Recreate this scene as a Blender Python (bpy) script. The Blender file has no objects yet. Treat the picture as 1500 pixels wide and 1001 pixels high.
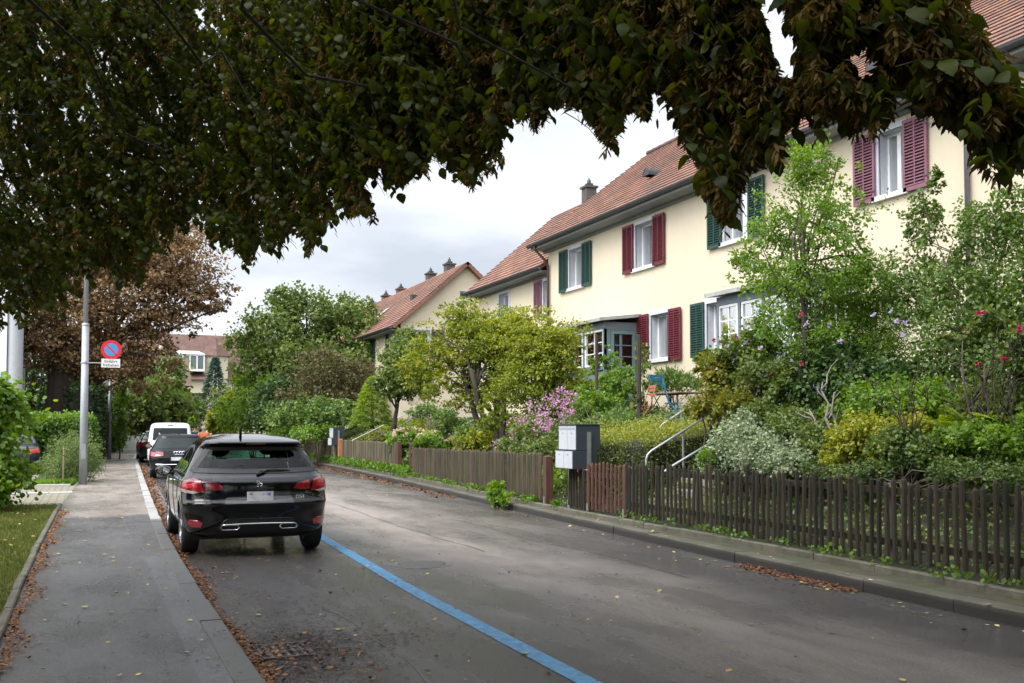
import bpy, bmesh, math, random
import numpy as np
from mathutils import Vector, Matrix
random.seed(7); rng = np.random.default_rng(11)
sc = bpy.context.scene
COL = sc.collection
R_ = math.radians

# ------------------------------------------------------------------ survey of the place (camera station -> metres)
PSI = R_(23.0); TH = R_(2.3); FPX = 1460.; PX = 750.; PY = 573.5; CH = 1.55
Fw = np.array((math.sin(PSI)*math.cos(TH), math.cos(PSI)*math.cos(TH), math.sin(TH)))
Rt = np.array((math.cos(PSI), -math.sin(PSI), 0.)); Up = np.cross(Rt, Fw)
CAM = np.array((0., 0., CH))
def ray(px, py): return Fw + Rt*((px-PX)/FPX) - Up*((py-PY)/FPX)
def onY(px, py, Y):
    d = ray(px, py); return CAM + d*(Y/d[1])
def onX(px, py, X):
    d = ray(px, py); return CAM + d*(X/d[0])
def onZ(px, py, z):
    d = ray(px, py); return CAM + d*((z-CH)/d[2])
def proj(P):
    P = np.asarray(P, float)-CAM; d = P@Fw; d = np.where(np.abs(d) < 1e-6, 1e-6, d)
    return PX+FPX*(P@Rt)/d, PY-FPX*(P@Up)/d, d
def tab(t):
    xs = [a for a, b in t]; ys = [b for a, b in t]
    return lambda y: float(np.interp(y, xs, ys))
def smooth_tab(t):
    f = tab(t)
    return lambda y: sum(f(y+o) for o in (-3, -1.5, 0, 1.5, 3))/5
XL = smooth_tab([(-30, .95), (0, .95), (12, .98), (16, 1.08), (24, 1.32), (35, 1.68), (46, 2.05), (60, 2.45), (100, 5.0), (160, 11)])
XG = smooth_tab([(-30, -.52), (0, -.52), (14, -.52), (23, -.43), (28.7, -.27), (40, .08), (55, .6), (70, 1.2), (100, 3.6), (160, 11)])
XR = smooth_tab([(-30, 6.2), (0, 6.6), (6, 6.8), (10, 7.05), (14, 7.4), (18, 7.7), (24.5, 8.2), (31, 8.75), (40, 9.35), (48, 9.8), (60, 10.8), (100, 15), (160, 24)])
XF = smooth_tab([(-30, 6.9), (0, 7.15), (6.25, 7.44), (9, 7.7), (12, 7.8), (15.3, 7.86), (17, 7.98), (20, 8.3), (23, 8.62), (29, 9.15), (34, 9.55), (42, 9.9), (54, 10.65), (70, 12), (100, 16.2), (160, 26)])
def gz(x, y):                       # garden terrain height
    d = x-XF(y)
    z = np.interp(d, [0, .3, 1.0, 2.0, 3.2, 5, 40], [.17, .25, .62, 1.25, 1.75, 2.05, 2.3])
    if y > 50: z = .2+(z-.2)*max(.45, 1-(y-50)/30*.5)
    return float(z)

# ------------------------------------------------------------------ tagging helpers
def tag(o, label=None, cat=None, group=None, kind=None):
    if label: o['label'] = label
    if cat: o['category'] = cat
    if group: o['group'] = group
    if kind: o['kind'] = kind
    return o
def empty(name, loc=(0, 0, 0), rz=0, label=None, cat=None, group=None):
    o = bpy.data.objects.new(name, None); COL.objects.link(o)
    o.location = loc; o.rotation_euler = (0, 0, rz); o.empty_display_size = .2
    return tag(o, label, cat, group)
def copy_thing(root, loc, rz=0, label=None, group=None):
    def rec(o, par):
        c = o.copy(); COL.objects.link(c); c.parent = par
        for ch in list(o.children):
            rec(ch, c)
        return c
    c = rec(root, None); c.location = loc; c.rotation_euler = (0, 0, rz)
    return tag(c, label, None, group)

# ------------------------------------------------------------------ mesh builder
class MB:
    def __init__(s): s.v = []; s.f = []; s.m = []; s.cur = 0
    def add(s, vs, fs):
        b = len(s.v); s.v += [tuple(map(float, p)) for p in vs]
        for f in fs: s.f.append(tuple(b+i for i in f)); s.m.append(s.cur)
        return s
    def box(s, lo, hi, M=None):
        x0, y0, z0 = lo; x1, y1, z1 = hi
        vs = [(x0,y0,z0),(x1,y0,z0),(x1,y1,z0),(x0,y1,z0),(x0,y0,z1),(x1,y0,z1),(x1,y1,z1),(x0,y1,z1)]
        if M is not None: vs = [tuple(M@Vector(p)) for p in vs]
        return s.add(vs, [(0,3,2,1),(4,5,6,7),(0,1,5,4),(1,2,6,5),(2,3,7,6),(3,0,4,7)])
    def cbox(s, c, d, M=None):
        return s.box([c[i]-d[i]/2 for i in range(3)], [c[i]+d[i]/2 for i in range(3)], M)
    def tube(s, pts, r, n=8, caps=True):
        pts = [Vector(p) for p in pts]; rs = r if hasattr(r, '__len__') else [r]*len(pts)
        rings = []; u = None
        for i, p in enumerate(pts):
            a = pts[max(0, i-1)]; b = pts[min(len(pts)-1, i+1)]; d = (b-a)
            d = d.normalized() if d.length > 1e-9 else Vector((0, 0, 1))
            if u is None:
                u = d.orthogonal().normalized()
            else:
                u = (u-d*u.dot(d)); u = u.normalized() if u.length > 1e-6 else d.orthogonal().normalized()
            w = d.cross(u)
            rings.append([tuple(p+(u*math.cos(2*math.pi*k/n)+w*math.sin(2*math.pi*k/n))*rs[i]) for k in range(n)])
        vs = [q for ring in rings for q in ring]; fs = []
        for i in range(len(rings)-1):
            for k in range(n):
                k2 = (k+1) % n; fs.append((i*n+k, i*n+k2, (i+1)*n+k2, (i+1)*n+k))
        if caps:
            fs.append(tuple(range(n-1, -1, -1))); fs.append(tuple((len(rings)-1)*n+k for k in range(n)))
        return s.add(vs, fs)
    def lathe(s, prof, c=(0, 0, 0), axis='z', n=24):
        vs = []; fs = []
        for r, h in prof:
            for k in range(n):
                a = 2*math.pi*k/n; p = (r*math.cos(a), r*math.sin(a), h)
                if axis == 'x': p = (p[2], p[0], p[1])
                if axis == 'y': p = (p[1], p[2], p[0])
                vs.append((p[0]+c[0], p[1]+c[1], p[2]+c[2]))
        for i in range(len(prof)-1):
            for k in range(n):
                k2 = (k+1) % n; fs.append((i*n+k, i*n+k2, (i+1)*n+k2, (i+1)*n+k))
        return s.add(vs, fs)
    def grid(s, P):                     # P: rows of points
        nr = len(P); nc = len(P[0]); vs = [p for r in P for p in r]
        return s.add(vs, [(i*nc+j, i*nc+j+1, (i+1)*nc+j+1, (i+1)*nc+j) for i in range(nr-1) for j in range(nc-1)])
    def sphere(s, c, r, n=10, sz=1.):
        prof = [(max(1e-4, r*math.sin(math.pi*i/n)), -r*sz*math.cos(math.pi*i/n)) for i in range(n+1)]
        return s.lathe(prof, c, n=max(8, n+2))
    def build(s, name, mats, parent=None, smooth=False, bevel=0):
        me = bpy.data.meshes.new(name); me.from_pydata(s.v, [], s.f)
        mats = mats if isinstance(mats, (list, tuple)) else [mats]
        for m in mats: me.materials.append(m)
        if len(mats) > 1: me.polygons.foreach_set('material_index', s.m)
        if smooth: me.polygons.foreach_set('use_smooth', [True]*len(me.polygons))
        me.validate(); me.update()
        o = bpy.data.objects.new(name, me); COL.objects.link(o)
        if parent is not None: o.parent = parent
        if bevel:
            b = o.modifiers.new('b', 'BEVEL'); b.width = bevel; b.segments = 2; b.limit_method = 'ANGLE'; b.angle_limit = R_(40)
        return o
def autosmooth(o, ang=35):
    me = o.data; bm = bmesh.new(); bm.from_mesh(me)
    bmesh.ops.recalc_face_normals(bm, faces=bm.faces)
    for e in bm.edges:
        e.smooth = not (len(e.link_faces) == 2 and e.calc_face_angle(0) > R_(ang))
    for f in bm.faces: f.smooth = True
    bm.to_mesh(me); bm.free(); return o

# ------------------------------------------------------------------ materials
MATS = {}
def mat(name, col=(.5, .5, .5), rough=.6, metal=0, spec=.5, var=0., vscale=4., bump=0., bscale=40., coat=0., trans=0., emis=None, dirt=None, dscale=1.5, stretch=None, alpha=1., rvar=0.):
    if name in MATS: return MATS[name]
    m = bpy.data.materials.new(name); m.use_nodes = True; N = m.node_tree.nodes; L = m.node_tree.links
    b = N['Principled BSDF']; b.inputs['Base Color'].default_value = (*col, 1); b.inputs['Roughness'].default_value = rough
    b.inputs['Metallic'].default_value = metal; b.inputs['Specular IOR Level'].default_value = spec
    b.inputs['Coat Weight'].default_value = coat; b.inputs['Coat Roughness'].default_value = .03
    b.inputs['Transmission Weight'].default_value = trans
    if emis: b.inputs['Emission Color'].default_value = (*emis[0], 1); b.inputs['Emission Strength'].default_value = emis[1]
    tc = N.new('ShaderNodeTexCoord'); mp = N.new('ShaderNodeMapping'); L.new(tc.outputs['Object'], mp.inputs['Vector'])
    if stretch: mp.inputs['Scale'].default_value = stretch
    src = None
    if var or dirt:
        c0 = N.new('ShaderNodeRGB'); c0.outputs[0].default_value = (*col, 1); src = c0.outputs[0]
    if var:
        n = N.new('ShaderNodeTexNoise'); n.inputs['Scale'].default_value = vscale; n.inputs['Detail'].default_value = 6; n.inputs['Roughness'].default_value = .65
        L.new(mp.outputs[0], n.inputs['Vector'])
        mr = N.new('ShaderNodeMapRange'); mr.inputs[1].default_value = .3; mr.inputs[2].default_value = .7
        mr.inputs[3].default_value = 1-var; mr.inputs[4].default_value = 1+var; L.new(n.outputs['Fac'], mr.inputs[0])
        mx = N.new('ShaderNodeVectorMath'); mx.operation = 'SCALE'; L.new(src, mx.inputs[0]); L.new(mr.outputs[0], mx.inputs['Scale']); src = mx.outputs[0]
    if dirt:
        n = N.new('ShaderNodeTexNoise'); n.inputs['Scale'].default_value = dscale; n.inputs['Detail'].default_value = 7; n.inputs['Roughness'].default_value = .7
        L.new(mp.outputs[0], n.inputs['Vector'])
        mr = N.new('ShaderNodeMapRange'); mr.inputs[1].default_value = .48; mr.inputs[2].default_value = .68; mr.inputs[4].default_value = dirt[1]; L.new(n.outputs['Fac'], mr.inputs[0])
        mx = N.new('ShaderNodeMix'); mx.data_type = 'RGBA'; L.new(mr.outputs[0], mx.inputs[0]); L.new(src, mx.inputs[6]); mx.inputs[7].default_value = (*dirt[0], 1); src = mx.outputs[2]
    if src is not None: L.new(src, b.inputs['Base Color'])
    if rvar:
        n = N.new('ShaderNodeTexNoise'); n.inputs['Scale'].default_value = 1.2; n.inputs['Detail'].default_value = 5; L.new(mp.outputs[0], n.inputs['Vector'])
        mr = N.new('ShaderNodeMapRange'); mr.inputs[1].default_value = .35; mr.inputs[2].default_value = .65; mr.inputs[3].default_value = rough-rvar; mr.inputs[4].default_value = rough+rvar
        L.new(n.outputs['Fac'], mr.inputs[0]); L.new(mr.outputs[0], b.inputs['Roughness'])
    if bump:
        n = N.new('ShaderNodeTexNoise'); n.inputs['Scale'].default_value = bscale; n.inputs['Detail'].default_value = 5; L.new(mp.outputs[0], n.inputs['Vector'])
        bp = N.new('ShaderNodeBump'); bp.inputs['Strength'].default_value = bump; bp.inputs['Distance'].default_value = .02; L.new(n.outputs['Fac'], bp.inputs['Height']); L.new(bp.outputs[0], b.inputs['Normal'])
    MATS[name] = m; return m
def leafmat(name, cols, rough=.45, transl=.35, spec=.4):
    """per-leaf colour from the mesh attribute 'v' (0..1), translucent leaves"""
    if name in MATS: return MATS[name]
    m = bpy.data.materials.new(name); m.use_nodes = True; N = m.node_tree.nodes; L = m.node_tree.links
    b = N['Principled BSDF']; b.inputs['Roughness'].default_value = rough; b.inputs['Specular IOR Level'].default_value = spec
    at = N.new('ShaderNodeAttribute'); at.attribute_name = 'v'
    cr = N.new('ShaderNodeValToRGB'); e = cr.color_ramp.elements
    while len(e) < len(cols): e.new(.5)
    for i, c in enumerate(cols): e[i].position = i/(len(cols)-1); e[i].color = (*c, 1)
    L.new(at.outputs['Fac'], cr.inputs[0]); L.new(cr.outputs[0], b.inputs['Base Color'])
    out = N['Material Output']
    if transl:
        t = N.new('ShaderNodeBsdfTranslucent'); hs = N.new('ShaderNodeHueSaturation'); hs.inputs['Value'].default_value = 1.5; hs.inputs['Saturation'].default_value = 1.15; hs.inputs['Hue'].default_value = .485
        L.new(cr.outputs[0], hs.inputs['Color']); L.new(hs.outputs[0], t.inputs['Color'])
        mx = N.new('ShaderNodeMixShader'); mx.inputs[0].default_value = transl; L.new(b.outputs[0], mx.inputs[1]); L.new(t.outputs[0], mx.inputs[2]); L.new(mx.outputs[0], out.inputs['Surface'])
    MATS[name] = m; return m

# ------------------------------------------------------------------ foliage (numpy)
# leaf templates: x across, y along the leaf, z normal.
T_LEAF = (np.array([(0,0,0),(.0,.5,.05),(0,1,0),(-.36,.2,.0),(-.45,.48,-.03),(-.26,.8,-.02),(.36,.2,.0),(.45,.48,-.03),(.26,.8,-.02)]), [(0,3,4,1),(4,5,2,1),(0,1,7,6),(1,2,8,7)])
def big_leaf():
    n = 9; R = []; V = []; F = []
    for i in range(n+1):
        t = i/n; w = .36*math.sin(math.pi*t**.80)**.95 if 0 < t < 1 else 0
        z = .10*math.sin(t*math.pi)-.16*t*t; ser = (.03 if i % 2 else -.012)
        V += [(0, t, z), (-(w+ser*(0 < t < 1)), t-.015*(i % 2), z-.10*w-.02*(i % 2)), ((w+ser*(0 < t < 1)), t-.015*(i % 2), z-.10*w+.02*(i % 2))]
    for i in range(n): F += [(3*i, 3*i+1, 3*i+4, 3*i+3), (3*i, 3*i+3, 3*i+5, 3*i+2)]
    return np.array(V), F
T_BIG = big_leaf()
T_FOLD = (np.array([(0,0,0),(0,1,-.06),(-.4,.5,-.08),(.4,.5,-.08)]), [(0,2,1),(0,1,3)])
T_DIAM = (np.array([(0,0,0),(-.38,.45,0),(0,1,0),(.38,.45,0)]), [(0,3,2,1)])
T_NARROW = (np.array([(0,0,0),(-.13,.4,0),(0,1,-.05),(.13,.4,0)]), [(0,3,2,1)])
T_BRACT = (np.array([(0,0,0),(-.115,.3,.02),(-.085,.75,-.02),(0,1,-.04),(.085,.75,-.02),(.115,.3,.02)]), [(0,5,4,3,2,1)])
T_PETAL = (np.array([(0,0,0),(-.5,.5,.1),(0,1,.2),(.5,.5,.1)]), [(0,3,2,1)])
def norm(a): return a/np.maximum(np.linalg.norm(a, axis=-1, keepdims=True), 1e-9)
def leaves_object(name, pos, along, normal, size, tmpl, material, v=None, parent=None, smooth=False, width=1.0):
    tv, tf = tmpl; n = len(pos); k = len(tv)
    along = norm(along); side = norm(np.cross(along, normal)); nor = np.cross(side, along)
    size = np.broadcast_to(size, (n,))
    P = (pos[:, None, :] + (tv[None, :, 0:1]*side[:, None, :]*width + tv[None, :, 1:2]*along[:, None, :] + tv[None, :, 2:3]*nor[:, None, :])*size[:, None, None])
    me = bpy.data.meshes.new(name)
    me.vertices.add(n*k); me.vertices.foreach_set('co', P.reshape(-1).astype(np.float32))
    lens = np.array([len(f) for f in tf]); idx = np.array([i for f in tf for i in f])
    nl = len(idx); base = (np.arange(n)*k)[:, None]
    me.loops.add(n*nl); me.loops.foreach_set('vertex_index', (idx[None]+base).reshape(-1).astype(np.int32))
    me.polygons.add(n*len(tf)); st = np.concatenate([[0], np.cumsum(lens)[:-1]])
    me.polygons.foreach_set('loop_start', (st[None]+(np.arange(n)*nl)[:, None]).reshape(-1).astype(np.int32))
    if v is None: v = rng.random(n)
    a = me.attributes.new('v', 'FLOAT', 'POINT'); a.data.foreach_set('value', np.repeat(np.clip(v, 0, 1), k).astype(np.float32))
    me.materials.append(material); me.update(calc_edges=True)
    o = bpy.data.objects.new(name, me); COL.objects.link(o)
    if parent is not None: o.parent = parent
    return o
def rdir(n): return norm(rng.normal(size=(n, 3)))
def sample_crown(lobes, n, clump=.13, per=28, rough=.25, hollow=.45, flat=1.):
    """points grouped in clumps through the outer volume of several ellipsoidal lobes"""
    L = np.array(lobes, float); w = (L[:, 3]*L[:, 4]*L[:, 5])**(2/3); w /= w.sum()
    nc = max(3, n//per)
    li = rng.choice(len(L), nc, p=w); d = rdir(nc)
    rr = hollow+(1-hollow)*rng.random(nc)**.5
    ph = rng.random(3)*6
    wob = 1+rough*(np.sin(d[:, 0]*5+ph[0]+li)*np.sin(d[:, 1]*6+ph[1])*1.2+.5*np.sin(d[:, 2]*11+ph[2]+d[:, 0]*9))
    c = L[li, :3]+d*L[li, 3:6]*(rr*wob)[:, None]
    ci = rng.integers(0, nc, n); R = L[li, 3:6].mean(axis=1)
    sg = (R*clump*(.6+.8*rng.random(nc)))[ci]
    off = rng.normal(size=(n, 3)); off[:, 2] *= flat
    P = c[ci]+off*sg[:, None]
    outw = norm(P-L[li[ci], :3])
    cv = rng.random(nc)[ci]
    return P, outw, cv, c, li
def crown(name, lobes, n, size, tmpl, material, parent=None, clump=.13, per=28, droop=.3, rough=.25, hollow=.45, origin=None, up=.6, flat=1., cvw=.5, zg=.0, width=1.0):
    P, outw, cv, c, li = sample_crown(lobes, n, clump, per, rough, hollow, flat)
    if origin is not None: P0 = P-np.array(origin)
    else: P0 = P
    al = norm(outw*.6+rng.normal(size=P.shape)*.7+np.array((0, 0, -droop)))
    nr = norm(outw*.35+np.array((0, 0, up))+rng.normal(size=P.shape)*.55)
    sz = size*(.65+.7*rng.random(len(P)))
    v = cv*cvw+rng.random(len(P))*(1-cvw)
    if zg:
        zz = (P[:, 2]-P[:, 2].min())/(np.ptp(P[:, 2])+1e-6); v = v*(1-zg)+zz*zg
    o = leaves_object(name, P0, al, nr, sz, tmpl, material, v, parent, width=width)
    return o, c
def curve_pts(a, b, sag=0., n=5, wob=.0):
    a = np.array(a, float); b = np.array(b, float); L = np.linalg.norm(b-a); out = []
    for i in range(n+1):
        t = i/n; p = a+(b-a)*t; p[2] += sag*4*t*(1-t)*L
        if 0 < i < n: p += rng.normal(size=3)*wob*L*.5
        out.append(tuple(p))
    return out
def tree(name, label, cat, base, h_trunk, r, lobes, n, size, leafm, barkm, tmpl=T_DIAM, limbs=10, group=None, stems=1, spread=.25, limb_r=.35, **kw):
    """tapered trunk with limbs reaching into the clumps, crown of separate leaves; an Empty at the foot"""
    root = empty(name, base, 0, label, cat, group); b = np.array(base, float)
    _, c = crown('crown', lobes, n, size, tmpl, leafm, root, origin=base, **kw)
    tb = MB(); top = np.array((np.mean([l[0] for l in lobes]), np.mean([l[1] for l in lobes]), b[2]+h_trunk))
    k = 0
    for s_ in range(stems):
        a = s_*2*math.pi/stems+.7
        foot = np.array((math.cos(a), math.sin(a), 0))*(r*1.6 if stems > 1 else 0)
        tp = (top-b)*np.array((.6, .6, 1))+(np.array((math.cos(a), math.sin(a), 0))*spread*h_trunk if stems > 1 else 0)
        pts = curve_pts(foot-np.array((0, 0, .15)), tp, 0, 6, .03); rr = [r*(1.35 if i == 0 else 1-.5*i/6) for i in range(7)]
        tb.tube(pts, rr, 9)
        sel = c[rng.choice(len(c), min(len(c), max(1, limbs//stems)), replace=False)]-b
        for e in sel:
            st = np.array(pts[rng.integers(3, 7)])
            if e[2] < st[2]*.6: st = np.array(pts[2])
            tb.tube(curve_pts(st, e, .06, 4, .06), [r*limb_r*(1-.8*i/4)+.004 for i in range(5)], 6); k += 1
    tb.build('trunk', barkm, root, smooth=True)
    return root

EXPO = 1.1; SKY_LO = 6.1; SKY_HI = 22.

# ------------------------------------------------------------------ camera, world, sun
cam = bpy.data.objects.new('camera', bpy.data.cameras.new('camera')); COL.objects.link(cam); sc.camera = cam
cam.data.sensor_width = 36; cam.data.lens = 36*FPX/1500; cam.data.shift_y = (PY-500.5)/1500
cam.location = (0, 0, CH); cam.data.clip_end = 2000; cam.data.clip_start = .05
Mx = Matrix((( Rt[0], Up[0], -Fw[0]), (Rt[1], Up[1], -Fw[1]), (Rt[2], Up[2], -Fw[2])))
cam.rotation_euler = Mx.to_euler()
sc.view_settings.view_transform = 'Standard'; sc.view_settings.look = 'None'; sc.view_settings.exposure = EXPO; sc.view_settings.gamma = 1
SUN_EL = R_(52); SUN_AZ = R_(248)            # compass azimuth from +Y towards +X
sdir = Vector((math.sin(SUN_AZ)*math.cos(SUN_EL), math.cos(SUN_AZ)*math.cos(SUN_EL), math.sin(SUN_EL)))
sun = bpy.data.objects.new('sun', bpy.data.lights.new('sun', 'SUN')); COL.objects.link(sun)
sun.data.energy = 1.5; sun.data.angle = R_(32); sun.data.color = (1, .96, .9)
sun.rotation_euler = sdir.to_track_quat('Z', 'Y').to_euler()
w = bpy.data.worlds.new("World"); sc.world = w; w.use_nodes = True
N = w.node_tree.nodes; L = w.node_tree.links; bg = N['Background']; bg.inputs['Strength'].default_value = .1
sky = N.new('ShaderNodeTexSky'); sky.sky_type = 'NISHITA'; sky.sun_disc = False; sky.sun_elevation = SUN_EL; sky.sun_rotation = SUN_AZ
tc = N.new('ShaderNodeTexCoord')
mp = N.new('ShaderNodeMapping'); mp.inputs['Scale'].default_value = (1.6, 1.6, 6.0); mp.inputs['Location'].default_value = (3.1, 1.7, .35); L.new(tc.outputs['Generated'], mp.inputs[0])
nz = N.new('ShaderNodeTexNoise'); nz.inputs['Scale'].default_value = 1.5; nz.inputs['Detail'].default_value = 7; nz.inputs['Roughness'].default_value = .52; L.new(mp.outputs[0], nz.inputs['Vector'])
cr = N.new('ShaderNodeValToRGB'); e = cr.color_ramp.elements
e[0].position = .34; e[0].color = (.54, .58, .65, 1); e[1].position = .68; e[1].color = (.86, .88, .93, 1); k = e.new(.5); k.color = (.78, .81, .87, 1)
L.new(nz.outputs['Fac'], cr.inputs[0])
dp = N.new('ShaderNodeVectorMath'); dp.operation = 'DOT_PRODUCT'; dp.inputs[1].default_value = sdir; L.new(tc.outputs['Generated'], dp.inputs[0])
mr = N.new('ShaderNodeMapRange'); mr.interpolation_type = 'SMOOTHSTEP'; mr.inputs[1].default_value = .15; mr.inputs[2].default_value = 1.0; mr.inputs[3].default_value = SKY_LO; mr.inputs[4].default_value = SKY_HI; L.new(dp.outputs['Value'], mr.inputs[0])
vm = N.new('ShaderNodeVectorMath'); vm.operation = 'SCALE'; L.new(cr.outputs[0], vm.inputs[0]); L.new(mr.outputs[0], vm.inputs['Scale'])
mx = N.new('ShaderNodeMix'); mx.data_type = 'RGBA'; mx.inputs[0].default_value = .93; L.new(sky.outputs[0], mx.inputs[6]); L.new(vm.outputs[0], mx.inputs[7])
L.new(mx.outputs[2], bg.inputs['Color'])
sc.cycles.use_denoising = True; sc.cycles.max_bounces = 7; sc.cycles.diffuse_bounces = 4; sc.cycles.glossy_bounces = 3; sc.cycles.transmission_bounces = 6; sc.cycles.transparent_max_bounces = 8; sc.cycles.caustics_reflective = False; sc.cycles.caustics_refractive = False

# ------------------------------------------------------------------ node shorthand for surfaces with real patches
class NT:
    def __init__(s, name, rough=.6):
        s.m = bpy.data.materials.new(name); s.m.use_nodes = True; s.N = s.m.node_tree.nodes; s.L = s.m.node_tree.links; s.b = s.N['Principled BSDF']
        s.tc = s.N.new('ShaderNodeTexCoord'); s.b.inputs['Roughness'].default_value = rough
    def noise(s, scale, detail=6, rough=.6, stretch=(1, 1, 1), lo=.3, hi=.7, o0=0., o1=1., loc=(0, 0, 0)):
        mp = s.N.new('ShaderNodeMapping'); mp.inputs['Scale'].default_value = stretch; mp.inputs['Location'].default_value = loc; s.L.new(s.tc.outputs['Object'], mp.inputs[0])
        n = s.N.new('ShaderNodeTexNoise'); n.inputs['Scale'].default_value = scale; n.inputs['Detail'].default_value = detail; n.inputs['Roughness'].default_value = rough; s.L.new(mp.outputs[0], n.inputs['Vector'])
        return s.rng(n.outputs['Fac'], lo, hi, o0, o1)
    def rng(s, src, lo, hi, o0=0., o1=1.):
        r = s.N.new('ShaderNodeMapRange'); s.L.new(src, r.inputs[0]); r.inputs[1].default_value = lo; r.inputs[2].default_value = hi; r.inputs[3].default_value = o0; r.inputs[4].default_value = o1; return r.outputs[0]
    def coord(s, ax, jitter=0., js=1.5):
        x = s.N.new('ShaderNodeSeparateXYZ'); s.L.new(s.tc.outputs['Object'], x.inputs[0]); o = x.outputs[ax]
        if jitter:
            n = s.noise(js, 5, .6, (1, 1, 1), .3, .7, -jitter, jitter); o = s.math('ADD', o, n)
        return o
    def math(s, op, a, b=None):
        m = s.N.new('ShaderNodeMath'); m.operation = op
        for i, q in enumerate((a, b)):
            if q is None: continue
            if hasattr(q, 'node'): s.L.new(q, m.inputs[i])
            else: m.inputs[i].default_value = q
        return m.outputs[0]
    def mix(s, f, a, b):
        m = s.N.new('ShaderNodeMix'); m.data_type = 'RGBA'
        for i, q in ((0, f), (6, a), (7, b)):
            if hasattr(q, 'node'): s.L.new(q, m.inputs[i])
            elif i == 0: m.inputs[0].default_value = q
            else: m.inputs[i].default_value = (*q, 1)
        return m.outputs[2]
    def bump(s, h, strength=.3, dist=.01):
        b = s.N.new('ShaderNodeBump'); b.inputs['Strength'].default_value = strength; b.inputs['Distance'].default_value = dist; s.L.new(h, b.inputs['Height']); s.L.new(b.outputs[0], s.b.inputs['Normal'])
    def done(s, col, rough=None):
        s.L.new(col, s.b.inputs['Base Color'])
        if rough is not None: s.L.new(rough, s.b.inputs['Roughness'])
        return s.m

# road: worn asphalt, paler dusty crown, darker damp parking lane
t = NT('asphalt_road')
grit = t.math('MULTIPLY', t.noise(170, 3, .8, lo=.25, hi=.75, o0=.45, o1=1.8), t.noise(48, 2, .9, lo=.3, hi=.72, o0=.5, o1=1.75)); big = t.noise(.5, 6, .65, (1.5, .34, 1), .40, .60); fine = t.noise(3.5, 6, .7, (1.4, .4, 1), .35, .65)
xx = t.coord(0, .35, .8); lane = t.math('MULTIPLY', t.rng(xx, 3.2, 4.3), t.rng(xx, 6.1, 4.9)); wide = t.math('MULTIPLY', t.rng(xx, 2.6, 4.2), t.rng(xx, 8.6, 6.4)); yy = t.coord(1, 2.0, .5); farw = t.rng(yy, 8, 24)
dry = t.math('ADD', t.math('MULTIPLY', lane, t.math('ADD', .30, t.math('MULTIPLY', big, .35))), t.math('MULTIPLY', wide, t.math('MULTIPLY', farw, t.math('ADD', .35, t.math('MULTIPLY', big, .4)))))
dry = t.math('MINIMUM', dry, 1.)
c = t.mix(dry, (.045, .040, .037), (.235, .198, .172)); c = t.mix(t.math('MULTIPLY', fine, .30), c, (.040, .037, .037))
sc_ = t.N.new('ShaderNodeVectorMath'); sc_.operation = 'SCALE'; t.L.new(c, sc_.inputs[0]); t.L.new(grit, sc_.inputs['Scale'])
wet = t.noise(.9, 5, .6, (1.5, .35, 1), .42, .58, .0, .24); rr = t.math('SUBTRACT', t.math('ADD', .34, t.math('MULTIPLY', dry, .28)), wet)
t.bump(t.noise(110, 4, .8), .6, .006); M_ROAD = t.done(sc_.outputs[0], rr)
# footway: darker recent asphalt near, pale old asphalt beyond
t = NT('asphalt_footway')
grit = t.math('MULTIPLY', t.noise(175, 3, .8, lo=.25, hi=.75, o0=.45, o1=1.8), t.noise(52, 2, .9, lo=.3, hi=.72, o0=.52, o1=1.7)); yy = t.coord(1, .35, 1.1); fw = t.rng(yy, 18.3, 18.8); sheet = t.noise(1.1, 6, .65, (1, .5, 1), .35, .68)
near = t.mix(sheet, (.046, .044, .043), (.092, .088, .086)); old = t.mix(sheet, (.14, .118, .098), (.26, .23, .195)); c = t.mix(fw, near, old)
xx = t.coord(0); strip = t.math('MULTIPLY', t.rng(xx, .615, .62), t.rng(yy, 12.6, 12.3)); c = t.mix(t.math('MULTIPLY', strip, .30), c, (.145, .148, .155))
mud = t.math('MULTIPLY', t.rng(t.coord(0, .12, 3), -.22, -.42), .6); c = t.mix(mud, c, (.05, .038, .026))
sc_ = t.N.new('ShaderNodeVectorMath'); sc_.operation = 'SCALE'; t.L.new(c, sc_.inputs[0]); t.L.new(grit, sc_.inputs['Scale'])
wet = t.noise(1.3, 5, .6, (1.2, .6, 1), .42, .6, .0, .22); rr = t.math('SUBTRACT', .44, wet)
t.bump(t.noise(110, 4, .8), .6, .006); M_FOOT = t.done(sc_.outputs[0], rr)
# kerb granite: grimy near the trees, clean pale stone further on
t = NT('granite_kerb', .6)
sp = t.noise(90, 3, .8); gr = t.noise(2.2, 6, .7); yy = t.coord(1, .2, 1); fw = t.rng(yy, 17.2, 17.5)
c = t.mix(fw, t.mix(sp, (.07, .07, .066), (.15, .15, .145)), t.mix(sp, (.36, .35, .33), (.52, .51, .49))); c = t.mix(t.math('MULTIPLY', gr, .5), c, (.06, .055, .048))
t.bump(sp, .4, .006); M_KERBL = t.done(c)
t = NT('granite_kerb_mossy', .7)
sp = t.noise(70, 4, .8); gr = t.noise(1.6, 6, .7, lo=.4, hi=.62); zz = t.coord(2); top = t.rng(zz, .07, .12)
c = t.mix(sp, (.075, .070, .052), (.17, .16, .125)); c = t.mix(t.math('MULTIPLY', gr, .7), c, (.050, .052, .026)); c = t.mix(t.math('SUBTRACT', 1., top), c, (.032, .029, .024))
t.bump(sp, .6, .01); M_KERBR = t.done(c)
M_VERGE = mat('verge_earth', (.066, .055, .034), .9, var=.4, vscale=6, bump=.8, bscale=30, dirt=((.05, .075, .022), .9), dscale=2.2)
M_CONC = mat('weathered_concrete', (.125, .112, .085), .85, var=.3, vscale=5, bump=.5, bscale=50, dirt=((.06, .07, .035), .8), dscale=3)
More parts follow.
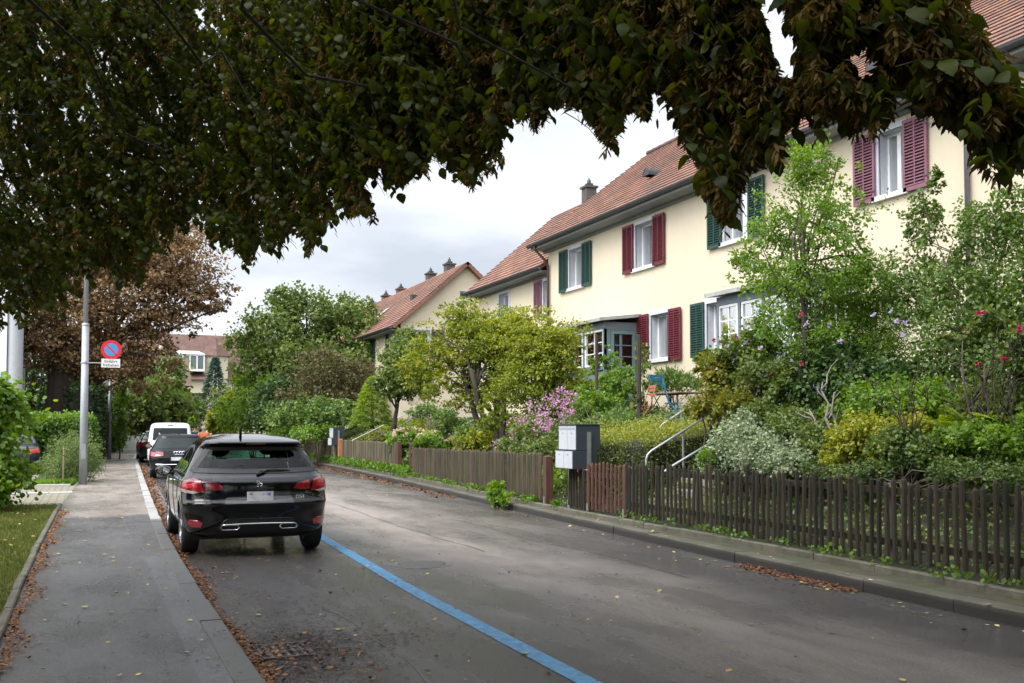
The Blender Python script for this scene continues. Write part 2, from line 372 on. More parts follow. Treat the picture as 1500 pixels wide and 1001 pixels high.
M_SOIL = mat('garden_soil', (.035, .036, .018), .95, var=.5, vscale=5, bump=1., bscale=20)
M_GRASSB = mat('lawn_ground', (.085, .085, .035), .95, var=.4, vscale=8, bump=.6, bscale=60)
M_BLUE = mat('blue_road_paint', (.045, .20, .37), .6, var=.35, vscale=12, dirt=((.06, .07, .08), .95), dscale=13)
M_PAVER = None

def ribbon(name, fa, fb, z, y0, y1, m, step=1., nx=2, kind='structure', zf=None):
    ys = np.arange(y0, y1+step*.5, step); rows = []
    for y in ys:
        a, b = fa(y), fb(y)
        rows.append([(a+(b-a)*i/(nx-1), y, zf(a+(b-a)*i/(nx-1), y) if zf else z) for i in range(nx)])
    o = MB().grid(rows).build(name, m); tag(o, kind=kind); return o
def kerb(name, fa, fb, z0, z1, y0, y1, m, seam=1.0, bev=.012):
    mb = MB(); y = y0
    while y < y1:
        ln = min(seam*(1 if y < 60 else 4), y1-y); ya, yb = y+.004, y+ln-.004; j = rng.normal()*.004; jz = rng.normal()*.003
        ns = 2
        for q in range(ns):
            pa = ya+(yb-ya)*q/ns; pb = ya+(yb-ya)*(q+1)/ns
            A, B, C_, D = fa(pa)+j, fb(pa)+j, fb(pb)+j, fa(pb)+j
            vs = [(A, pa, z0), (B, pa, z0), (C_, pb, z0), (D, pb, z0), (A+bev, pa, z1+jz), (B-bev, pa, z1+jz), (C_-bev, pb, z1+jz), (D+bev, pb, z1+jz), (A, pa, z1+jz-bev), (B, pa, z1+jz-bev), (C_, pb, z1+jz-bev), (D, pb, z1+jz-bev)]
            fs = [(4, 5, 6, 7), (8, 4, 7, 11), (5, 9, 10, 6), (0, 8, 11, 3), (9, 1, 2, 10)]
            if q == 0: fs += [(0, 1, 9, 5, 4, 8)]
            if q == ns-1: fs += [(3, 11, 7, 6, 10, 2)]
            mb.add(vs, fs)
        y += ln
    o = mb.build(name, m); tag(o, kind='structure'); return o

# ------------------------------------------------------------------ ground sheets
tag(MB().grid([[(x, y, -.06) for x in (-900, -60, 0, 60, 900)] for y in (-900, -60, 60, 200, 1200)]).build('ground', M_GRASSB), kind='structure')
ribbon('road', lambda y: XL(y)-.02, lambda y: XR(y)+.02, 0, -25, 180, M_ROAD, 1.5, 9)
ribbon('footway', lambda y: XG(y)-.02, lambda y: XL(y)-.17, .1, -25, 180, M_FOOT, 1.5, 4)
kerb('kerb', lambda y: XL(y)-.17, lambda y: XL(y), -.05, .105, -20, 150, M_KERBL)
kerb('footway_edging', lambda y: XG(y)-.09, lambda y: XG(y)-.02, -.05, .14, -20, 21.6, M_CONC, 1.0)
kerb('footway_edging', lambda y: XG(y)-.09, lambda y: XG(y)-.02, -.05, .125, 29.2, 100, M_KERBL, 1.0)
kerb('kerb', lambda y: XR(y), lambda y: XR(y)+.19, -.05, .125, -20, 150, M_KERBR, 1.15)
ribbon('verge', lambda y: XR(y)+.18, lambda y: XF(y)-.16, .115, -20, 150, M_VERGE, 1, 3)
kerb('verge_edging', lambda y: XF(y)-.17, lambda y: XF(y)-.08, -.05, .19, -20, 100, M_CONC, 1.0)
def gfx(y): return XF(y)-.09
ys = np.concatenate([np.arange(-20, 60, .8), np.arange(60, 150, 5)]); rows = []
for y in ys:
    xs = [XF(y)-.09, XF(y)+.1, XF(y)+.3, XF(y)+.6, XF(y)+1, XF(y)+1.5, XF(y)+2, XF(y)+2.6, XF(y)+3.2, XF(y)+4, XF(y)+5, XF(y)+7, XF(y)+14, XF(y)+60]
    rows.append([(x, y, gz(x, y)+(rng.normal()*.03 if 2 < i < 11 else 0)) for i, x in enumerate(xs)])
tag(MB().grid(rows).build('garden_slope', M_SOIL, smooth=True), kind='structure')
ribbon('lawn', lambda y: -30, lambda y: XG(y)-.085, .1, -25, 21.5, M_GRASSB, 1.5, 6)
ribbon('plant_bed', lambda y: -30, lambda y: XG(y)-.085, .1, 29.2, 130, M_SOIL, 1.5, 6)
# driveway of small concrete setts
t = NT('grass_joint_pavers', .8)
br = t.N.new('ShaderNodeTexBrick'); br.inputs['Scale'].default_value = 1; br.inputs['Mortar Size'].default_value = .018; br.inputs['Brick Width'].default_value = .30; br.inputs['Row Height'].default_value = .16
br.inputs['Color1'].default_value = (.25, .215, .165, 1); br.inputs['Color2'].default_value = (.33, .29, .225, 1); br.inputs['Mortar'].default_value = (.085, .095, .04, 1)
t.L.new(t.tc.outputs['Object'], br.inputs['Vector']); c = t.mix(t.noise(2, 5, .6, o1=.5), br.outputs['Color'], (.12, .115, .06)); M_PAVER = t.done(c)
ribbon('driveway', lambda y: -30, lambda y: XG(y)-.02, .104, 21.5, 29.2, M_PAVER, .7, 6)
ribbon('driveway', lambda y: -8, lambda y: -1.45, .108, 29.0, 47, M_PAVER, .7, 3)
strip = MB()
for k in range(5):
    strip.box((-2.9+k*.52, 25.6, .09), (-2.9+k*.52+.5, 25.95, .125))
tag(strip.build('drive_stone_strip', mat('pale_granite', (.42, .41, .39), .7, var=.2, vscale=30, bump=.3), bevel=.008), kind='structure')
strip = MB().box((-1.3, 29.0, .05), (-.42, 29.2, .15)); tag(strip.build('drive_stone_strip', MATS['pale_granite'], bevel=.01), kind='structure')
xb = tab([(0, 2.80), (5.5, 2.86), (9.45, 2.93), (14.7, 3.18), (30, 3.9)])
ribbon('road_marking', lambda y: xb(y)-.075, lambda y: xb(y)+.075, .004, 0, 31, M_BLUE, 1, 2)
ribbon('road_marking', lambda y: XL(y)+.16, lambda y: XL(y)+.30, .004, 14, 30, mat('gutter_setts', (.12, .12, .125), .55, var=.4, vscale=12, bump=.5), 1, 2)

def seam(pts, w, z, m, name='road_seam'):
    L_ = [(x-w/2+rng.normal()*w*.15, y, z) for x, y in pts]; R__ = [(x+w/2+rng.normal()*w*.15, y, z) for x, y in pts]
    tag(MB().grid([L_, R__]).build(name, m), kind='structure')
M_SEAM = mat('bitumen_seam', (.018, .017, .017), .35, var=.3, vscale=9)
seam([(4.55+.035*math.sin(y*.7)+.02*math.sin(y*3.1)+.012*y, y) for y in np.arange(12, 45, .35)], .012, .0042, M_SEAM)
seam([(1.95+.05*math.sin(y*1.1)+.02*math.sin(y*4.1), y) for y in np.arange(3, 9.5, .2)], .009, .0042, M_SEAM)
seam([(-.5+x, 12.35+.02*math.sin(x*9)) for x in ()] or [(5.9+.06*math.sin(y*1.3), y) for y in np.arange(9, 17, .3)], .009, .0042, M_SEAM)
# drain and manhole
M_IRON = mat('cast_iron', (.06, .058, .055), .5, .6, var=.3, vscale=20, bump=.3)
d0 = onZ(395, 956, 0); d = empty('drain_grate', (XL(d0[1])+.27, d0[1], 0), 0, 'dark iron drain grate in the gutter half buried under twigs and brown leaves', 'drain grate')
mb = MB(); mb.box((-.24, -.24, -.02), (.24, -.20, .012)); mb.box((-.24, .20, -.02), (.24, .24, .012)); mb.box((-.24, -.2, -.02), (-.2, .2, .012)); mb.box((.2, -.2, -.02), (.24, .2, .012)); mb.build('frame', M_IRON, d)
mb = MB()
for k in range(7): mb.box((-.185+k*.058, -.2, -.02), (-.160+k*.058, .2, .010))
mb.box((-.2, -.015, -.02), (.2, .015, .0085)); mb.build('grate', mat('worn_steel', (.13, .13, .125), .55, .5, var=.3, vscale=20), d)
MB().box((-.2, -.2, -.03), (.2, .2, .002)).build('shaft', mat('hole_dark', (.006, .006, .006), .9), d)
m0 = onZ(618, 827, 0); d = empty('manhole_cover', (m0[0], m0[1], 0), 0, 'round iron manhole cover set flush in the damp asphalt of the carriageway', 'manhole cover')
MB().lathe([(.001, .0065), (.27, .0065), (.275, .004)], n=32).build('lid', mat('manhole_iron', (.085, .08, .075), .55, .3, var=.4, vscale=30, bump=.8, bscale=60), d)
MB().lathe([(.285, .005), (.34, .005), (.345, .001)], n=32).build('frame', mat('manhole_ring', (.10, .097, .09), .7, var=.3), d)

# ------------------------------------------------------------------ picket fence sections, posts, gates
M_PDARK = mat('weathered_shaded_wood', (.032, .024, .014), .85, var=.5, vscale=3, bump=.5, bscale=30, dirt=((.022, .030, .012), .7), dscale=4, stretch=(3, 3, .6))  # weathered wood, its colour also darkened to paint in the tree's shade
M_PMID = mat('weathered_brown_wood', (.066, .050, .030), .85, var=.45, vscale=3, bump=.5, bscale=30, dirt=((.065, .07, .035), .6), dscale=3, stretch=(4, 4, .5))
M_PRED = mat('stained_reddish_wood', (.088, .038, .024), .8, var=.4, vscale=4, bump=.4, bscale=30, stretch=(4, 4, .5))
M_PGREY = mat('weathered_grey_brown_wood', (.095, .075, .047), .85, var=.45, vscale=3, bump=.5, bscale=30, dirt=((.09, .085, .045), .55), dscale=2.5, stretch=(4, 4, .4))
M_ORANGE = mat('orange_stained_wood', (.42, .15, .045), .7, var=.25, vscale=5, stretch=(3, 3, .5))
M_GALV = mat('galvanised_steel', (.38, .40, .41), .45, .75, var=.2, vscale=6)
M_GREYPOST = mat('dull_zinc_post', (.16, .16, .155), .6, .3, var=.2)
def variants(m):
    out = [m]
    for i, (k, g) in enumerate(((.62, 1.0), (1.5, .97), (1.05, 1.3))):
        nm = m.name+('_aged', '_bleached', '_mossy')[i]
        if nm in MATS: out.append(MATS[nm]); continue
        q = m.copy(); q.name = nm; MATS[nm] = q; out.append(q)
        for nd in q.node_tree.nodes:
            if nd.type == 'RGB': c = nd.outputs[0].default_value; nd.outputs[0].default_value = (c[0]*k, c[1]*k*g, c[2]*k, 1)
    return out
def picket(mb, x, y, z0, z1, w=.05, t=.026, dx=0, dy=1, lean=0., leany=0.):
    # front face towards the road is slightly rounded, pointed head
    nx, ny = -dy, dx
    sec = [(-w/2, 0), (-w/2*.7, -t*.8), (0, -t), (w/2*.7, -t*.8), (w/2, 0)]
    def P(a, b, z):
        k = (z-z0)/(z1-z0)
        return (x+dx*a-ny*b*0+nx*(-b)+lean*k, y+dy*a+ny*(-b)+leany*k, z)
    zs = z1-.04; vs = [P(a, b, z0) for a, b in sec]+[P(a, b, zs) for a, b in sec]+[P(0, -t*.4, z1)]
    fs = [(i, i+1, i+6, i+5) for i in range(4)]+[(4, 0, 5, 9)]+[(5+i, 6+i, 10) for i in range(4)]+[(9, 5, 10)]
    mb.add(vs, fs)
def fence_section(label, y0, y1, hf, z0, step, m, w=.05, off=0., posts=2.0, jit=.012, postm=None, seamed=None, group='picket fence along the gardens'):
    root = empty('picket_fence', (XF(y0)+off, y0, z0), 0, label, 'fence', group)
    ox, oy, oz = root.location; mb = MB(); n = max(1, int(round((y1-y0)/step)))
    for i in range(n+1):
        y = y0+(y1-y0)*i/n; x = XF(y)+off; sl = (XF(y+.2)-XF(y-.2))/.4; L_ = math.hypot(1, sl)
        zt = hf(y)+rng.normal()*jit*1.6; mb.cur = int(rng.choice(4, p=(.5, .2, .14, .16))); y += rng.normal()*step*.06; picket(mb, x-.045-ox, y-oy, z0+rng.random()*.05-oz, z0+zt-oz, w*(1+rng.normal()*.08), .038, sl/L_, 1/L_, rng.normal()*.010, rng.normal()*.016)
    mb.build('pickets', variants(m), root)
    for h in (.2, .74):
        rb = MB(); k = max(1, int((y1-y0)/1.5))
        pts = [(XF(y)+off-ox, y-oy, h*hf(y)/.88) for y in np.linspace(y0, y1, k+1)]
        for a, b in zip(pts[:-1], pts[1:]):
            rb.add([(a[0]-.015, a[1], a[2]-.035), (a[0]+.03, a[1], a[2]-.035), (a[0]+.03, a[1], a[2]+.035), (a[0]-.015, a[1], a[2]+.035), (b[0]-.015, b[1], b[2]-.035), (b[0]+.03, b[1], b[2]-.035), (b[0]+.03, b[1], b[2]+.035), (b[0]-.015, b[1], b[2]+.035)],
                   [(0, 1, 5, 4), (1, 2, 6, 5), (2, 3, 7, 6), (3, 0, 4, 7), (0, 3, 2, 1), (4, 5, 6, 7)])
        rb.build('rail', m, root)
    np_ = max(1, int(round((y1-y0)/posts)))
    for i in range(np_+1):
        y = min(max(y0+(y1-y0)*i/np_, y0+.03), y1-.03)
        MB().box((XF(y)+off+.032-ox, y-.03-oy, -.25), (XF(y)+off+.075-ox, y+.03-oy, hf(y)-.06)).build('post', postm or M_GREYPOST, root)
    return root
fence_section('long dark mossy picket fence in front of the ivy slope, unpainted and slightly uneven', 2.2, 13.75, lambda y: .86-.004*(y-8), .22, .117, M_PDARK, .046, posts=1.95, jit=.018)
fence_section('short dark picket panel directly under the grey letterbox', 15.32, 16.02, lambda y: .70, .2, .115, M_PDARK, .05, posts=.7)
fence_section('brown picket fence between the gap with two dark posts and the open garden gate', 17.45, 28.85, lambda y: .92-.006*(y-17), .22, .092, M_PMID, .043, posts=2.0, jit=.010, postm=M_PMID)
fence_section('pale brown tightly spaced picket fence below the hydrangeas and the conical spruce', 31.7, 41.5, lambda y: 1.0, .2, .10, M_PGREY, .055, posts=2.4, jit=.008, postm=M_PGREY)
fence_section('farthest grey brown picket fence past the orange gate post', 43.3, 58, lambda y: 1.0, .15, .12, M_PGREY, .09, posts=3, jit=.01, postm=M_PGREY)
def post_thing(label, y, h, m, s=.09, off=0, name='fence_post', z0=.12):
    r_ = empty(name, (XF(y)+off, y, z0), 0, label, 'post')
    mb = MB().box((-s/2, -s/2, -.1), (s/2, s/2, h-.03)); mb.add([(-s/2, -s/2, h-.03), (s/2, -s/2, h-.03), (s/2, s/2, h-.03), (-s/2, s/2, h-.03), (0, 0, h)], [(0, 1, 4), (1, 2, 4), (2, 3, 4), (3, 0, 4)])
    mb.build('shaft', m, r_, bevel=.006); MB().box((-s/2-.012, -.02, -.1), (-s/2-.002, .02, .2)).build('foot_bracket', M_GALV, r_); return r_
post_thing('thick red brown square gate post at the right end of the middle fence', 17.2, .98, M_PRED, .15)
post_thing('red brown gate post beside the reddish picket gate, under the letterbox', 15.22, .86, M_PRED, .10)
post_thing('slim red brown post where the dark fence begins beside the reddish gate', 13.88, .92, M_PRED, .08)
post_thing('thin red post between the open gate and the letterbox', 16.1, 1.05, M_PRED, .07)
post_thing('dark wooden post by the garden gap, road side of the hydrangeas', 29.05, 1.08, M_PMID, .16)
post_thing('second dark wooden post inside the garden gap near the hydrangeas', 30.0, 1.05, M_PDARK, .12, .25)
post_thing('red brown post at the near end of the pale fence by the hydrangeas', 31.45, 1.12, M_PRED, .14)
post_thing('reddish post past the far letterbox', 44.2, 1.05, M_PRED, .22)
post_thing('bright orange new wooden post beside the far letterbox', 41.9, 1.12, M_ORANGE, .17, -.05)
def gate(label, y0, y1, ang, m, n, h=.82, z0=.2, off=0.):
    L_ = y1-y0; r_ = empty('garden_gate', (XF(y0)+off, y0, z0), ang, label, 'gate'); mb = MB()
    for i in range(n):
        y = L_*(i+.5)/n; picket(mb, -.03, y, 0.03, h+.03*math.sin(math.pi*i/(n-1))+rng.normal()*.01, .055, .026)
    mb.build('pickets', m, r_)
    for hh in (.2, .62): MB().box((-.018, 0.0, hh-.035), (.018, L_, hh+.035)).build('rail', m, r_)
    MB().tube([(.02, .03, .23), (.02, L_-.03, .6)], .018, 6).build('brace', m, r_)
    MB().tube([(-.05, L_-.06, .7), (-.10, L_-.06, .7), (-.10, L_-.16, .7)], .008, 6).build('latch', M_GALV, r_); return r_
gate('closed reddish picket garden gate just right of the letterbox', 13.95, 15.15, 0, M_PRED, 9)
gate('open reddish slatted gate with wide gaps swung back beside the letterbox', 16.2, 17.0, R_(-24), mat('red_gate_wood', (.22, .062, .03), .8, var=.3, vscale=4), 4, .92, .22, .22)
gate('narrow reddish gate by the hydrangeas', 30.35, 31.25, R_(-20), M_PRED, 5, .98, .2, .15)
# letterboxes
M_LBL = mat('light_grey_letterbox', (.52, .54, .58), .4, .1, var=.06, vscale=3)
M_LBD = mat('anthracite_letterbox', (.045, .055, .068), .4, .2, var=.1, vscale=3)
def letterbox(loc, label, group=None):
    r_ = empty('letterbox', loc, 0, label, 'letterbox', group)
    MB().box((0, 0, .34), (.46, .68, .78)).build('housing', M_LBD, r_, bevel=.006)
    MB().box((-.068, .0, .02), (.40, .68, .335)).build('parcel_box', M_LBD, r_, bevel=.006)
    MB().box((-.03, -.012, .78), (.48, .692, .795)).build('lid', M_LBD, r_)
    for k in range(2):
        y = .012+k*.335; f = MB().box((-.014, y, .352), (-.002, y+.322, .768)).build('door', M_LBL, r_, bevel=.003)
        MB().box((-.018, y+.02, .70), (-.0145, y+.30, .735)).build('flap', mat('letterbox_flap', (.38, .40, .43), .4, .2), f)
        MB().lathe([(.001, -.022), (.012, -.021), (.012, -.0145)], (0, y+.16, .64), 'x', 10).build('lock', M_GALV, f)
        f = MB().box((-.082, y, .03), (-.0705, y+.322, .325)).build('door', M_LBL, r_, bevel=.003)
        MB().lathe([(.001, -.09), (.012, -.089), (.012, -.0825)], (0, y+.16, .27), 'x', 10).build('lock', M_GALV, f)
    MB().box((.20, -.045, -.75), (.26, -.002, .66)).build('post', M_GALV, r_); MB().box((.20, .682, -.75), (.26, .725, .60)).build('post', M_GALV, r_)
    return r_
LB = letterbox((7.72, 15.35, .88), 'grey and anthracite double letterbox on posts behind the short dark picket panel')
l2 = copy_thing(LB, (9.6, 42.1, .93), 0, 'far anthracite letterbox rising over the fence beside the orange post')
# handrails of the garden steps (bent galvanised tube), and the steps
M_STEP = mat('concrete_steps', (.26, .25, .22), .85, var=.25, vscale=5, bump=.4, dirt=((.10, .10, .06), .6))
def handrail(Y, x0, z0, x1, z1, label, hpost=.75, flat=.0, mid=True):
    r_ = empty('handrail', (x0, Y, z0-hpost), 0, label, 'handrail', 'handrails of the garden steps'); dx = x1-x0; dz = z1-z0
    pts = [(0, 0, 0), (0, 0, hpost-.10), (.025, 0, hpost-.03), (.09, 0, hpost+.03)]
    pts += [(dx-.02, 0, hpost+dz)]
    if flat: pts += [(dx+.06, 0, hpost+dz+.01), (dx+flat, 0, hpost+dz+.01)]
    MB().tube(pts, .021, 8).build('rail', M_GALV, r_, smooth=True)
    for f in ((.5, 1.) if mid else (1.,)):
        x = dx*f; zt = hpost+dz*f; MB().tube([(x, 0, zt-.9), (x, 0, zt-.01)], .018, 6).build('post', M_GALV, r_)
    return r_
def steps(Y0, Y1, x0, z0, n, label):
    r_ = empty('garden_steps', (x0, Y0, z0), 0, label, 'steps', 'flights of garden steps')
    for i in range(n): MB().box((i*.32, 0, i*.165-.2), ((i+1)*.32+.03, Y1-Y0, (i+1)*.165)).build('tread', M_STEP, r_, bevel=.01)
    return r_
handrail(14.0, 8.30, 1.20, 9.7, 1.92, 'galvanised handrail in front of the dark clipped hedge, the tallest one near the letterbox', .95)
handrail(12.95, 7.95, .95, 9.5, 1.70, 'lower galvanised handrail half hidden by the variegated shrub', .7)
handrail(16.0, 9.75, 1.65, 10.75, 2.2, 'short handrail higher up the slope by the blue chair', .8)
handrail(15.0, 10.2, 1.70, 11.0, 2.1, 'short handrail next to the orange leaved shrub above the hedge', .8)
steps(13.1, 14.0, 8.3, .3, 9, 'concrete garden steps beside the dark clipped hedge')
handrail(42.0, 10.25, 1.10, 12.9, 2.35, 'farthest handrail climbing past the conical spruce', .8, .6)
handrail(40.3, 10.55, 1.05, 12.8, 2.2, 'handrail nearest the conical spruce, second from the far end', .8)
handrail(28.4, 9.75, 1.35, 10.9, 1.95, 'handrail left of the yellow flowering shrubs under the spreading tree', .8)
handrail(27.2, 9.8, 1.35, 11.2, 2.05, 'handrail behind the yellow flowering shrubs under the spreading tree', .8, .3)
handrail(26.5, 9.65, 1.15, 11.7, 2.15, 'bent handrail with a tall post rising above the brown fence under the spreading tree', .9)
handrail(25.3, 9.6, .95, 11.0, 1.7, 'low handrail above the brown fence under the spreading tree', .7)
steps(25.4, 26.4, 9.4, .3, 8, 'concrete garden steps under the spreading yellow green tree'); steps(40.4, 41.9, 10.3, .3, 8, 'concrete garden steps below the conical spruce'); steps(27.3, 28.3, 9.6, .3, 8, 'concrete garden steps behind the hydrangeas')

# ------------------------------------------------------------------ houses
M_WALL = mat('cream_render', (.62, .535, .395), .9, var=.05, vscale=.8, bump=.25, bscale=120, dirt=((.54, .47, .35), .45), dscale=1.1, stretch=(1, 1, .25))
M_STONE = mat('pale_grey_surround', (.52, .54, .57), .75, var=.1, vscale=5, bump=.2)
M_WHITE = mat('white_window_paint', (.78, .79, .80), .4, var=.04)
M_TRIM = mat('grey_green_trim', (.17, .21, .21), .6, var=.12, vscale=3)
M_SOFFIT = mat('grey_soffit', (.19, .20, .20), .7, var=.15)
M_GUTTER = mat('dark_zinc_gutter', (.055, .06, .062), .5, .4, var=.2)
M_PANE = mat('window_pane', (.025, .03, .035), .04, spec=.9)
M_CURT = mat('pale_curtain', (.26, .29, .29), .9, var=.15, vscale=14, stretch=(6, 6, .2))
M_BAYF = mat('blue_grey_bay_paint', (.15, .18, .205), .6, var=.12, vscale=3)
M_BAYROOF = mat('weathered_bay_roof', (.34, .34, .34), .7, var=.25, vscale=4, dirt=((.18, .17, .16), .6), dscale=5)
M_SHG = mat('dark_green_shutter_paint', (.012, .050, .038), .55, var=.2, vscale=5)
M_SHR = mat('wine_red_shutter_paint', (.115, .012, .020), .55, var=.2, vscale=5)
M_SHP = mat('faded_mauve_shutter_paint', (.20, .085, .115), .6, var=.2, vscale=4)
M_CHIM = mat('sooty_chimney_render', (.085, .075, .068), .9, var=.3, vscale=6, bump=.4)
M_CHIMR = mat('brick_chimney', (.13, .075, .06), .9, var=.3, vscale=6, bump=.4)
t = NT('clay_tiles', .8)
br = t.N.new('ShaderNodeTexBrick'); br.inputs['Scale'].default_value = 1; br.inputs['Mortar Size'].default_value = .012; br.inputs['Mortar Smooth'].default_value = .3; br.inputs['Brick Width'].default_value = .17; br.inputs['Row Height'].default_value = .26
br.inputs['Color1'].default_value = (.19, .082, .050, 1); br.inputs['Color2'].default_value = (.36, .175, .110, 1); br.inputs['Mortar'].default_value = (.05, .025, .02, 1)
uv = t.N.new('ShaderNodeUVMap'); t.L.new(uv.outputs[0], br.inputs['Vector'])
c = t.mix(t.noise(.7, 6, .7, (1, 1, 1), .38, .62, 0, .75), br.outputs['Color'], (.095, .055, .045)); c = t.mix(t.noise(9, 4, .7, (1, 1, 1), .55, .75, 0, .6), c, (.52, .33, .22))
t.bump(br.outputs['Fac'], -.6, .02); M_TILE = t.done(c)

def roof_slope(name, A, B, C_, D, parent, rows=None, thick=.10, m=None):
    """A,B eave ends, D,C ridge ends (A below D): stepped tile courses with real lips"""
    A, B, C_, D = map(Vector, (A, B, C_, D)); n = (B-A).cross(D-A).normalized()
    if n.z < 0: n = -n
    Ls = (D-A).length; rows = rows or max(4, int(Ls/.26)); mb = MB(); uvs = []
    for i in range(rows):
        t0 = i/rows; t1 = (i+1)/rows
        a, b = A.lerp(D, t0)+n*.035, B.lerp(C_, t0)+n*.035; c_, d = B.lerp(C_, t1)+n*.006, A.lerp(D, t1)+n*.006
        al, bl = A.lerp(D, t0)+n*.004, B.lerp(C_, t0)+n*.004
        mb.add([a, b, c_, d, al, bl], [(0, 1, 2, 3), (4, 5, 1, 0)])
        w0 = (b-a).length; v0 = i*.26
        uvs += [(0, v0+.02), (w0, v0+.02), (w0, v0+.25), (0, v0+.25), (0, v0), (w0, v0), (w0, v0+.02), (0, v0+.02)]
    k = len(mb.v)
    lo = [p-n*thick for p in (A, B, C_, D)]
    mb.add([A, B, C_, D]+lo, [(4, 7, 6, 5), (0, 4, 5, 1), (1, 5, 6, 2), (2, 6, 7, 3), (3, 7, 4, 0)]); uvs += [(.05, .05)]*20
    o = mb.build(name, m or M_TILE, parent); ul = o.data.uv_layers.new(name='UVMap')
    if len(ul.data) == len(uvs): ul.data.foreach_set('uv', [q for p in uvs for q in p])
    return o
def wall_holes(mb, P, u0, u1, z0, z1, holes, depth=.3):
    us = sorted({u0, u1, *[h[0] for h in holes], *[h[1] for h in holes]}); zs = sorted({z0, z1, *[h[2] for h in holes], *[h[3] for h in holes]})
    for a, b in zip(us[:-1], us[1:]):
        for c, d in zip(zs[:-1], zs[1:]):
            if any(h[0] <= a+1e-6 and b <= h[1]+1e-6 and h[2] <= c+1e-6 and d <= h[3]+1e-6 for h in holes): continue
            mb.add([P(a, c, 0), P(b, c, 0), P(b, d, 0), P(a, d, 0)], [(0, 1, 2, 3)])
    for h in holes:
        a, b, c, d = h[:4]
        for q in ([(a, c), (b, c)], [(b, c), (b, d)], [(b, d), (a, d)], [(a, d), (a, c)]):
            mb.add([P(q[0][0], q[0][1], 0), P(q[1][0], q[1][1], 0), P(q[1][0], q[1][1], depth), P(q[0][0], q[0][1], depth)], [(0, 1, 2, 3)])
        mb.add([P(a, c, depth+.12), P(b, c, depth+.12), P(b, d, depth+.12), P(a, d, depth+.12)], [(0, 1, 2, 3)])
def bar(mb, P, u0, u1, z0, z1, d0, d1):
    vs = [P(u0, z0, d0), P(u1, z0, d0), P(u1, z1, d0), P(u0, z1, d0), P(u0, z0, d1), P(u1, z0, d1), P(u1, z1, d1), P(u0, z1, d1)]
    mb.add(vs, [(0, 3, 2, 1), (4, 5, 6, 7), (0, 1, 5, 4), (1, 2, 6, 5), (2, 3, 7, 6), (3, 0, 4, 7)])
def window(P, u0, u1, z0, z1, parent, sur=.12, mull=True, curtain=.45, depth=.27, label=None, sill=True, panes=(1, 1), surm=None, frm=None):
    """frame, two casements, glass, curtain, stone surround and sill"""
    mb = MB()
    w = .055
    bar(mb, P, u0, u1, z0, z0+w, depth-.06, depth); bar(mb, P, u0, u1, z1-w, z1, depth-.06, depth)
    bar(mb, P, u0, u0+w, z0+w, z1-w, depth-.06, depth); bar(mb, P, u1-w, u1, z0+w, z1-w, depth-.06, depth)
    if mull: um = (u0+u1)/2; bar(mb, P, um-.05, um+.05, z0+w, z1-w, depth-.068, depth)
    nx, nz = panes
    for s0, s1 in (((u0+w, (u0+u1)/2-.05), ((u0+u1)/2+.05, u1-w)) if mull else ((u0+w, u1-w),)):
        for i in range(1, nx): uu = s0+(s1-s0)*i/nx; bar(mb, P, uu-.014, uu+.014, z0+w, z1-w, depth-.045, depth-.005)
        for i in range(1, nz): zz = z0+w+(z1-z0-2*w)*i/nz; bar(mb, P, s0, s1, zz-.014, zz+.014, depth-.043, depth-.007)
    f = mb.build('window', frm or M_WHITE, parent)
    if label: f['label'] = label
    g = MB(); g.add([P(u0+w/2, z0+w/2, depth-.025), P(u1-w/2, z0+w/2, depth-.025), P(u1-w/2, z1-w/2, depth-.025), P(u0+w/2, z1-w/2, depth-.025)], [(0, 1, 2, 3)]); g.build('pane', M_GLS, f)
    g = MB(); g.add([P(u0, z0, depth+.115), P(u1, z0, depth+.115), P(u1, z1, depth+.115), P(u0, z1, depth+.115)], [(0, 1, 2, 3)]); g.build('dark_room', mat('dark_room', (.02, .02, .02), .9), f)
    if curtain:
        g = MB(); W = (u1-u0)
        for a, b in ((u0+.03, u0+W*curtain), (u1-W*curtain, u1-.03)):
            n = 14; rows = [[P(a+(b-a)*i/n, z, depth+.05+.018*math.sin(i*2.1)) for i in range(n+1)] for z in (z0+.02, z1-.02)]; g.grid(rows)
        g.build('curtain', M_CURT, f)
    if sur:
        g = MB(); s = sur
        if depth > .2: e = .004; bar(g, P, u0, u0+e, z0, z1, .02, depth-.06); bar(g, P, u1-e, u1, z0, z1, .02, depth-.06); bar(g, P, u0+e, u1-e, z1-e, z1, .02, depth-.06); bar(g, P, u0+e, u1-e, z0, z0+e, .02, depth-.06)
        bar(g, P, u0-s, u1+s, z1, z1+s, -.03, .02); bar(g, P, u0-s, u0, z0, z1, -.03, .02); bar(g, P, u1, u1+s, z0, z1, -.03, .02); g.build('surround', surm or M_STONE, f)
    if sill:
        g = MB(); bar(g, P, u0-sur-.03, u1+sur+.03, z0-.10, z0, -.09, .10); g.build('sill', mat('sill_stone', (.60, .60, .58), .7, var=.1), f)
    return f
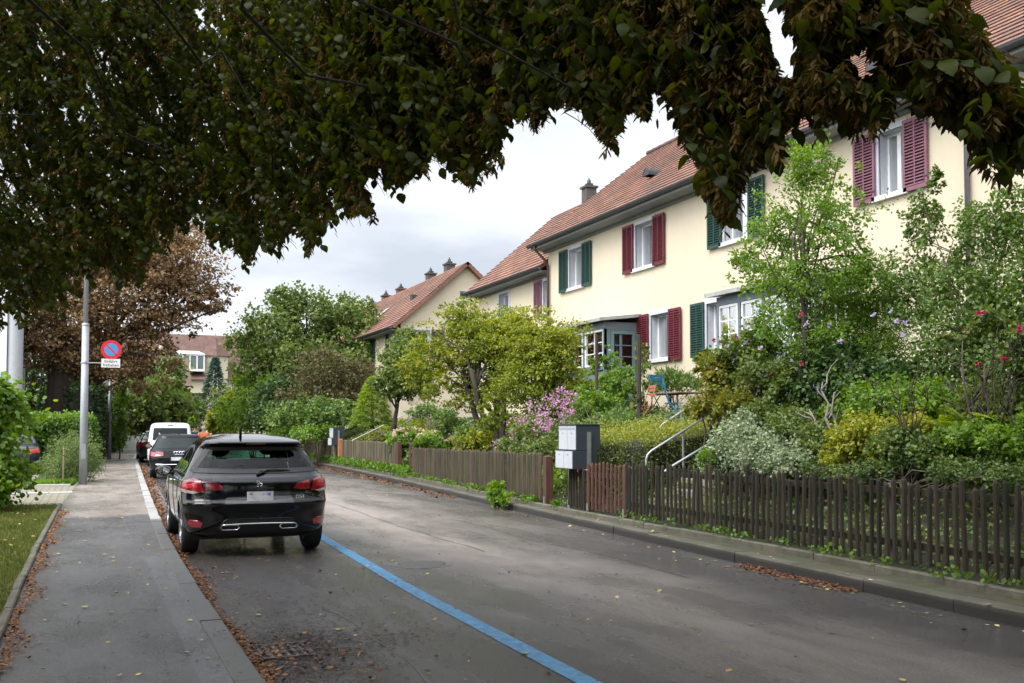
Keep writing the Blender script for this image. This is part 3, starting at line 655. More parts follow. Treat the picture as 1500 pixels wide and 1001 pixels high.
def shutter(P, u0, u1, z0, z1, m, parent, off=.05, label=None):
    mb = MB(); s = .055; a, b = -off-.04, -off
    bar(mb, P, u0, u0+s, z0, z1, a, b); bar(mb, P, u1-s, u1, z0, z1, a, b)
    bar(mb, P, u0+s, u1-s, z0, z0+.09, a, b); bar(mb, P, u0+s, u1-s, z1-.07, z1, a, b); 
    um = (u0+u1)/2
    n = 20; h = (z1-z0-.16)/n
    for i in range(n):
        zz = z0+.09+i*h
        A = [P(u0+s, zz+h*.95, a+.004), P(u1-s, zz+h*.95, a+.004)]; B = [P(u1-s, zz, b-.006), P(u0+s, zz, b-.006)]; C_ = [P(u0+s, zz+h*.95+.008, a+.006), P(u1-s, zz+h*.95+.008, a+.006)]; D = [P(u1-s, zz+.008, b-.004), P(u0+s, zz+.008, b-.004)]
        # louvre slopes down towards the outside
        A = [P(u0+s, zz, a-.010), P(u1-s, zz, a-.010)]; B = [P(u1-s, zz+h*.72, b-.004), P(u0+s, zz+h*.72, b-.004)]
        A2 = [P(u0+s, zz+.009, a-.010), P(u1-s, zz+.009, a-.010)]; B2 = [P(u1-s, zz+h*.72+.009, b-.004), P(u0+s, zz+h*.72+.009, b-.004)]
        mb.add(A+B+A2+B2, [(0, 1, 2, 3), (4, 7, 6, 5), (0, 4, 5, 1)])
    bar(mb, P, um-.016, um+.016, z0+.09, z1-.07, a-.006, a+.014)
    mb.add([P(u0+s, z0+.09, b), P(u1-s, z0+.09, b), P(u1-s, z1-.07, b), P(u0+s, z1-.07, b)], [(0, 1, 2, 3)])
    o = mb.build('shutter', m, parent)
    if label: o['label'] = label
    for zz in (z0+.2, z1-.2): hb = MB(); bar(hb, P, u0-.05, u0+.08, zz-.012, zz+.012, a-.012, a-.002); hb.build('hinge', M_GUTTER, o)
    return o
M_GLS = bpy.data.materials.new('house_glass'); M_GLS.use_nodes = True
_n = M_GLS.node_tree.nodes; _l = M_GLS.node_tree.links; _b = _n['Principled BSDF']; _o = _n['Material Output']
_g = _n.new('ShaderNodeBsdfGlossy'); _g.inputs['Roughness'].default_value = .02; _t = _n.new('ShaderNodeBsdfTransparent'); _t.inputs[0].default_value = (.55, .60, .60, 1)
_f = _n.new('ShaderNodeFresnel'); _f.inputs[0].default_value = 1.6; _m = _n.new('ShaderNodeMixShader'); _l.new(_f.outputs[0], _m.inputs[0]); _l.new(_t.outputs[0], _m.inputs[1]); _l.new(_g.outputs[0], _m.inputs[2]); _l.new(_m.outputs[0], _o.inputs['Surface']); _n.remove(_b)

def chimney(parent, x, y, z0, z1, m=None, s=.45):
    c_ = MB(); c_.box((x-s/2, y-s/2, z0), (x+s/2, y+s/2, z1-.28)).box((x-s/2-.06, y-s/2-.06, z1-.28), (x+s/2+.06, y+s/2+.06, z1-.20)); c = c_.build('chimney', m or M_CHIM, parent)
    k = MB(); k.box((x-s*.28, y-s*.28, z1-.20), (x+s*.28, y+s*.28, z1-.08)); k.lathe([(s*.2, z1-.08), (s*.16, z1+.06), (s*.05, z1+.1), (s*.05, z1+.16), (.001, z1+.18)], (x, y, 0), n=10); k.build('cowl', M_GUTTER, c)
def street_house(label, X, y0, y1, zb, ze, ridge_dx, zr, x_back, group='cream houses with red tiled roofs'):
    r_ = empty('terrace_house', (0, 0, 0), 0, label, 'house', group)
    P = lambda u, z, d: (X+d, u, z)
    return r_, P
# --- near terrace
H1, P1 = street_house('long cream rendered terrace with wine red, green and mauve shutters and a tiled roof', 14.5, 2, 30.95, 1.6, 7.85, 4.1, 11.5, 23)
X1 = 14.5; Y1a, Y1b = 1.0, 30.95
uppers = [(28.35, 29.3, M_SHG), (24.0, 24.98, M_SHR), (19.62, 20.6, M_SHG), (14.68, 15.32, M_SHP), (9.9, 10.9, M_SHP), (5.5, 6.5, M_SHR)]
holes = [(a, b, 6.24, 7.50) for a, b, _ in uppers]
lowers = [(23.2, 24.15, M_SHR), (20.3, 21.4, M_SHG), (8.6, 9.6, M_SHP)]
holes2 = [(a, b, 3.56, 4.80) for a, b, _ in lowers]
mb = MB(); wall_holes(mb, P1, Y1a, Y1b, 1.0, 8.0, holes+holes2)
mb.add([(X1, Y1b, 1), (23, Y1b, 1), (23, Y1b, 8), (18.6, Y1b, 11.4), (X1, Y1b, 8)], [(0, 1, 2, 3, 4)])
mb.add([(X1, Y1a, 1), (23, Y1a, 1), (23, Y1a, 8), (18.6, Y1a, 11.4), (X1, Y1a, 8)], [(4, 3, 2, 1, 0)])
mb.add([(23, Y1a, 1), (23, Y1b, 1), (23, Y1b, 8), (23, Y1a, 8)], [(0, 1, 2, 3)])
mb.build('wall', M_WALL, H1)
rf = roof_slope('roof', (13.95, Y1b+.35, 7.98), (13.95, Y1a-.3, 7.98), (18.6, Y1a-.3, 11.62), (18.6, Y1b+.35, 11.62), H1)
o = roof_slope('roof', (23.25, Y1b+.35, 7.98), (23.25, Y1a-.3, 7.98), (18.6, Y1a-.3, 11.62), (18.6, Y1b+.35, 11.62), H1)
mb = MB()
for i in range(int((Y1b-Y1a)/.4)+2):
    y = Y1a-.3+i*.4; mb.tube([(18.6, y, 11.64), (18.6, min(y+.42, Y1b+.35), 11.66)], .10, 8)
mb.build('ridge_tiles', M_TILE, H1)
def eaves(parent, X, ya, yb, zw, xe, ze):
    g = MB(); g.box((xe+.02, ya, ze-.20), (X-.001, yb, ze-.15)); g.box((xe+.02, ya, ze-.15), (xe+.05, yb, ze-.03)); g.box((X-.07, ya, zw-.16), (X-.001, yb, ze-.201)); g.build('soffit', M_SOFFIT, parent)
    g = MB(); n = 8; prof = [(xe-.06+.075*math.cos(a), ze-.04+.085*math.sin(a)) for a in np.linspace(math.pi, 2*math.pi, n)]
    g.grid([[(x, y, z) for x, z in prof] for y in (ya-.05, yb+.05)]); g.grid([[(x*1+.004*(1 if x > xe-.06 else -1), y, z-.004) for x, z in prof] for y in (ya-.05, yb+.05)])
    y = ya
    while y < yb: g.box((xe-.14, y, ze-.045), (xe+.03, y+.02, ze-.035)); y += .8
    g.build('gutter', M_GUTTER, parent)
eaves(H1, X1, Y1a-.2, Y1b+.3, 7.85, 13.95, 7.98)
MB().tube([(13.90, 30.8, 7.9), (13.92, 30.8, 7.75), (14.36, 30.8, 7.35), (14.42, 30.8, 7.2), (14.42, 30.8, 2)], .045, 8).build('downpipe', mat('rusty_pipe', (.09, .05, .035), .6, .3, var=.3), H1, smooth=True)
MB().tube([(13.90, 13.1, 7.9), (13.92, 13.1, 7.75), (14.36, 13.1, 7.35), (14.42, 13.1, 7.2), (14.42, 13.1, 2)], .05, 8).build('downpipe', mat('zinc_pipe', (.16, .15, .17), .5, .5, var=.2), H1, smooth=True)
for i, (a, b, m) in enumerate(uppers):
    window(P1, a, b, 6.24, 7.50, H1, mull=(i >= 3), curtain=.42 if i < 3 else 0, label='upper window with %s shutters' % ('green' if m is M_SHG else 'wine red' if m is M_SHR else 'mauve'))
    shutter(P1, b+.06, b+.66, 6.16, 7.56, m, H1); shutter(P1, a-.66, a-.06, 6.16, 7.56, m, H1)
for i, (a, b, m) in enumerate(lowers):
    window(P1, a, b, 3.56, 4.80, H1, mull=False, curtain=.42)
    shutter(P1, b+.06, b+.66, 3.46, 4.86, m, H1)
    if i != 1: shutter(P1, a-.66, a-.06, 3.46, 4.86, m, H1)
# roof outlets
for y, x, z in ((25.6, 15.5, 0), (16.5, 15.7, 0), (8.0, 15.6, 0)):
    z = 7.98+(x-13.95)*(11.62-7.98)/4.65
    k = MB(); rr_ = .17; pr = [(rr_*math.cos(a), rr_*1.3*math.sin(a)) for a in np.linspace(0, math.pi, 9)]
    k.grid([[(x+d_, y+p, z+q-(.0 if d_ < 0 else 0)) for p, q in pr] for d_ in (-.30, .35)]); k.add([(x-.29, y+p, z+q) for p, q in pr], [tuple(range(9))]); k.build('roof_vent', M_GUTTER, H1)
chimney(H1, 18.6, 22.5, 11.0, 12.3); chimney(H1, 18.6, 9.0, 11.0, 12.9)
# bay extensions
def bay(parent, ya, yb, X, Xw, zb, doorside=False, nwin=3):
    PB = lambda u, z, d: (X+d, u, z)
    ztop = 4.66; zs = 3.42
    b = MB(); b.box((X+.05, ya+.05, zb-.6), (Xw-.002, yb-.05, zs-.1)); b.box((X, ya, zs-.12), (Xw-.001, yb, zs-.02))
    b.box((X, ya, ztop-.20), (Xw-.001, yb, ztop)); body = b.build('bay_window', M_BAYF, parent)
    fr = MB(); W = (yb-ya)/nwin
    for i in range(nwin+1):
        y = ya+W*i; y = min(max(y, ya+.045), yb-.045); fr.box((X+.003, y-.045, zs-.02), (X+.09, y+.045, ztop-.2))
    for y in (ya+.045, yb-.045): fr.box((X+.5, y-.043, zs-.02), (X+.58, y+.043, ztop-.2))
    # panelling below
    for i in range(nwin):
        y = ya+W*i; fr.box((X+.02, y+.12, zb-.1), (X+.045, y+W-.12, zs-.25))
    fr.build('frame', M_BAYF, body)
    for i in range(nwin):
        y = ya+W*i; window(PB, y+.07, y+W-.07, zs, ztop-.21, body, sur=0, mull=False, curtain=0, depth=.07, sill=False, panes=(2, 3))
    PS = lambda u, z, d: (u, ya+d, z)
    if doorside:
        d = MB(); u0, u1 = X+.22, X+1.0
        for a, b_, c, e in ((u0, u0+.09, zb, 4.42), (u1-.09, u1, zb, 4.42), (u0+.09, u1-.09, 4.32, 4.42), (u0+.09, u1-.09, zb, zb+.95)): bar(d, PS, a, b_, c, e, -.03, .045)
        for zz in (3.35, 3.68, 4.0): bar(d, PS, u0+.09, u1-.09, zz-.012, zz+.012, -.012, .02)
        dd = d.build('door', mat('teal_grey_door', (.13, .20, .21), .55, var=.1), body); dd['label'] = 'teal grey glazed side door'
        g = MB(); g.add([PS(u0+.08, zb+.9, .01), PS(u1-.08, zb+.9, .01), PS(u1-.08, 4.33, .01), PS(u0+.08, 4.33, .01)], [(0, 1, 2, 3)]); g.build('pane', M_GLS, dd)
        MB().tube([(u0+.06, ya-.03, 3.1), (u0+.06, ya-.09, 3.1), (u0+.17, ya-.09, 3.1)], .011, 6).build('handle', M_GALV, dd)
        g = MB(); g.box((X+.001, ya, zb-.3), (X+.21, ya+.05, ztop-.2)); g.box((X+1.01, ya, zb-.3), (Xw-.002, ya+.05, ztop-.2)); g.box((X+.21, ya, 4.43), (X+1.01, ya+.05, ztop-.2)); g.build('side_panel', mat('teal_side_panel', (.12, .17, .175), .6, var=.12), body)
        g = MB(); g.box((X+.6, ya+.12, 3.1), (X+.95, ya+.2, 4.3)); g.build('curtain', mat('rust_curtain', (.20, .06, .035), .9, var=.4, vscale=12), body)
    else:
        window(PS, X+.1, X+.98, zs, ztop-.21, body, sur=0, mull=True, curtain=0, depth=.07, sill=False, panes=(2, 3))
    rf_ = MB(); vs = [(X-.22, ya-.18, ztop), (X-.22, yb+.18, ztop), (Xw-.002, yb+.18, ztop+.16), (Xw-.002, ya-.18, ztop+.16)]
    rf_.add([(a, b_, c) for a, b_, c in vs]+[(a, b_, c+.09) for a, b_, c in vs], [(3, 2, 1, 0), (4, 5, 6, 7), (0, 1, 5, 4), (1, 2, 6, 5), (2, 3, 7, 6), (3, 0, 4, 7)]); rf_.build('bay_roof', M_BAYROOF, body)
    return body
bay(H1, 24.86, 28.7, 13.38, X1, 2.1, True); bay(H1, 15.95, 19.42, 13.42, X1, 2.1, False, 4)
MB().tube([(13.3, 26.55, 4.7), (13.3, 26.55, 2.1)], .035, 6).build('downpipe', M_TRIM, H1)

# --- second terrace, slightly lower
H2, P2 = street_house('lower cream terrace with a mauve shuttered window between the long terrace and gabled house', 14.9, 31.1, 38.6, 1.6, 7.3, 4.1, 10.9, 23)
mb = MB(); wall_holes(mb, P2, 31.4, 38.6, 1.0, 7.4, [(31.45, 32.2, 5.8, 6.9), (35.4, 36.4, 5.8, 6.95), (35.4, 36.4, 3.1, 4.3)])
mb.add([(14.9, 38.6, 1), (23, 38.6, 1), (23, 38.6, 7.4), (18.6, 38.6, 10.8), (14.9, 38.6, 7.4)], [(0, 1, 2, 3, 4)]); mb.add([(14.9, 31.4, 1), (23, 31.4, 1), (23, 31.4, 7.4), (18.6, 31.4, 10.8), (14.9, 31.4, 7.4)], [(4, 3, 2, 1, 0)])
mb.build('wall', M_WALL, H2)
roof_slope('roof', (14.4, 39.0, 7.32), (14.4, 31.32, 7.32), (18.6, 31.32, 10.95), (18.6, 39.0, 10.95), H2); roof_slope('roof', (23.2, 39.0, 7.32), (23.2, 31.32, 7.32), (18.6, 31.32, 10.95), (18.6, 39.0, 10.95), H2)
eaves(H2, 14.9, 31.4, 38.95, 7.2, 14.4, 7.32)
window(P2, 31.45, 32.2, 5.8, 6.9, H2, curtain=0); shutter(P2, 32.28, 32.9, 5.72, 6.98, M_SHP, H2)
window(P2, 35.4, 36.4, 5.8, 6.95, H2); window(P2, 35.4, 36.4, 3.1, 4.3, H2)
chimney(H2, 18.5, 35.6, 10.3, 11.65); MB().tube([(14.35, 38.8, 7.3), (14.8, 38.75, 6.8), (14.82, 38.72, 2)], .045, 6).build('downpipe', M_GUTTER, H2)
mb = MB(); mb.box((14.95, 32.2, 9.0-1.25), (15.0, 32.6, 9.0-1.1)); 
# --- third house, gable towards us
H3, _ = street_house('cream gabled house with a row of chimneys along its red roof, behind the trees', 14.5, 48.6, 86, 1.6, 7, 0, 10, 22)
PG = lambda u, z, d: (u, 48.6+d, z); P3 = lambda u, z, d: (14.49+d, u, z)
mb = MB(); gh = [(14.85, 16.05, 5.5, 6.72), (17.68, 18.12, 8.42, 8.85), (19.2, 20.2, 5.5, 6.72), (14.9, 15.9, 2.9, 4.1)]
wall_holes(mb, PG, 14.49, 21.5, .8, 7.15, [g for g in gh if g[3] < 7.1])
def tri(z): return (14.49+(z-7.15)*3.5/3.05, 21.5-(z-7.15)*3.5/3.05)
zs_ = [7.15, 8.42, 8.85, 10.2]
for za, zb_ in zip(zs_[:-1], zs_[1:]):
    (a, b), (c, d_) = tri(za), tri(zb_)
    if za == 8.42: mb.add([PG(a, za, 0), PG(17.68, za, 0), PG(17.68, zb_, 0), PG(c, zb_, 0)], [(0, 1, 2, 3)]); mb.add([PG(18.12, za, 0), PG(b, za, 0), PG(d_, zb_, 0), PG(18.12, zb_, 0)], [(0, 1, 2, 3)])
    else: mb.add([PG(a, za, 0), PG(b, za, 0), PG(d_, zb_, 0), PG(c, zb_, 0)], [(0, 1, 2, 3)])
mb.add([PG(17.6, 8.3, .3), PG(18.2, 8.3, .3), PG(18.2, 9, .3), PG(17.6, 9, .3)], [(0, 1, 2, 3)])
h3 = [(49.6, 50.5, 5.5, 6.75), (54, 55, 5.5, 6.75), (58, 59, 5.5, 6.75), (62, 63, 5.5, 6.75), (66, 67, 5.5, 6.75)]
wall_holes(mb, P3, 48.6, 86, .8, 7.15, h3); mb.add([(21.5, 48.6, .8), (21.5, 86, .8), (21.5, 86, 7.15), (21.5, 48.6, 7.15)], [(0, 1, 2, 3)])
mb.build('wall', M_WALL, H3)
M_TILE3 = M_TILE
roof_slope('roof', (13.95, 86.3, 6.85), (13.95, 48.25, 6.85), (18.0, 48.25, 10.36), (18.0, 86.3, 10.36), H3, thick=.16); roof_slope('roof', (22.05, 86.3, 6.85), (22.05, 48.25, 6.85), (18.0, 48.25, 10.36), (18.0, 86.3, 10.36), H3, thick=.16)
eaves(H3, 14.49, 48.4, 86, 6.95, 13.95, 6.85)
window(PG, 14.85, 16.05, 5.5, 6.72, H3, sur=.08); shutter(PG, 16.12, 16.8, 5.45, 6.78, mat('brown_shutter', (.06, .045, .05), .6), H3); window(PG, 17.68, 18.12, 8.42, 8.85, H3, sur=.05, mull=False, curtain=0)
for i, (a, b, c, d_) in enumerate(h3):
    window(P3, a, b, c, d_, H3); shutter(P3, b+.06, b+.62, c-.06, d_+.06, M_SHG, H3); shutter(P3, a-.62, a-.06, c-.06, d_+.06, M_SHG, H3)
for y, h in ((52.3, 11.1), (55.6, 11.05), (61.7, 10.95), (65.2, 10.95), (68.8, 10.9)): chimney(H3, 18.4, y, 9.9, h, M_CHIM if y < 60 else M_CHIMR, .5)
k = MB(); k.box((16.0, 51.5, 8.55), (16.5, 51.9, 8.95)); k.build('roof_vent', M_GUTTER, H3)
g = MB(); 
for y in (56.2, 60.5): g.add([(15.3, y, 8.1), (15.3, y+.8, 8.1), (16.1, y+.8, 8.8), (16.1, y, 8.8)], [(0, 1, 2, 3)])
g.build('skylight', mat('skylight', (.35, .38, .4), .2), H3)

# --- far house at the end of the street
YB = 95.
HB = empty('villa', (9, YB, 0), 0, 'distant villa with a brown tiled roof, white glazed conservatory and a small corner turret', 'house')
M_TILEB = mat('old_brown_tiles', (.125, .072, .058), .9, var=.35, vscale=1.6, bump=.5, bscale=8, dirt=((.12, .09, .075), .6), dscale=.8)
M_WB = mat('pale_yellow_render', (.74, .68, .48), .9, var=.06, vscale=1)
PB_ = lambda u, z, d: (u-9, d, z)
mb = MB(); wall_holes(mb, PB_, -2, 24, -.1, 6.2, [(8.3, 9.2, 5.15, 6.15)] + [(a, a+1, 2.2, 3.8) for a in (3.0, 5.2, 7.4, 9.6)])
mb.add([PB_(-2, 0, 8), PB_(24, 0, 8), PB_(24, 6.2, 8), PB_(-2, 6.2, 8)], [(0, 1, 2, 3)]); mb.build('wall', M_WB, HB)
mb = MB(); mb.add([(-11.6, -.5, 6.3), (15.5, -.5, 6.3), (13.5, 4, 10.75), (-9, 4, 10.75), (-11.6, 8.5, 6.3), (15.5, 8.5, 6.3)], [(0, 1, 2, 3), (3, 2, 5, 4), (0, 3, 4), (1, 5, 2), (0, 4, 5, 1)]); mb.build('roof', M_TILEB, HB)
window(PB_, 8.3, 9.2, 5.15, 6.15, HB, sur=.1, curtain=0)
for a in (3.0, 5.2, 7.4, 9.6): window(PB_, a, a+1, 2.2, 3.8, HB, sur=.1, curtain=0)
# conservatory box
c_ = MB(); c_.box((7.0-9, -1.6, 6.95), (9.55-9, 2.5, 7.15)); c_.box((7.0-9, -1.6, 8.35), (9.55-9, 2.5, 8.48))
for i in range(5): x = 7.0-9+.06+i*(2.43/4); c_.box((x-.06, -1.6, 7.15), (x+.06, -1.5, 8.35))
for i in range(4): c_.box((7.0-9, -1.6+i*1.1, 7.15), (7.1-9, -1.5+i*1.1, 8.35))
c_.add([(-2.1, -1.7, 8.48), (.62, -1.7, 8.48), (.3, 1.5, 9.0), (-1.7, 1.5, 9.0)], [(0, 1, 2, 3)]); cv = c_.build('conservatory', M_WHITE, HB)
MB().box((7.05-9, -1.55, 7.15), (9.5-9, 1, 8.35)).build('pane', mat('far_glass', (.12, .15, .14), .08, spec=.8), cv)
c_ = MB(); c_.box((-2.0, -1.5, 5.0), (.5, 0, 6.3)); c_.build('oriel', M_WB, HB); MB().add([(-2.5, -2, 6.2), (.7, -2, 6.2), (.6, -.3, 6.94), (-2.4, -.3, 6.94)], [(0, 1, 2, 3)]).build('lean_roof', M_TILEB, HB)
# turret
n = 6; cx, cy, rr_ = 10.65-9, .3, 1.25
ring = [(cx+rr_*math.cos(a), cy+rr_*math.sin(a)) for a in np.linspace(0, 2*math.pi, n+1)[:-1]+.52]
mb = MB(); mb.add([(x, y, 0) for x, y in ring]+[(x, y, 8.5) for x, y in ring], [(i, (i+1) % n, (i+1) % n+n, i+n) for i in range(n)]); tt = mb.build('turret', M_WB, HB)
mb = MB(); mb.add([(cx+(x-cx)*1.2, cy+(y-cy)*1.2, 8.45) for x, y in ring]+[(cx, cy, 10.3)], [(i, (i+1) % n, n) for i in range(n)]+[tuple(range(n))]); mb.build('turret_roof', M_TILEB, tt); MB().tube([(cx, cy, 10.2), (cx, cy, 10.6)], .05, 6).build('finial', M_GALV, tt)
MB().box((5.75-9, .0, 9.0), (6.0-9, .3, 9.3)).build('skylight', mat('bright_skylight', (.8, .82, .85), .3), HB)
# pale low house to the left of it, seen between the trees
HW = empty('white_house', (2.5, 82, 0), 0, 'small white house glimpsed between the far trees beyond the parked cars', 'house')
PW = lambda u, z, d: (u, d, z)
mb = MB(); wall_holes(mb, PW, -4.5, 4.5, -.1, 5.2, [(a, a+1, 2.6, 3.9) for a in (-3.6, -1.7, .3, 2.3)]); mb.box((-4.5, .3, -.1), (4.5, 7, 5.2)); mb.build('wall', mat('white_render', (.72, .73, .72), .85, var=.08), HW)
for a in (-3.6, -1.7, .3, 2.3): window(PW, a, a+1, 2.6, 3.9, HW, curtain=0)
MB().add([(-4.9, -.5, 5.1), (4.9, -.5, 5.1), (4.9, 7.5, 5.1), (-4.9, 7.5, 5.1), (-4.9, 3.5, 7.6), (4.9, 3.5, 7.6)], [(0, 1, 5, 4), (2, 3, 4, 5), (0, 4, 3), (1, 2, 5), (0, 3, 2, 1)]).build('roof', M_TILEB, HW)
# white building with rounded corner behind the left bush
WB_ = empty('white_building', (-2.82, 45, 0), 0, 'white building with a rounded grey corner and tall blue window strip behind the bush', 'building')
mb = MB(); mb.box((-9, .35, 0), (-.02, 8, 9)); mb.box((-9, .0, 0), (-.28, .36, 9)); mb.build('wall', mat('white_wall_paint', (.72, .74, .77), .8, var=.05), WB_)
MB().lathe([(.31, 0), (.31, 1.6), (.31, 9.0)], (.0, .28, 0), n=32).build('corner_column', mat('light_grey_column', (.40, .42, .44), .6, var=.06), WB_, smooth=True)
wf = MB().box((-.47, -.06, 1.2), (-.31, -.002, 3.95)).build('window', mat('blue_window_strip', (.05, .20, .36), .4), WB_); MB().box((-.42, -.07, 1.3), (-.36, -.062, 3.85)).build('pane', mat('blue_pane', (.10, .32, .48), .1), wf)

# ------------------------------------------------------------------ cars (outline rings stacked by height, smooth)
M_GLC = bpy.data.materials.new('car_glass'); M_GLC.use_nodes = True
_n = M_GLC.node_tree.nodes; _l = M_GLC.node_tree.links; _o = _n['Material Output']; _n.remove(_n['Principled BSDF'])
_g = _n.new('ShaderNodeBsdfGlossy'); _g.inputs['Roughness'].default_value = .01; _t = _n.new('ShaderNodeBsdfTransparent'); _t.inputs[0].default_value = (.36, .60, .52, 1)
_f = _n.new('ShaderNodeFresnel'); _f.inputs[0].default_value = 1.33; _m = _n.new('ShaderNodeMixShader'); _l.new(_f.outputs[0], _m.inputs[0]); _l.new(_t.outputs[0], _m.inputs[1]); _l.new(_g.outputs[0], _m.inputs[2]); _l.new(_m.outputs[0], _o.inputs['Surface'])
M_GLD = mat('dark_car_glass', (.008, .014, .013), .04, spec=.28)
M_TYRE = mat('tyre_rubber', (.014, .014, .014), .8, bump=.3, bscale=60)
M_RIM = mat('alloy_rim', (.30, .31, .32), .35, .8)
M_BLKP = mat('black_plastic', (.012, .012, .013), .5)
M_CHR = mat('chrome_trim', (.75, .76, .78), .12, 1.)
M_RED = mat('red_tail_lens', (.27, .006, .014), .12, spec=.6, coat=1, var=.25, vscale=14)
M_RED2 = mat('dark_red_tail_lens', (.16, .006, .012), .12, spec=.6, coat=1)
M_INT = mat('dark_car_interior', (.009, .009, .010), .8)
M_PLATE = mat('white_number_plate', (.72, .73, .75), .4, dirt=((.34, .36, .40), .8), dscale=16)
def pchip(ts, vals, t):
    # smooth monotone-ish interpolation (Catmull-Rom with clamped tangents)
    ts = np.asarray(ts, float); v = np.asarray(vals, float); d = np.diff(v, axis=0)/np.diff(ts)[:, None]
    m = np.zeros_like(v); m[1:-1] = np.where(d[:-1]*d[1:] > 0, 2*d[:-1]*d[1:]/(d[:-1]+d[1:]+1e-12), 0); m[0] = d[0]; m[-1] = d[-1]
    t = np.clip(np.asarray(t, float), ts[0], ts[-1]); i = np.clip(np.searchsorted(ts, t, side='right')-1, 0, len(ts)-2); h = (ts[i+1]-ts[i])[:, None]; u = ((t-ts[i])[:, None])/h
    return (2*u**3-3*u**2+1)*v[i]+(u**3-2*u**2+u)*h*m[i]+(-2*u**3+3*u**2)*v[i+1]+(u**3-u**2)*h*m[i+1]
class Car:
    """rows: (z, rear y, front y, half width, rear corner depth, front corner depth, exponent)"""
    def __init__(s, rows, n_rear=18, n_side=64, n_front=12):
        s.rows = np.array(rows, float); s.nr, s.ns, s.nf = n_rear, n_side, n_front
        s.ts = np.concatenate([[0], np.cumsum(np.maximum(.02, np.sqrt(np.diff(s.rows[:, 0])**2+.25*np.diff(s.rows[:, 1])**2+.15*np.diff(s.rows[:, 2])**2+np.diff(s.rows[:, 3])**2)))])
    def par(s, t): return pchip(s.ts, s.rows, np.atleast_1d(t))
    def outline(s, p):
        z, yr, yf, hw, a, b, n = p; pts = []
        a = min(a, (yf-yr)*.45); b = min(b, (yf-yr)*.45)
        for k in range(s.nr): q = (k/s.nr)*math.pi/2; pts.append((hw*math.sin(q)**(2/n), yr+a*(1-math.cos(q)**(2/n))))
        for k in range(s.ns): pts.append((hw, yr+a+(yf-b-yr-a)*k/s.ns))
        for k in range(s.nf+1): q = (1-k/s.nf)*math.pi/2; pts.append((hw*max(0, math.sin(q))**(2/n), yf-b*(1-max(0, math.cos(q))**(2/n))))
        return np.array(pts), z
    def t_of_z(s, z, hi=None):
        if not hasattr(s, '_tt'): s._tt = np.linspace(0, s.ts[-1], 2000); s._pz = np.maximum.accumulate(s.par(s._tt)[:, 0]); s._c = {}
        return float(np.interp(z, s._pz+np.arange(2000)*1e-9, s._tt))
    def ring_z(s, z):
        t_ = s.t_of_z(z); k = round(z, 5)
        if k not in s._c: s._c[k] = s.outline(s.par(t_)[0])[0]
        return s._c[k]
    def rear(s, u, z):
        """u = arc length from the rear centre along the outline (signed), z height -> point"""
        o = s.ring_z(z); L_ = np.concatenate([[0], np.cumsum(np.linalg.norm(np.diff(o, axis=0), axis=1))]); au = abs(u)
        x = np.interp(au, L_, o[:, 0]); y = np.interp(au, L_, o[:, 1]); return np.array((math.copysign(x, u) if u else 0., y, z))
    def rearx(s, x, z):
        o = s.ring_z(z)[:s.nr+1]; y = np.interp(abs(x), o[:, 0], o[:, 1]); return np.array((x, y, z))
    def side(s, y, z, sg=-1):
        o = s.ring_z(z); i = s.nr; k = np.argsort(o[:, 1]); x = np.interp(y, o[k, 1], o[k, 0]); return np.array((sg*x, y, z))
def inset_poly(poly, w):
    P = [Vector(p) for p in poly]; n = len(P); area = sum(P[i].x*P[(i+1) % n].y-P[(i+1) % n].x*P[i].y for i in range(n)); sg = 1 if area > 0 else -1; out = []
    for i in range(n):
        a, b, c = P[i-1], P[i], P[(i+1) % n]; d1 = (b-a).normalized(); d2 = (c-b).normalized(); n1 = Vector((-d1.y, d1.x))*sg; n2 = Vector((-d2.y, d2.x))*sg
        k = 1+n1.dot(n2); out.append(tuple(b+(n1+n2)*(w/max(k, .35))))
    return out
def inside(poly, x, y):
    c = False; n = len(poly)
    for i in range(n):
        (x1, y1), (x2, y2) = poly[i-1], poly[i]
        if (y1 > y) != (y2 > y) and x < (x2-x1)*(y-y1)/(y2-y1)+x1: c = not c
    return c
def patch(mb, f, poly, off, nu=10, nz=8, rnd=0):
    """tessellated surface patch for a polygon that is convex in u at every z"""
    zs = [p[1] for p in poly]; z0, z1 = min(zs), max(zs); rows = []
    cuts = sorted(set([z0, z1]+[p[1] for p in poly]+[z0+(z1-z0)*i/nz for i in range(nz+1)])); cuts = [c for i, c in enumerate(cuts) if i == 0 or c-cuts[i-1] > 1e-4]
    for z in cuts:
        zz = min(max(z, z0+1e-5), z1-1e-5); xs = []
        for i in range(len(poly)):
            (xa, za), (xb, zb) = poly[i-1], poly[i]
            if (za-zz)*(zb-zz) <= 0 and abs(za-zb) > 1e-9: xs.append(xa+(xb-xa)*(zz-za)/(zb-za))
        ua, ub = min(xs), max(xs); row = []
        for j in range(nu+1):
            u = ua+(ub-ua)*j/nu; e = .006; p = f(u, zz); du = f(u+e, zz)-f(u-e, zz); dz = f(u, zz+e)-f(u, zz-e); nn = np.cross(du, dz); nn = nn/(np.linalg.norm(nn)+1e-12)
            cen = np.array((0, 2.1, .8)); nn = nn if np.dot(nn, p-cen) > 0 else -nn
            row.append(tuple(p+nn*off))
        rows.append(row)
    mb.grid(rows); return mb
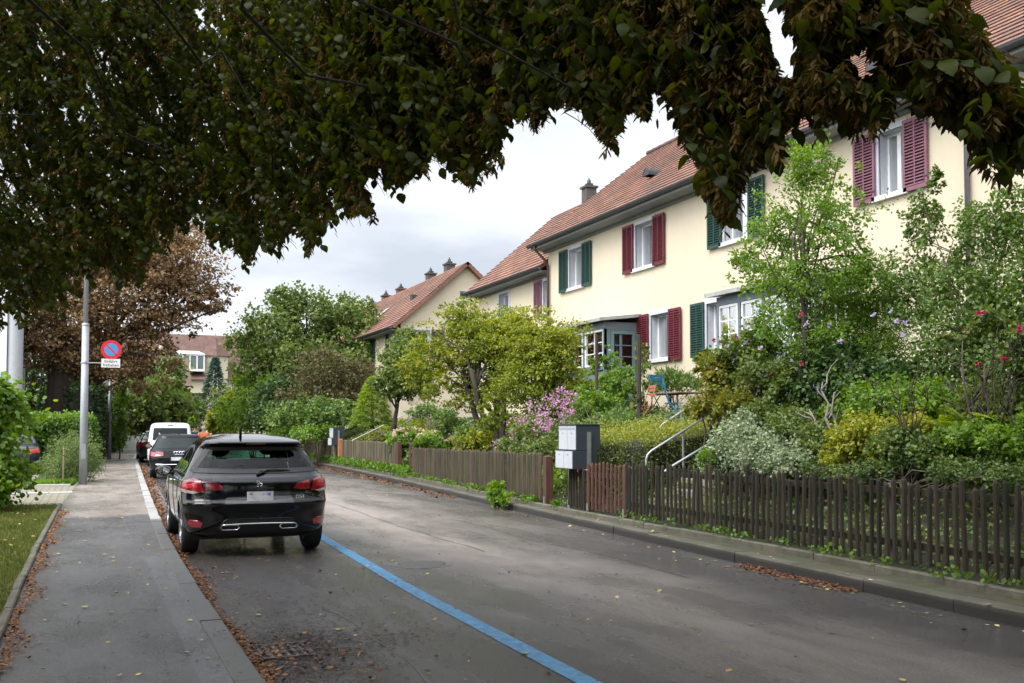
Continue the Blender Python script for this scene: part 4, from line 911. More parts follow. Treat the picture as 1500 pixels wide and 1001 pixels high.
def ring_patch(mb, f, poly, w, off, seg=.05):
    inn = inset_poly(poly, w); A = []; B = []
    n = len(poly)
    for i in range(n):
        p, q = poly[i], poly[(i+1) % n]; pi_, qi = inn[i], inn[(i+1) % n]; k = max(1, int(math.hypot(q[0]-p[0], q[1]-p[1])/seg))
        for j in range(k):
            t_ = j/k; A.append((p[0]+(q[0]-p[0])*t_, p[1]+(q[1]-p[1])*t_)); B.append((pi_[0]+(qi[0]-pi_[0])*t_, pi_[1]+(qi[1]-pi_[1])*t_))
    rows = []
    for P_ in (A, B):
        row = []
        for u, z in P_+[P_[0]]:
            e = .006; p = f(u, z); nn = np.cross(f(u+e, z)-f(u-e, z), f(u, z+e)-f(u, z-e)); nn /= (np.linalg.norm(nn)+1e-12); nn = nn if np.dot(nn, p-np.array((0, 2.1, .8))) > 0 else -nn
            row.append(tuple(p+nn*off))
        rows.append(row)
    mb.grid(rows); return mb
def build_body(car, parent, paint, holes, wheels, wr, nz=80):
    """holes: list of (func kind, polygon); faces touching the inner outline are left out"""
    tt = np.linspace(0, car.ts[-1], nz); pr = car.par(tt); rings = [car.outline(p) for p in pr]; npt = len(rings[0][0])
    vs = []; mask = []
    full = 2*npt-2
    for o, z in rings:
        r_ = [(x, y, z) for x, y in o]+[(-x, y, z) for x, y in o[-2:0:-1]]; vs += r_
    V = np.array(vs); dead = np.zeros(len(V), bool)
    for kind, poly in holes:
        for i, (x, y, z) in enumerate(V):
            if kind == 'rear':
                k = i % full
                if k <= car.nr or k >= full-car.nr:
                    if inside(poly, x, z): dead[i] = True
            elif kind == 'side':
                k = i % full
                if (car.nr*.6 <= k <= npt-car.nf*.5 or full-(npt-car.nf*.5) <= k <= full-car.nr*.6) and inside(poly, y, z): dead[i] = True
            elif kind == 'front' and z > poly[0] and z < poly[1] and y > car.rows[:, 2][-1]-.0 and abs(x) < poly[2] and car.nr+car.ns < min(i % full, full-i % full)+0: dead[i] = True
    for i, (x, y, z) in enumerate(V):
        for wy in wheels:
            if math.hypot(y-wy, z-wr) < wr+.035 and abs(x) > .5: dead[i] = True
    mb = MB(); mb.v = [tuple(p) for p in V]
    for i in range(nz-1):
        for k in range(full):
            k2 = (k+1) % full; f = (i*full+k, i*full+k2, (i+1)*full+k2, (i+1)*full+k)
            if not any(dead[q] for q in f): mb.f.append(f); mb.m.append(0)
    top = len(mb.v); mb.v.append((0, float(V[-full:, 1].mean()), float(V[-1, 2]+.002)))
    for k in range(full): mb.f.append(((nz-1)*full+k, (nz-1)*full+(k+1) % full, top)); mb.m.append(0)
    o = mb.build('body', paint, parent, smooth=True)
    bm = bmesh.new(); bm.from_mesh(o.data); bmesh.ops.delete(bm, geom=[v for v in bm.verts if not v.link_faces], context='VERTS')
    bmesh.ops.recalc_face_normals(bm, faces=bm.faces); bm.to_mesh(o.data); bm.free()
    return o
def wheel(parent, x, y, r, w, sg, spokes=5):
    t_ = MB(); h = w/2; t_.lathe([(r*.64, -h*.9), (r*.86, -h), (r*.97, -h*.86), (r, -h*.6), (r, h*.6), (r*.97, h*.86), (r*.86, h), (r*.64, h*.9)], (0, 0, 0), 'x', 36)
    for k in range(4): a = -h*.45+k*h*.3; t_.lathe([(r+.0005, a-.004), (r-.006, a), (r+.0005, a+.004)], (0, 0, 0), 'x', 36)
    W = t_.build('wheel', M_TYRE, parent, smooth=True); W.location = (x, y, r)
    m = MB(); m.lathe([(r*.66, -h*.88), (r*.64, sg*h*.2), (r*.655, sg*h*.9), (r*.60, sg*h*.93), (r*.57, sg*h*.75)], (0, 0, 0), 'x', 32); m.lathe([(.001, sg*h*.72), (r*.13, sg*h*.72), (r*.15, sg*h*.5)], (0, 0, 0), 'x', 16)
    for k in range(spokes):
        for d_ in (-.16, .16):
            a = k*2*math.pi/spokes+.3; b_ = a+d_; m.tube([(sg*h*.62, r*.1*math.cos(a), r*.1*math.sin(a)), (sg*h*.80, r*.6*math.cos(b_), r*.6*math.sin(b_))], r*.045, 6)
    m.build('rim', M_RIM, W, smooth=False)
    d_ = MB().lathe([(.001, sg*h*.1), (r*.45, sg*h*.1), (r*.45, sg*h*.05)], (0, 0, 0), 'x', 24).build('brake_disc', mat('brake_disc', (.1, .09, .085), .5, .8), W)
    return W
def text_mesh(name, s, size, m, parent, loc, rot, depth=.002, align='CENTER', sx=1.):
    cu = bpy.data.curves.new(name, 'FONT'); cu.body = s; cu.size = size; cu.extrude = depth; cu.align_x = align; cu.align_y = 'CENTER'
    o = bpy.data.objects.new(name+'_tmp', cu); COL.objects.link(o); dg = bpy.context.evaluated_depsgraph_get(); me = bpy.data.meshes.new_from_object(o.evaluated_get(dg)); bpy.data.objects.remove(o)
    me.materials.clear(); me.materials.append(m); q = bpy.data.objects.new(name, me); COL.objects.link(q); q.parent = parent; q.location = loc; q.rotation_euler = rot; q.scale = (sx, 1, 1); return q
def underside(car, parent, wheels, wr, paint=M_BLKP):
    o, z = car.outline(car.rows[0]); mb = MB(); L_ = car.rows[0]
    mb.box((-L_[3]+.25, L_[1]+.22, L_[0]-.04), (L_[3]-.25, L_[2]-.25, L_[0]+.06))
    mb.box((-.45, wheels[0]-.1, wr-.09), (.45, wheels[0]+.1, wr-.0)); mb.tube([(-.75, wheels[0], wr), (.75, wheels[0], wr)], .04, 8); mb.tube([(-.75, wheels[1], wr), (.75, wheels[1], wr)], .04, 8)
    for wy in wheels:
        for sg in (-1, 1):
            n = 16; A = [(wy+(wr+.05)*math.cos(a), wr+(wr+.05)*math.sin(a)) for a in np.linspace(-.35, math.pi+.35, n)]
            mb.grid([[(sg*x, y, z_) for y, z_ in A] for x in (.48, L_[3]+.03)]); mb.add([(sg*.49, y, z_) for y, z_ in A], [tuple(range(n))])
    mb.build('chassis', paint, parent)
def arch_rings(car, wheels, wr, m, par, w=.055, off=.005):
    for wy in wheels:
        for sg in (-1, 1):
            rows = []; mb = MB()
            for rr_ in (wr+.03, wr+.03+w):
                row = []
                for a in np.linspace(-.30, math.pi+.30, 28):
                    y, z = wy+rr_*math.cos(a), wr+rr_*math.sin(a); z = max(z, car.rows[0][0]+.002); p = car.side(y, z, sg); row.append((p[0]+sg*off, p[1], p[2]))
                rows.append(row)
            mb.grid(rows)
            mb.grid([[(p[0]-sg*.08, p[1], p[2]) for p in rows[0]], rows[0]]); mb.build('wheel_arch', m, par, smooth=True)
def car_common(root, car, paint, wheels, wr, hw, rim_spokes=5):
    underside(car, root, wheels, wr)
    for wy in wheels:
        for sg in (-1, 1): wheel(root, sg*(hw-.125), wy, wr, .215, sg, rim_spokes)
def mirror(root, y, z, x, sg, paint):
    h = .10; mb = MB(); pr = []
    for i in range(9):
        q = -1+2*i/8; r_ = math.sqrt(max(0, 1-q*q*.92)); pr.append([(sg*(x+.13+.11*q), y+.085*r_*math.cos(a), z+.075*r_*math.sin(a)) for a in np.linspace(0, 2*math.pi, 15)])
    mb.grid(pr); mb.tube([(sg*(x-.05), y+.03, z-.05), (sg*(x+.08), y+.02, z-.03)], .02, 8); m = mb.build('wing_mirror', paint, root, smooth=True)
    g = MB(); g.lathe([(.001, 0), (.9, 0)], n=18); g.v = [(sg*(x+.13)+p[0]*.095, y-.088, z+p[1]*.06) for p in g.v]; g.build('mirror_glass', mat('mirror_glass', (.6, .62, .66), .03, 1.), m)
def interior(root, y0, y1, hw, zf, seats):
    mb = MB(); mb.box((-hw, y0, zf-.05), (hw, y1, zf)); mb.box((-hw, y1-.35, zf), (hw, y1, zf+.42)); mb.build('cabin_floor', M_INT, root)
    for x, y, w_ in seats:
        s_ = MB(); s_.box((x-w_/2, y-.05, zf), (x+w_/2, y+.45, zf+.16)); 
        s_.add([(x-w_/2, y-.02, zf+.1), (x+w_/2, y-.02, zf+.1), (x+w_/2*.8, y-.16, zf+.66), (x-w_/2*.8, y-.16, zf+.66), (x-w_/2, y+.10, zf+.1), (x+w_/2, y+.10, zf+.1), (x+w_/2*.8, y-.06, zf+.66), (x-w_/2*.8, y-.06, zf+.66)], [(0, 3, 2, 1), (4, 5, 6, 7), (0, 1, 5, 4), (1, 2, 6, 5), (2, 3, 7, 6), (3, 0, 4, 7)])
        st = s_.build('seat', M_INT, root, bevel=.04)
        for hx in ((x,) if w_ < .8 else (x-.38, x+.38)):
            h_ = MB(); h_.sphere((0, 0, 0), .13, 8); h_.v = [(hx+p[0], y-.12+p[1]*.45, zf+.80+p[2]*.85) for p in h_.v]; h_.tube([(hx-.04, y-.12, zf+.62), (hx-.04, y-.12, zf+.74)], .008, 5); h_.build('headrest', M_INT, st, smooth=True)

# ---------------- the near black hatchback
PAINT = mat('black_car_paint', (.004, .004, .005), .10, spec=.2, coat=.6)
rows = [(.24, .16, 4.05, .74, .50, .6, 3.0), (.30, .07, 4.18, .835, .50, .7, 3.0), (.40, .03, 4.24, .872, .52, .75, 2.9), (.55, .02, 4.26, .893, .52, .75, 2.8), (.66, .0, 4.24, .903, .50, .75, 2.8), (.70, .045, 4.20, .905, .50, .75, 2.8), (.80, .075, 4.08, .905, .52, .8, 2.8), (.90, .08, 3.80, .897, .50, .8, 2.8), (.965, .13, 3.30, .872, .46, .6, 2.8), (1.0, .185, 3.12, .845, .44, .5, 2.8),
        (1.10, .29, 2.95, .795, .42, .45, 2.8), (1.22, .42, 2.72, .735, .40, .42, 2.8), (1.33, .52, 2.48, .675, .38, .4, 2.8), (1.375, .50, 2.38, .645, .30, .4, 3.2), (1.40, .49, 2.3, .63, .30, .4, 3.2), (1.425, .52, 2.2, .612, .35, .4, 3.0), (1.465, .75, 2.05, .56, .4, .4, 2.8), (1.495, 1.0, 1.95, .46, .4, .4, 2.6), (1.515, 1.2, 1.8, .32, .3, .3, 2.4), (1.522, 1.35, 1.65, .15, .1, .1, 2.2)]
C1 = Car(rows); WR1 = .325; W1 = (.80, 3.41)
DS = empty('parked_car', (1.97, 12.62, 0), R_(-.6), 'glossy black hatchback with chrome rear bumper strip, nearest in the row parked by the kerb', 'car', 'cars parked along the kerb')
rg = [(-.76, 1.035), (-.80, 1.06), (-.60, 1.335), (-.52, 1.355), (.52, 1.355), (.60, 1.335), (.80, 1.06), (.76, 1.035), (.3, 1.02), (-.3, 1.02)]
rg_in = inset_poly(rg, .045)
sg1 = [(1.02, 1.03), (1.02, 1.10), (1.22, 1.30), (1.62, 1.355), (2.0, 1.345), (2.42, 1.20), (2.72, 1.0)]
sgl = [(.98, 1.02), (.80, 1.10), (1.08, 1.31), (1.40, 1.365), (1.95, 1.365), (2.35, 1.26), (2.82, .99)]
sgl_in = inset_poly(sgl, .03)
body = build_body(C1, DS, PAINT, [('rear', rg_in), ('side', sgl_in), ('front', (1.04, 1.36, .5))], W1, WR1, 110)
fr = MB(); ring_patch(fr, C1.rearx, rg, .055, .006); fr.build('rear_window_rubber', M_BLKP, body)
g = MB(); patch(g, C1.rearx, rg, .004, 20, 12); RW = g.build('rear_window', M_GLC, DS, smooth=True)
for sg in (-1, 1):
    f = lambda y, z, sg=sg: C1.side(y, z, sg)
    g = MB(); patch(g, f, sgl, .004, 24, 10); w_ = g.build('side_window', M_GLC, DS, smooth=True)
    g = MB(); ring_patch(g, f, sgl, .035, .006); patch(g, f, [(1.86, 1.0), (1.80, 1.36), (1.88, 1.36), (1.95, 1.0)], .007, 2, 8); g.build('window_rubber', M_BLKP, w_)
    # door shut lines and handle
    g = MB()
    for line in ([(1.90, .34), (1.90, .62), (1.93, .98)], [(1.20, .68), (1.12, .80), (1.12, .97)], [(2.88, .36), (2.90, .7), (2.86, .93)]):
        pts = []
        for (ya, za), (yb, zb) in zip(line[:-1], line[1:]):
            for q in range(8): pts.append(f(ya+(yb-ya)*q/8, za+(zb-za)*q/8)+np.array((sg*.001, 0, 0)))
        g.tube(pts, .004, 5)
    g.build('door_seam', M_BLKP, body)
    g = MB(); p = f(2.06, .88); g.tube([p+np.array((sg*.002, 0, 0)), p+np.array((sg*.03, .03, 0)), f(2.2, .885)+np.array((sg*.03, 0, 0)), f(2.24, .885)+np.array((sg*.002, 0, 0))], .011, 6); g.build('door_handle', M_CHR, DS, smooth=True)
    # tail light: outer wrap and inner piece on the hatch
    g = MB(); patch(g, C1.rear, [(sg*.66, .80), (sg*.70, .935), (sg*.80, .965), (sg*1.02, .93), (sg*1.23, .89), (sg*1.08, .83), (sg*.90, .785)], .012, 14, 8); tl = g.build('tail_light', M_RED, DS, smooth=True)
    g = MB(); patch(g, C1.rear, [(sg*.80, .775), (sg*.72, .80), (sg*.92, .83), (sg*1.06, .84), (sg*1.0, .80)], .014, 8, 4); g.build('reversing_lens', mat('clear_lens', (.35, .30, .30), .1, coat=1), tl)
    g = MB(); patch(g, C1.rear, [(sg*.74, .86), (sg*.76, .91), (sg*.98, .895), (sg*1.02, .87), (sg*.90, .845)], .0145, 8, 4); g.build('lamp_core', mat('bright_red_lens', (.65, .03, .05), .1, coat=1), tl)
    g = MB(); patch(g, C1.rear, [(sg*.42, .835), (sg*.47, .90), (sg*.64, .93), (sg*.645, .82), (sg*.52, .818)], .010, 10, 6); g.build('tail_light', M_RED if sg > 0 else M_RED2, DS, smooth=True)
    g = MB(); patch(g, C1.rear, [(sg*.655, .62), (sg*.655, .96), (sg*.661, .96), (sg*.661, .62)], .002, 1, 10); g.build('hatch_seam', M_BLKP, body)
    g = MB(); patch(g, C1.rear, [(sg*.70, .375), (sg*.68, .43), (sg*.74, .462), (sg*.88, .465), (sg*.90, .42), (sg*.84, .375)], .008, 8, 4); g.build('reflector', M_RED, DS, smooth=True)
    mirror(DS, 2.72, .985, .86, sg, PAINT)
arch_rings(C1, W1, WR1, PAINT, body)
# bumper insert, chrome
g = MB(); patch(g, C1.rearx, [(-.50, .255), (-.52, .30), (-.47, .41), (-.40, .47), (.40, .47), (.47, .41), (.52, .30), (.50, .255)], .006, 24, 6); bi = g.build('bumper_insert', M_BLKP, DS, smooth=True)
ch = MB()
def on(x, z, off=.02): return C1.rearx(x, z)+np.array((0, -off, 0))
ch.tube([on(x, .40+.012*(1-(x/.46)**2)) for x in np.linspace(-.45, .45, 21)], .011, 6)
for sg in (-1, 1):
    lp = [(.24, .372), (.27, .40), (.44, .398), (.47, .372), (.44, .340), (.27, .340), (.24, .372)]
    ch.tube([on(sg*x, z, .022) for x, z in lp], .008, 6)
ch.build('chrome_strip', M_CHR, bi, smooth=True)
g = MB()
for sg in (-1, 1): g.tube([on(sg*x, .47-.26*max(0, (x-.40)/.2)**1.2, .004) for x in np.linspace(0, .56, 14)], .007, 5)
g.build('bumper_crease', PAINT, bi, smooth=True)
# plate recess, plate
g = MB(); patch(g, C1.rearx, [(-.42, .66), (-.38, .80), (.38, .80), (.42, .66)], .003, 16, 3); g.build('plate_recess', mat('gloss_black_panel', (.004, .004, .005), .12, coat=1), body, smooth=True)
g = MB(); y = C1.rearx(.0, .72)[1]-.02; g.box((-.155, y-.008, .655), (.165, y, .805)); pl = g.build('number_plate', M_PLATE, DS, bevel=.004)
g = MB(); g.box((-.125, y-.0092, .762), (-.088, y-.0085, .79)); g.build('red_blur', mat('plate_red_smudge', (.45, .22, .24), .5), pl); g = MB(); g.box((.095, y-.0092, .752), (.135, y-.0085, .79)); g.build('blue_blur', mat('plate_blue_smudge', (.15, .25, .52), .5), pl)
g = MB(); g.box((-.16, y-.02, .838), (.17, y+.02, .852)); g.build('boot_handle', M_BLKP, body)
# emblem of two interlocked letters, model lettering
e_ = MB(); ye = C1.rearx(0, .90)[1]-.014
def bent(pts, w=.008): e_.tube([(a, ye, .90+b) for a, b in pts], w, 4)
bent([(-.035, .035), (-.010, .030), (.002, .012), (-.012, -.002)]); bent([(-.035, .035), (-.028, .008), (-.004, .0)]); bent([(.035, .012), (.012, .018), (.006, .004), (.032, -.008), (.034, -.030), (.010, -.034)]); bent([(-.03, -.012), (-.006, -.018), (-.012, -.034), (-.028, -.032)])
e_.build('emblem', M_CHR, DS)
tx = C1.rearx(.47, .715); text_mesh('lettering', 'DS4', .066, mat('bright_badge', (.7, .7, .72), .3, .3), DS, (.50, C1.rearx(.50, .715)[1]-.036, .728), (R_(90), 0, R_(10)), .002)
# spoiler lip, wiper, aerial
g = MB(); rws = []
for zz, oy, oz in ((1.372, -.02, 0), (1.385, -.075, .0), (1.395, -.08, .008), (1.402, -.02, .018), (1.41, .08, .026)):
    rws.append([(x, C1.rearx(x, zz)[1]+oy, zz+oz) for x in np.linspace(-.57, .57, 25)])
g.grid(rws); g.build('roof_spoiler', PAINT, DS, smooth=True)
g = MB(); g.box((-.12, C1.rearx(0, 1.38)[1]-.085, 1.386), (.12, C1.rearx(0, 1.38)[1]-.07, 1.396)); g.build('brake_light', M_RED2, DS)
g = MB(); a = on(.0, 1.015, .02); b_ = on(.33, 1.06, .03); g.lathe([(.001, -.012), (.022, -.012), (.025, .012)], tuple(a), 'y', 12); g.tube([a, on(.12, 1.065, .035), b_], .009, 6); g.tube([on(.02, 1.05, .022), on(.2, 1.075, .022), on(.40, 1.055, .022)], .006, 5); g.build('rear_wiper', M_BLKP, DS, smooth=True)
g = MB(); g.tube([(-.14, .86, 1.475), (-.14, .80, 1.60), (-.14, .79, 1.64)], [.02, .010, .004], 8); g.build('aerial', M_BLKP, DS, smooth=True)
interior(DS, .55, 2.9, .68, .52, [(-.37, 2.05, .5), (.37, 2.05, .5), (0, 1.15, 1.2)])
g = MB(); g.tube([(-.37+.17*math.cos(a), 2.55, 1.0+.17*math.sin(a)) for a in np.linspace(0, 6.283, 20)], .014, 6); g.build('steering_wheel', M_INT, DS)
g = MB(); g.box((-.12, 2.35, 1.30), (.12, 2.37, 1.36)); g.build('interior_mirror', M_INT, DS)
# windscreen over the opening
wsn = [(x, z) for x, z in [(-.5, 1.03), (-.44, 1.36), (.44, 1.36), (.5, 1.03)]]
def frontx(x, z):
    o = C1.ring_z(z)[C1.nr+C1.ns:]; k = np.argsort(o[:, 0]); return np.array((x, np.interp(abs(x), o[k, 0], o[k, 1]), z))
g = MB(); patch(g, frontx, wsn, .004, 16, 10); g.build('windscreen', M_GLC, DS, smooth=True)
car_common(DS, C1, PAINT, W1, WR1, .90)

# ---------------- generic parked cars further along
def simple_car(name, label, loc, rz, rows, paint, wheels, wr, rgp, sgp, lights, roofm=None, extras=None, lightm=None, group='cars parked along the kerb', cat='car'):
    C = Car(rows, 12, 40, 8); r_ = empty(name, loc, rz, label, cat, group); b = build_body(C, r_, paint, [], wheels, wr, 64)
    g = MB(); patch(g, C.rearx, rgp, .006, 14, 8); g.build('rear_window', M_GLD, r_, smooth=True)
    for sg in (-1, 1):
        g = MB(); patch(g, lambda y, z, sg=sg: C.side(y, z, sg), sgp, .006, 20, 8); g.build('side_window', M_GLD, r_, smooth=True)
        g = MB(); patch(g, C.rear, [(sg*u, z) for u, z in lights], .010, 8, 6); g.build('tail_light', lightm or M_RED, r_, smooth=True)
        mirror(r_, max(p[0] for p in sgp)-.1, min(p[1] for p in sgp)+.04, C.side(max(p[0] for p in sgp)-.1, min(p[1] for p in sgp))[0]*-1, sg, paint)
    arch_rings(C, wheels, wr, paint, b)
    y = C.rearx(0, .75)[1]; g = MB(); 
    car_common(r_, C, paint, wheels, wr, C.rows[:, 3].max(), 5)
    if extras: extras(C, r_, b)
    return r_
def wag(sc_=1., h=1.46):
    k = h/1.46
    return [(.22, .2, 4.6, .78, .5, .6, 3), (.28, .08, 4.76, .88, .5, .7, 3), (.45, .02, 4.84, .915, .5, .75, 2.8), (.66*k, .0, 4.84, .925, .5, .75, 2.8), (.80*k, .05, 4.65, .92, .5, .8, 2.8), (.90*k, .09, 4.3, .90, .46, .8, 2.8), (.96*k, .15, 3.7, .86, .42, .6, 2.8),
            (1.05*k, .26, 3.5, .81, .38, .45, 2.8), (1.22*k, .45, 3.15, .73, .36, .42, 2.8), (1.34*k, .58, 2.9, .665, .34, .4, 2.8), (1.38*k, .60, 2.8, .64, .3, .4, 3.0), (1.42*k, .66, 2.6, .60, .3, .4, 3.0), (1.45*k, .85, 2.4, .50, .3, .4, 2.6), (1.46*k, 1.2, 2.1, .25, .2, .2, 2.4)]
PB1 = mat('deep_black_metallic', (.008, .009, .011), .12, spec=.15, coat=.2)
def audi_x(C, r_, b):
    g = MB(); y = C.rearx(0, .62)[1]-.012; g.box((-.26, y-.006, .60), (.26, y+.004, .71)); g.build('number_plate', M_PLATE, r_)
    g = MB()
    for k in range(4): g.tube([(-.126+k*.084+.052*math.cos(a), C.rearx(0, .83)[1]-.01, .845+.052*math.sin(a)) for a in np.linspace(0, 6.2832, 17)], .008, 5)
    g.build('emblem', M_CHR, r_)
    g = MB(); g.tube([C.rearx(x, .47)+np.array((0, -.012, 0)) for x in np.linspace(-.72, .72, 15)], .012, 5); g.build('chrome_strip', M_CHR, r_)
    g = MB()
    for sg in (-1, 1): g.tube([(sg*.60, .85, 1.42), (sg*.62, 1.0, 1.49), (sg*.64, 2.4, 1.48), (sg*.63, 2.6, 1.42)], .016, 6)
    g.build('roof_rail', M_CHR, r_)
    g = MB(); g.box((-.30, C.rearx(0, .56)[1]-.003, .56), (.30, C.rearx(0, .56)[1]+.01, .74)); g.build('plate_recess', M_BLKP, b); g = MB(); g.tube([(0, .9, 1.44), (0, .82, 1.52)], [.02, .005], 6); g.build('aerial', M_BLKP, r_)
simple_car('parked_car', 'black estate car with four ring emblem and chrome roof rails ahead of the hatchback', (2.75, 34.3, 0), R_(-3.0), wag(), PB1, (1.0, 3.85), .33,
           [(-.74, 1.0), (-.60, 1.32), (.60, 1.32), (.74, 1.0)], [(.95, 1.0), (.85, 1.12), (1.1, 1.34), (2.4, 1.36), (2.95, 1.2), (3.3, 1.0)], [(.50, .74), (.50, .86), (.95, .88), (1.20, .86), (1.15, .76), (.8, .72)], extras=audi_x)
vrows = [(.22, .12, 4.7, .84, .2, .6, 3.6), (.30, .03, 4.83, .93, .22, .7, 3.8), (.60, .0, 4.88, .95, .22, .7, 4), (1.0, .02, 4.7, .95, .22, .7, 4), (1.10, .04, 4.3, .94, .22, .7, 4), (1.22, .06, 3.9, .925, .22, .5, 4), (1.55, .12, 3.5, .875, .22, .4, 4), (1.78, .18, 3.2, .83, .22, .35, 4), (1.86, .22, 3.0, .79, .24, .35, 3.6), (1.91, .32, 2.8, .70, .3, .3, 3.2), (1.94, .6, 2.5, .5, .3, .3, 3), (1.95, 1.0, 2.2, .2, .2, .2, 2.4)]
PW1 = mat('white_van_paint', (.72, .73, .73), .3, coat=.6, var=.04)
def van_x(C, r_, b):
    g = MB(); y = C.rearx(0, .62)[1]; g.box((-.26, y-.02, .62), (.26, y-.008, .73)); g.build('number_plate', M_PLATE, r_); g = MB(); patch(g, C.rearx, [(-.86, .25), (-.88, .50), (.88, .50), (.86, .25)], .02, 12, 4); g.build('rear_bumper', M_BLKP, r_)
    g = MB(); patch(g, C.rearx, [(-.003, .55), (-.003, 1.1), (.003, 1.1), (.003, .55)], .003, 1, 6); g.box((-.12, C.rearx(0, 1.8)[1]-.012, 1.80), (.12, C.rearx(0, 1.8)[1]+.01, 1.83)); g.build('brake_light', M_RED2, b)
simple_car('parked_van', 'white van with a large rear window, parked ahead of the black estate car', (3.34, 46.6, 0), R_(-3), vrows, PW1, (.95, 3.95), .34,
           [(-.74, 1.16), (-.70, 1.70), (.70, 1.70), (.74, 1.16)], [(.5, 1.2), (.6, 1.74), (2.9, 1.74), (3.7, 1.2)], [(.84, .78), (.84, 1.10), (1.00, 1.10), (1.00, .78)], extras=van_x, cat='van')
simple_car('parked_car', 'dark green grey car mostly hidden beside the white van', (3.25, 53.2, 0), R_(-3), wag(1, 1.6), mat('dark_green_paint', (.018, .022, .018), .25, coat=1), (1.0, 3.85), .34,
           [(-.74, 1.1), (-.60, 1.45), (.60, 1.45), (.74, 1.1)], [(.95, 1.1), (.95, 1.25), (1.1, 1.45), (2.4, 1.48), (2.95, 1.3), (3.3, 1.1)], [(.60, .80), (.60, .95), (1.1, .95), (1.1, .82)])
simple_car('parked_car', 'farthest dark car in the row, a sliver beyond the white van', (3.40, 60.0, 0), R_(-3), wag(1, 1.5), mat('anthracite_paint', (.03, .032, .036), .25, coat=1), (1.0, 3.85), .34,
           [(-.74, 1.05), (-.60, 1.38), (.60, 1.38), (.74, 1.05)], [(.95, 1.05), (.95, 1.2), (1.1, 1.38), (2.4, 1.41), (2.95, 1.25), (3.3, 1.05)], [(.60, .76), (.60, .9), (1.1, .9), (1.1, .78)])
srow = [(.20, .2, 4.4, .78, .5, .6, 3), (.30, .06, 4.5, .87, .5, .7, 3), (.50, .0, 4.55, .90, .5, .75, 2.8), (.75, .02, 4.5, .90, .5, .75, 2.8), (.90, .08, 4.2, .885, .5, .7, 2.8), (.97, .25, 3.6, .86, .5, .7, 2.8), (1.03, .75, 3.35, .80, .4, .5, 2.8), (1.2, 1.1, 3.0, .72, .35, .45, 2.8), (1.33, 1.35, 2.75, .65, .35, .4, 2.8), (1.39, 1.5, 2.5, .58, .3, .4, 2.8), (1.42, 1.8, 2.2, .3, .2, .2, 2.4)]
simple_car('parked_car', 'dark saloon with orange red tail light standing in the driveway behind the bush', (-2.38, 36.4, .1), R_(0), srow, mat('blue_black_paint', (.012, .015, .028), .2, coat=1), (1.0, 3.6), .32,
           [(-.66, 1.06), (-.56, 1.3), (.56, 1.3), (.66, 1.06)], [(1.5, 1.02), (1.5, 1.15), (1.75, 1.33), (2.3, 1.35), (2.75, 1.2), (3.1, 1.03)], [(.45, .72), (.45, .86), (.9, .88), (1.15, .86), (1.05, .74)], lightm=mat('orange_red_lens', (.55, .06, .025), .15, coat=1), group=None)

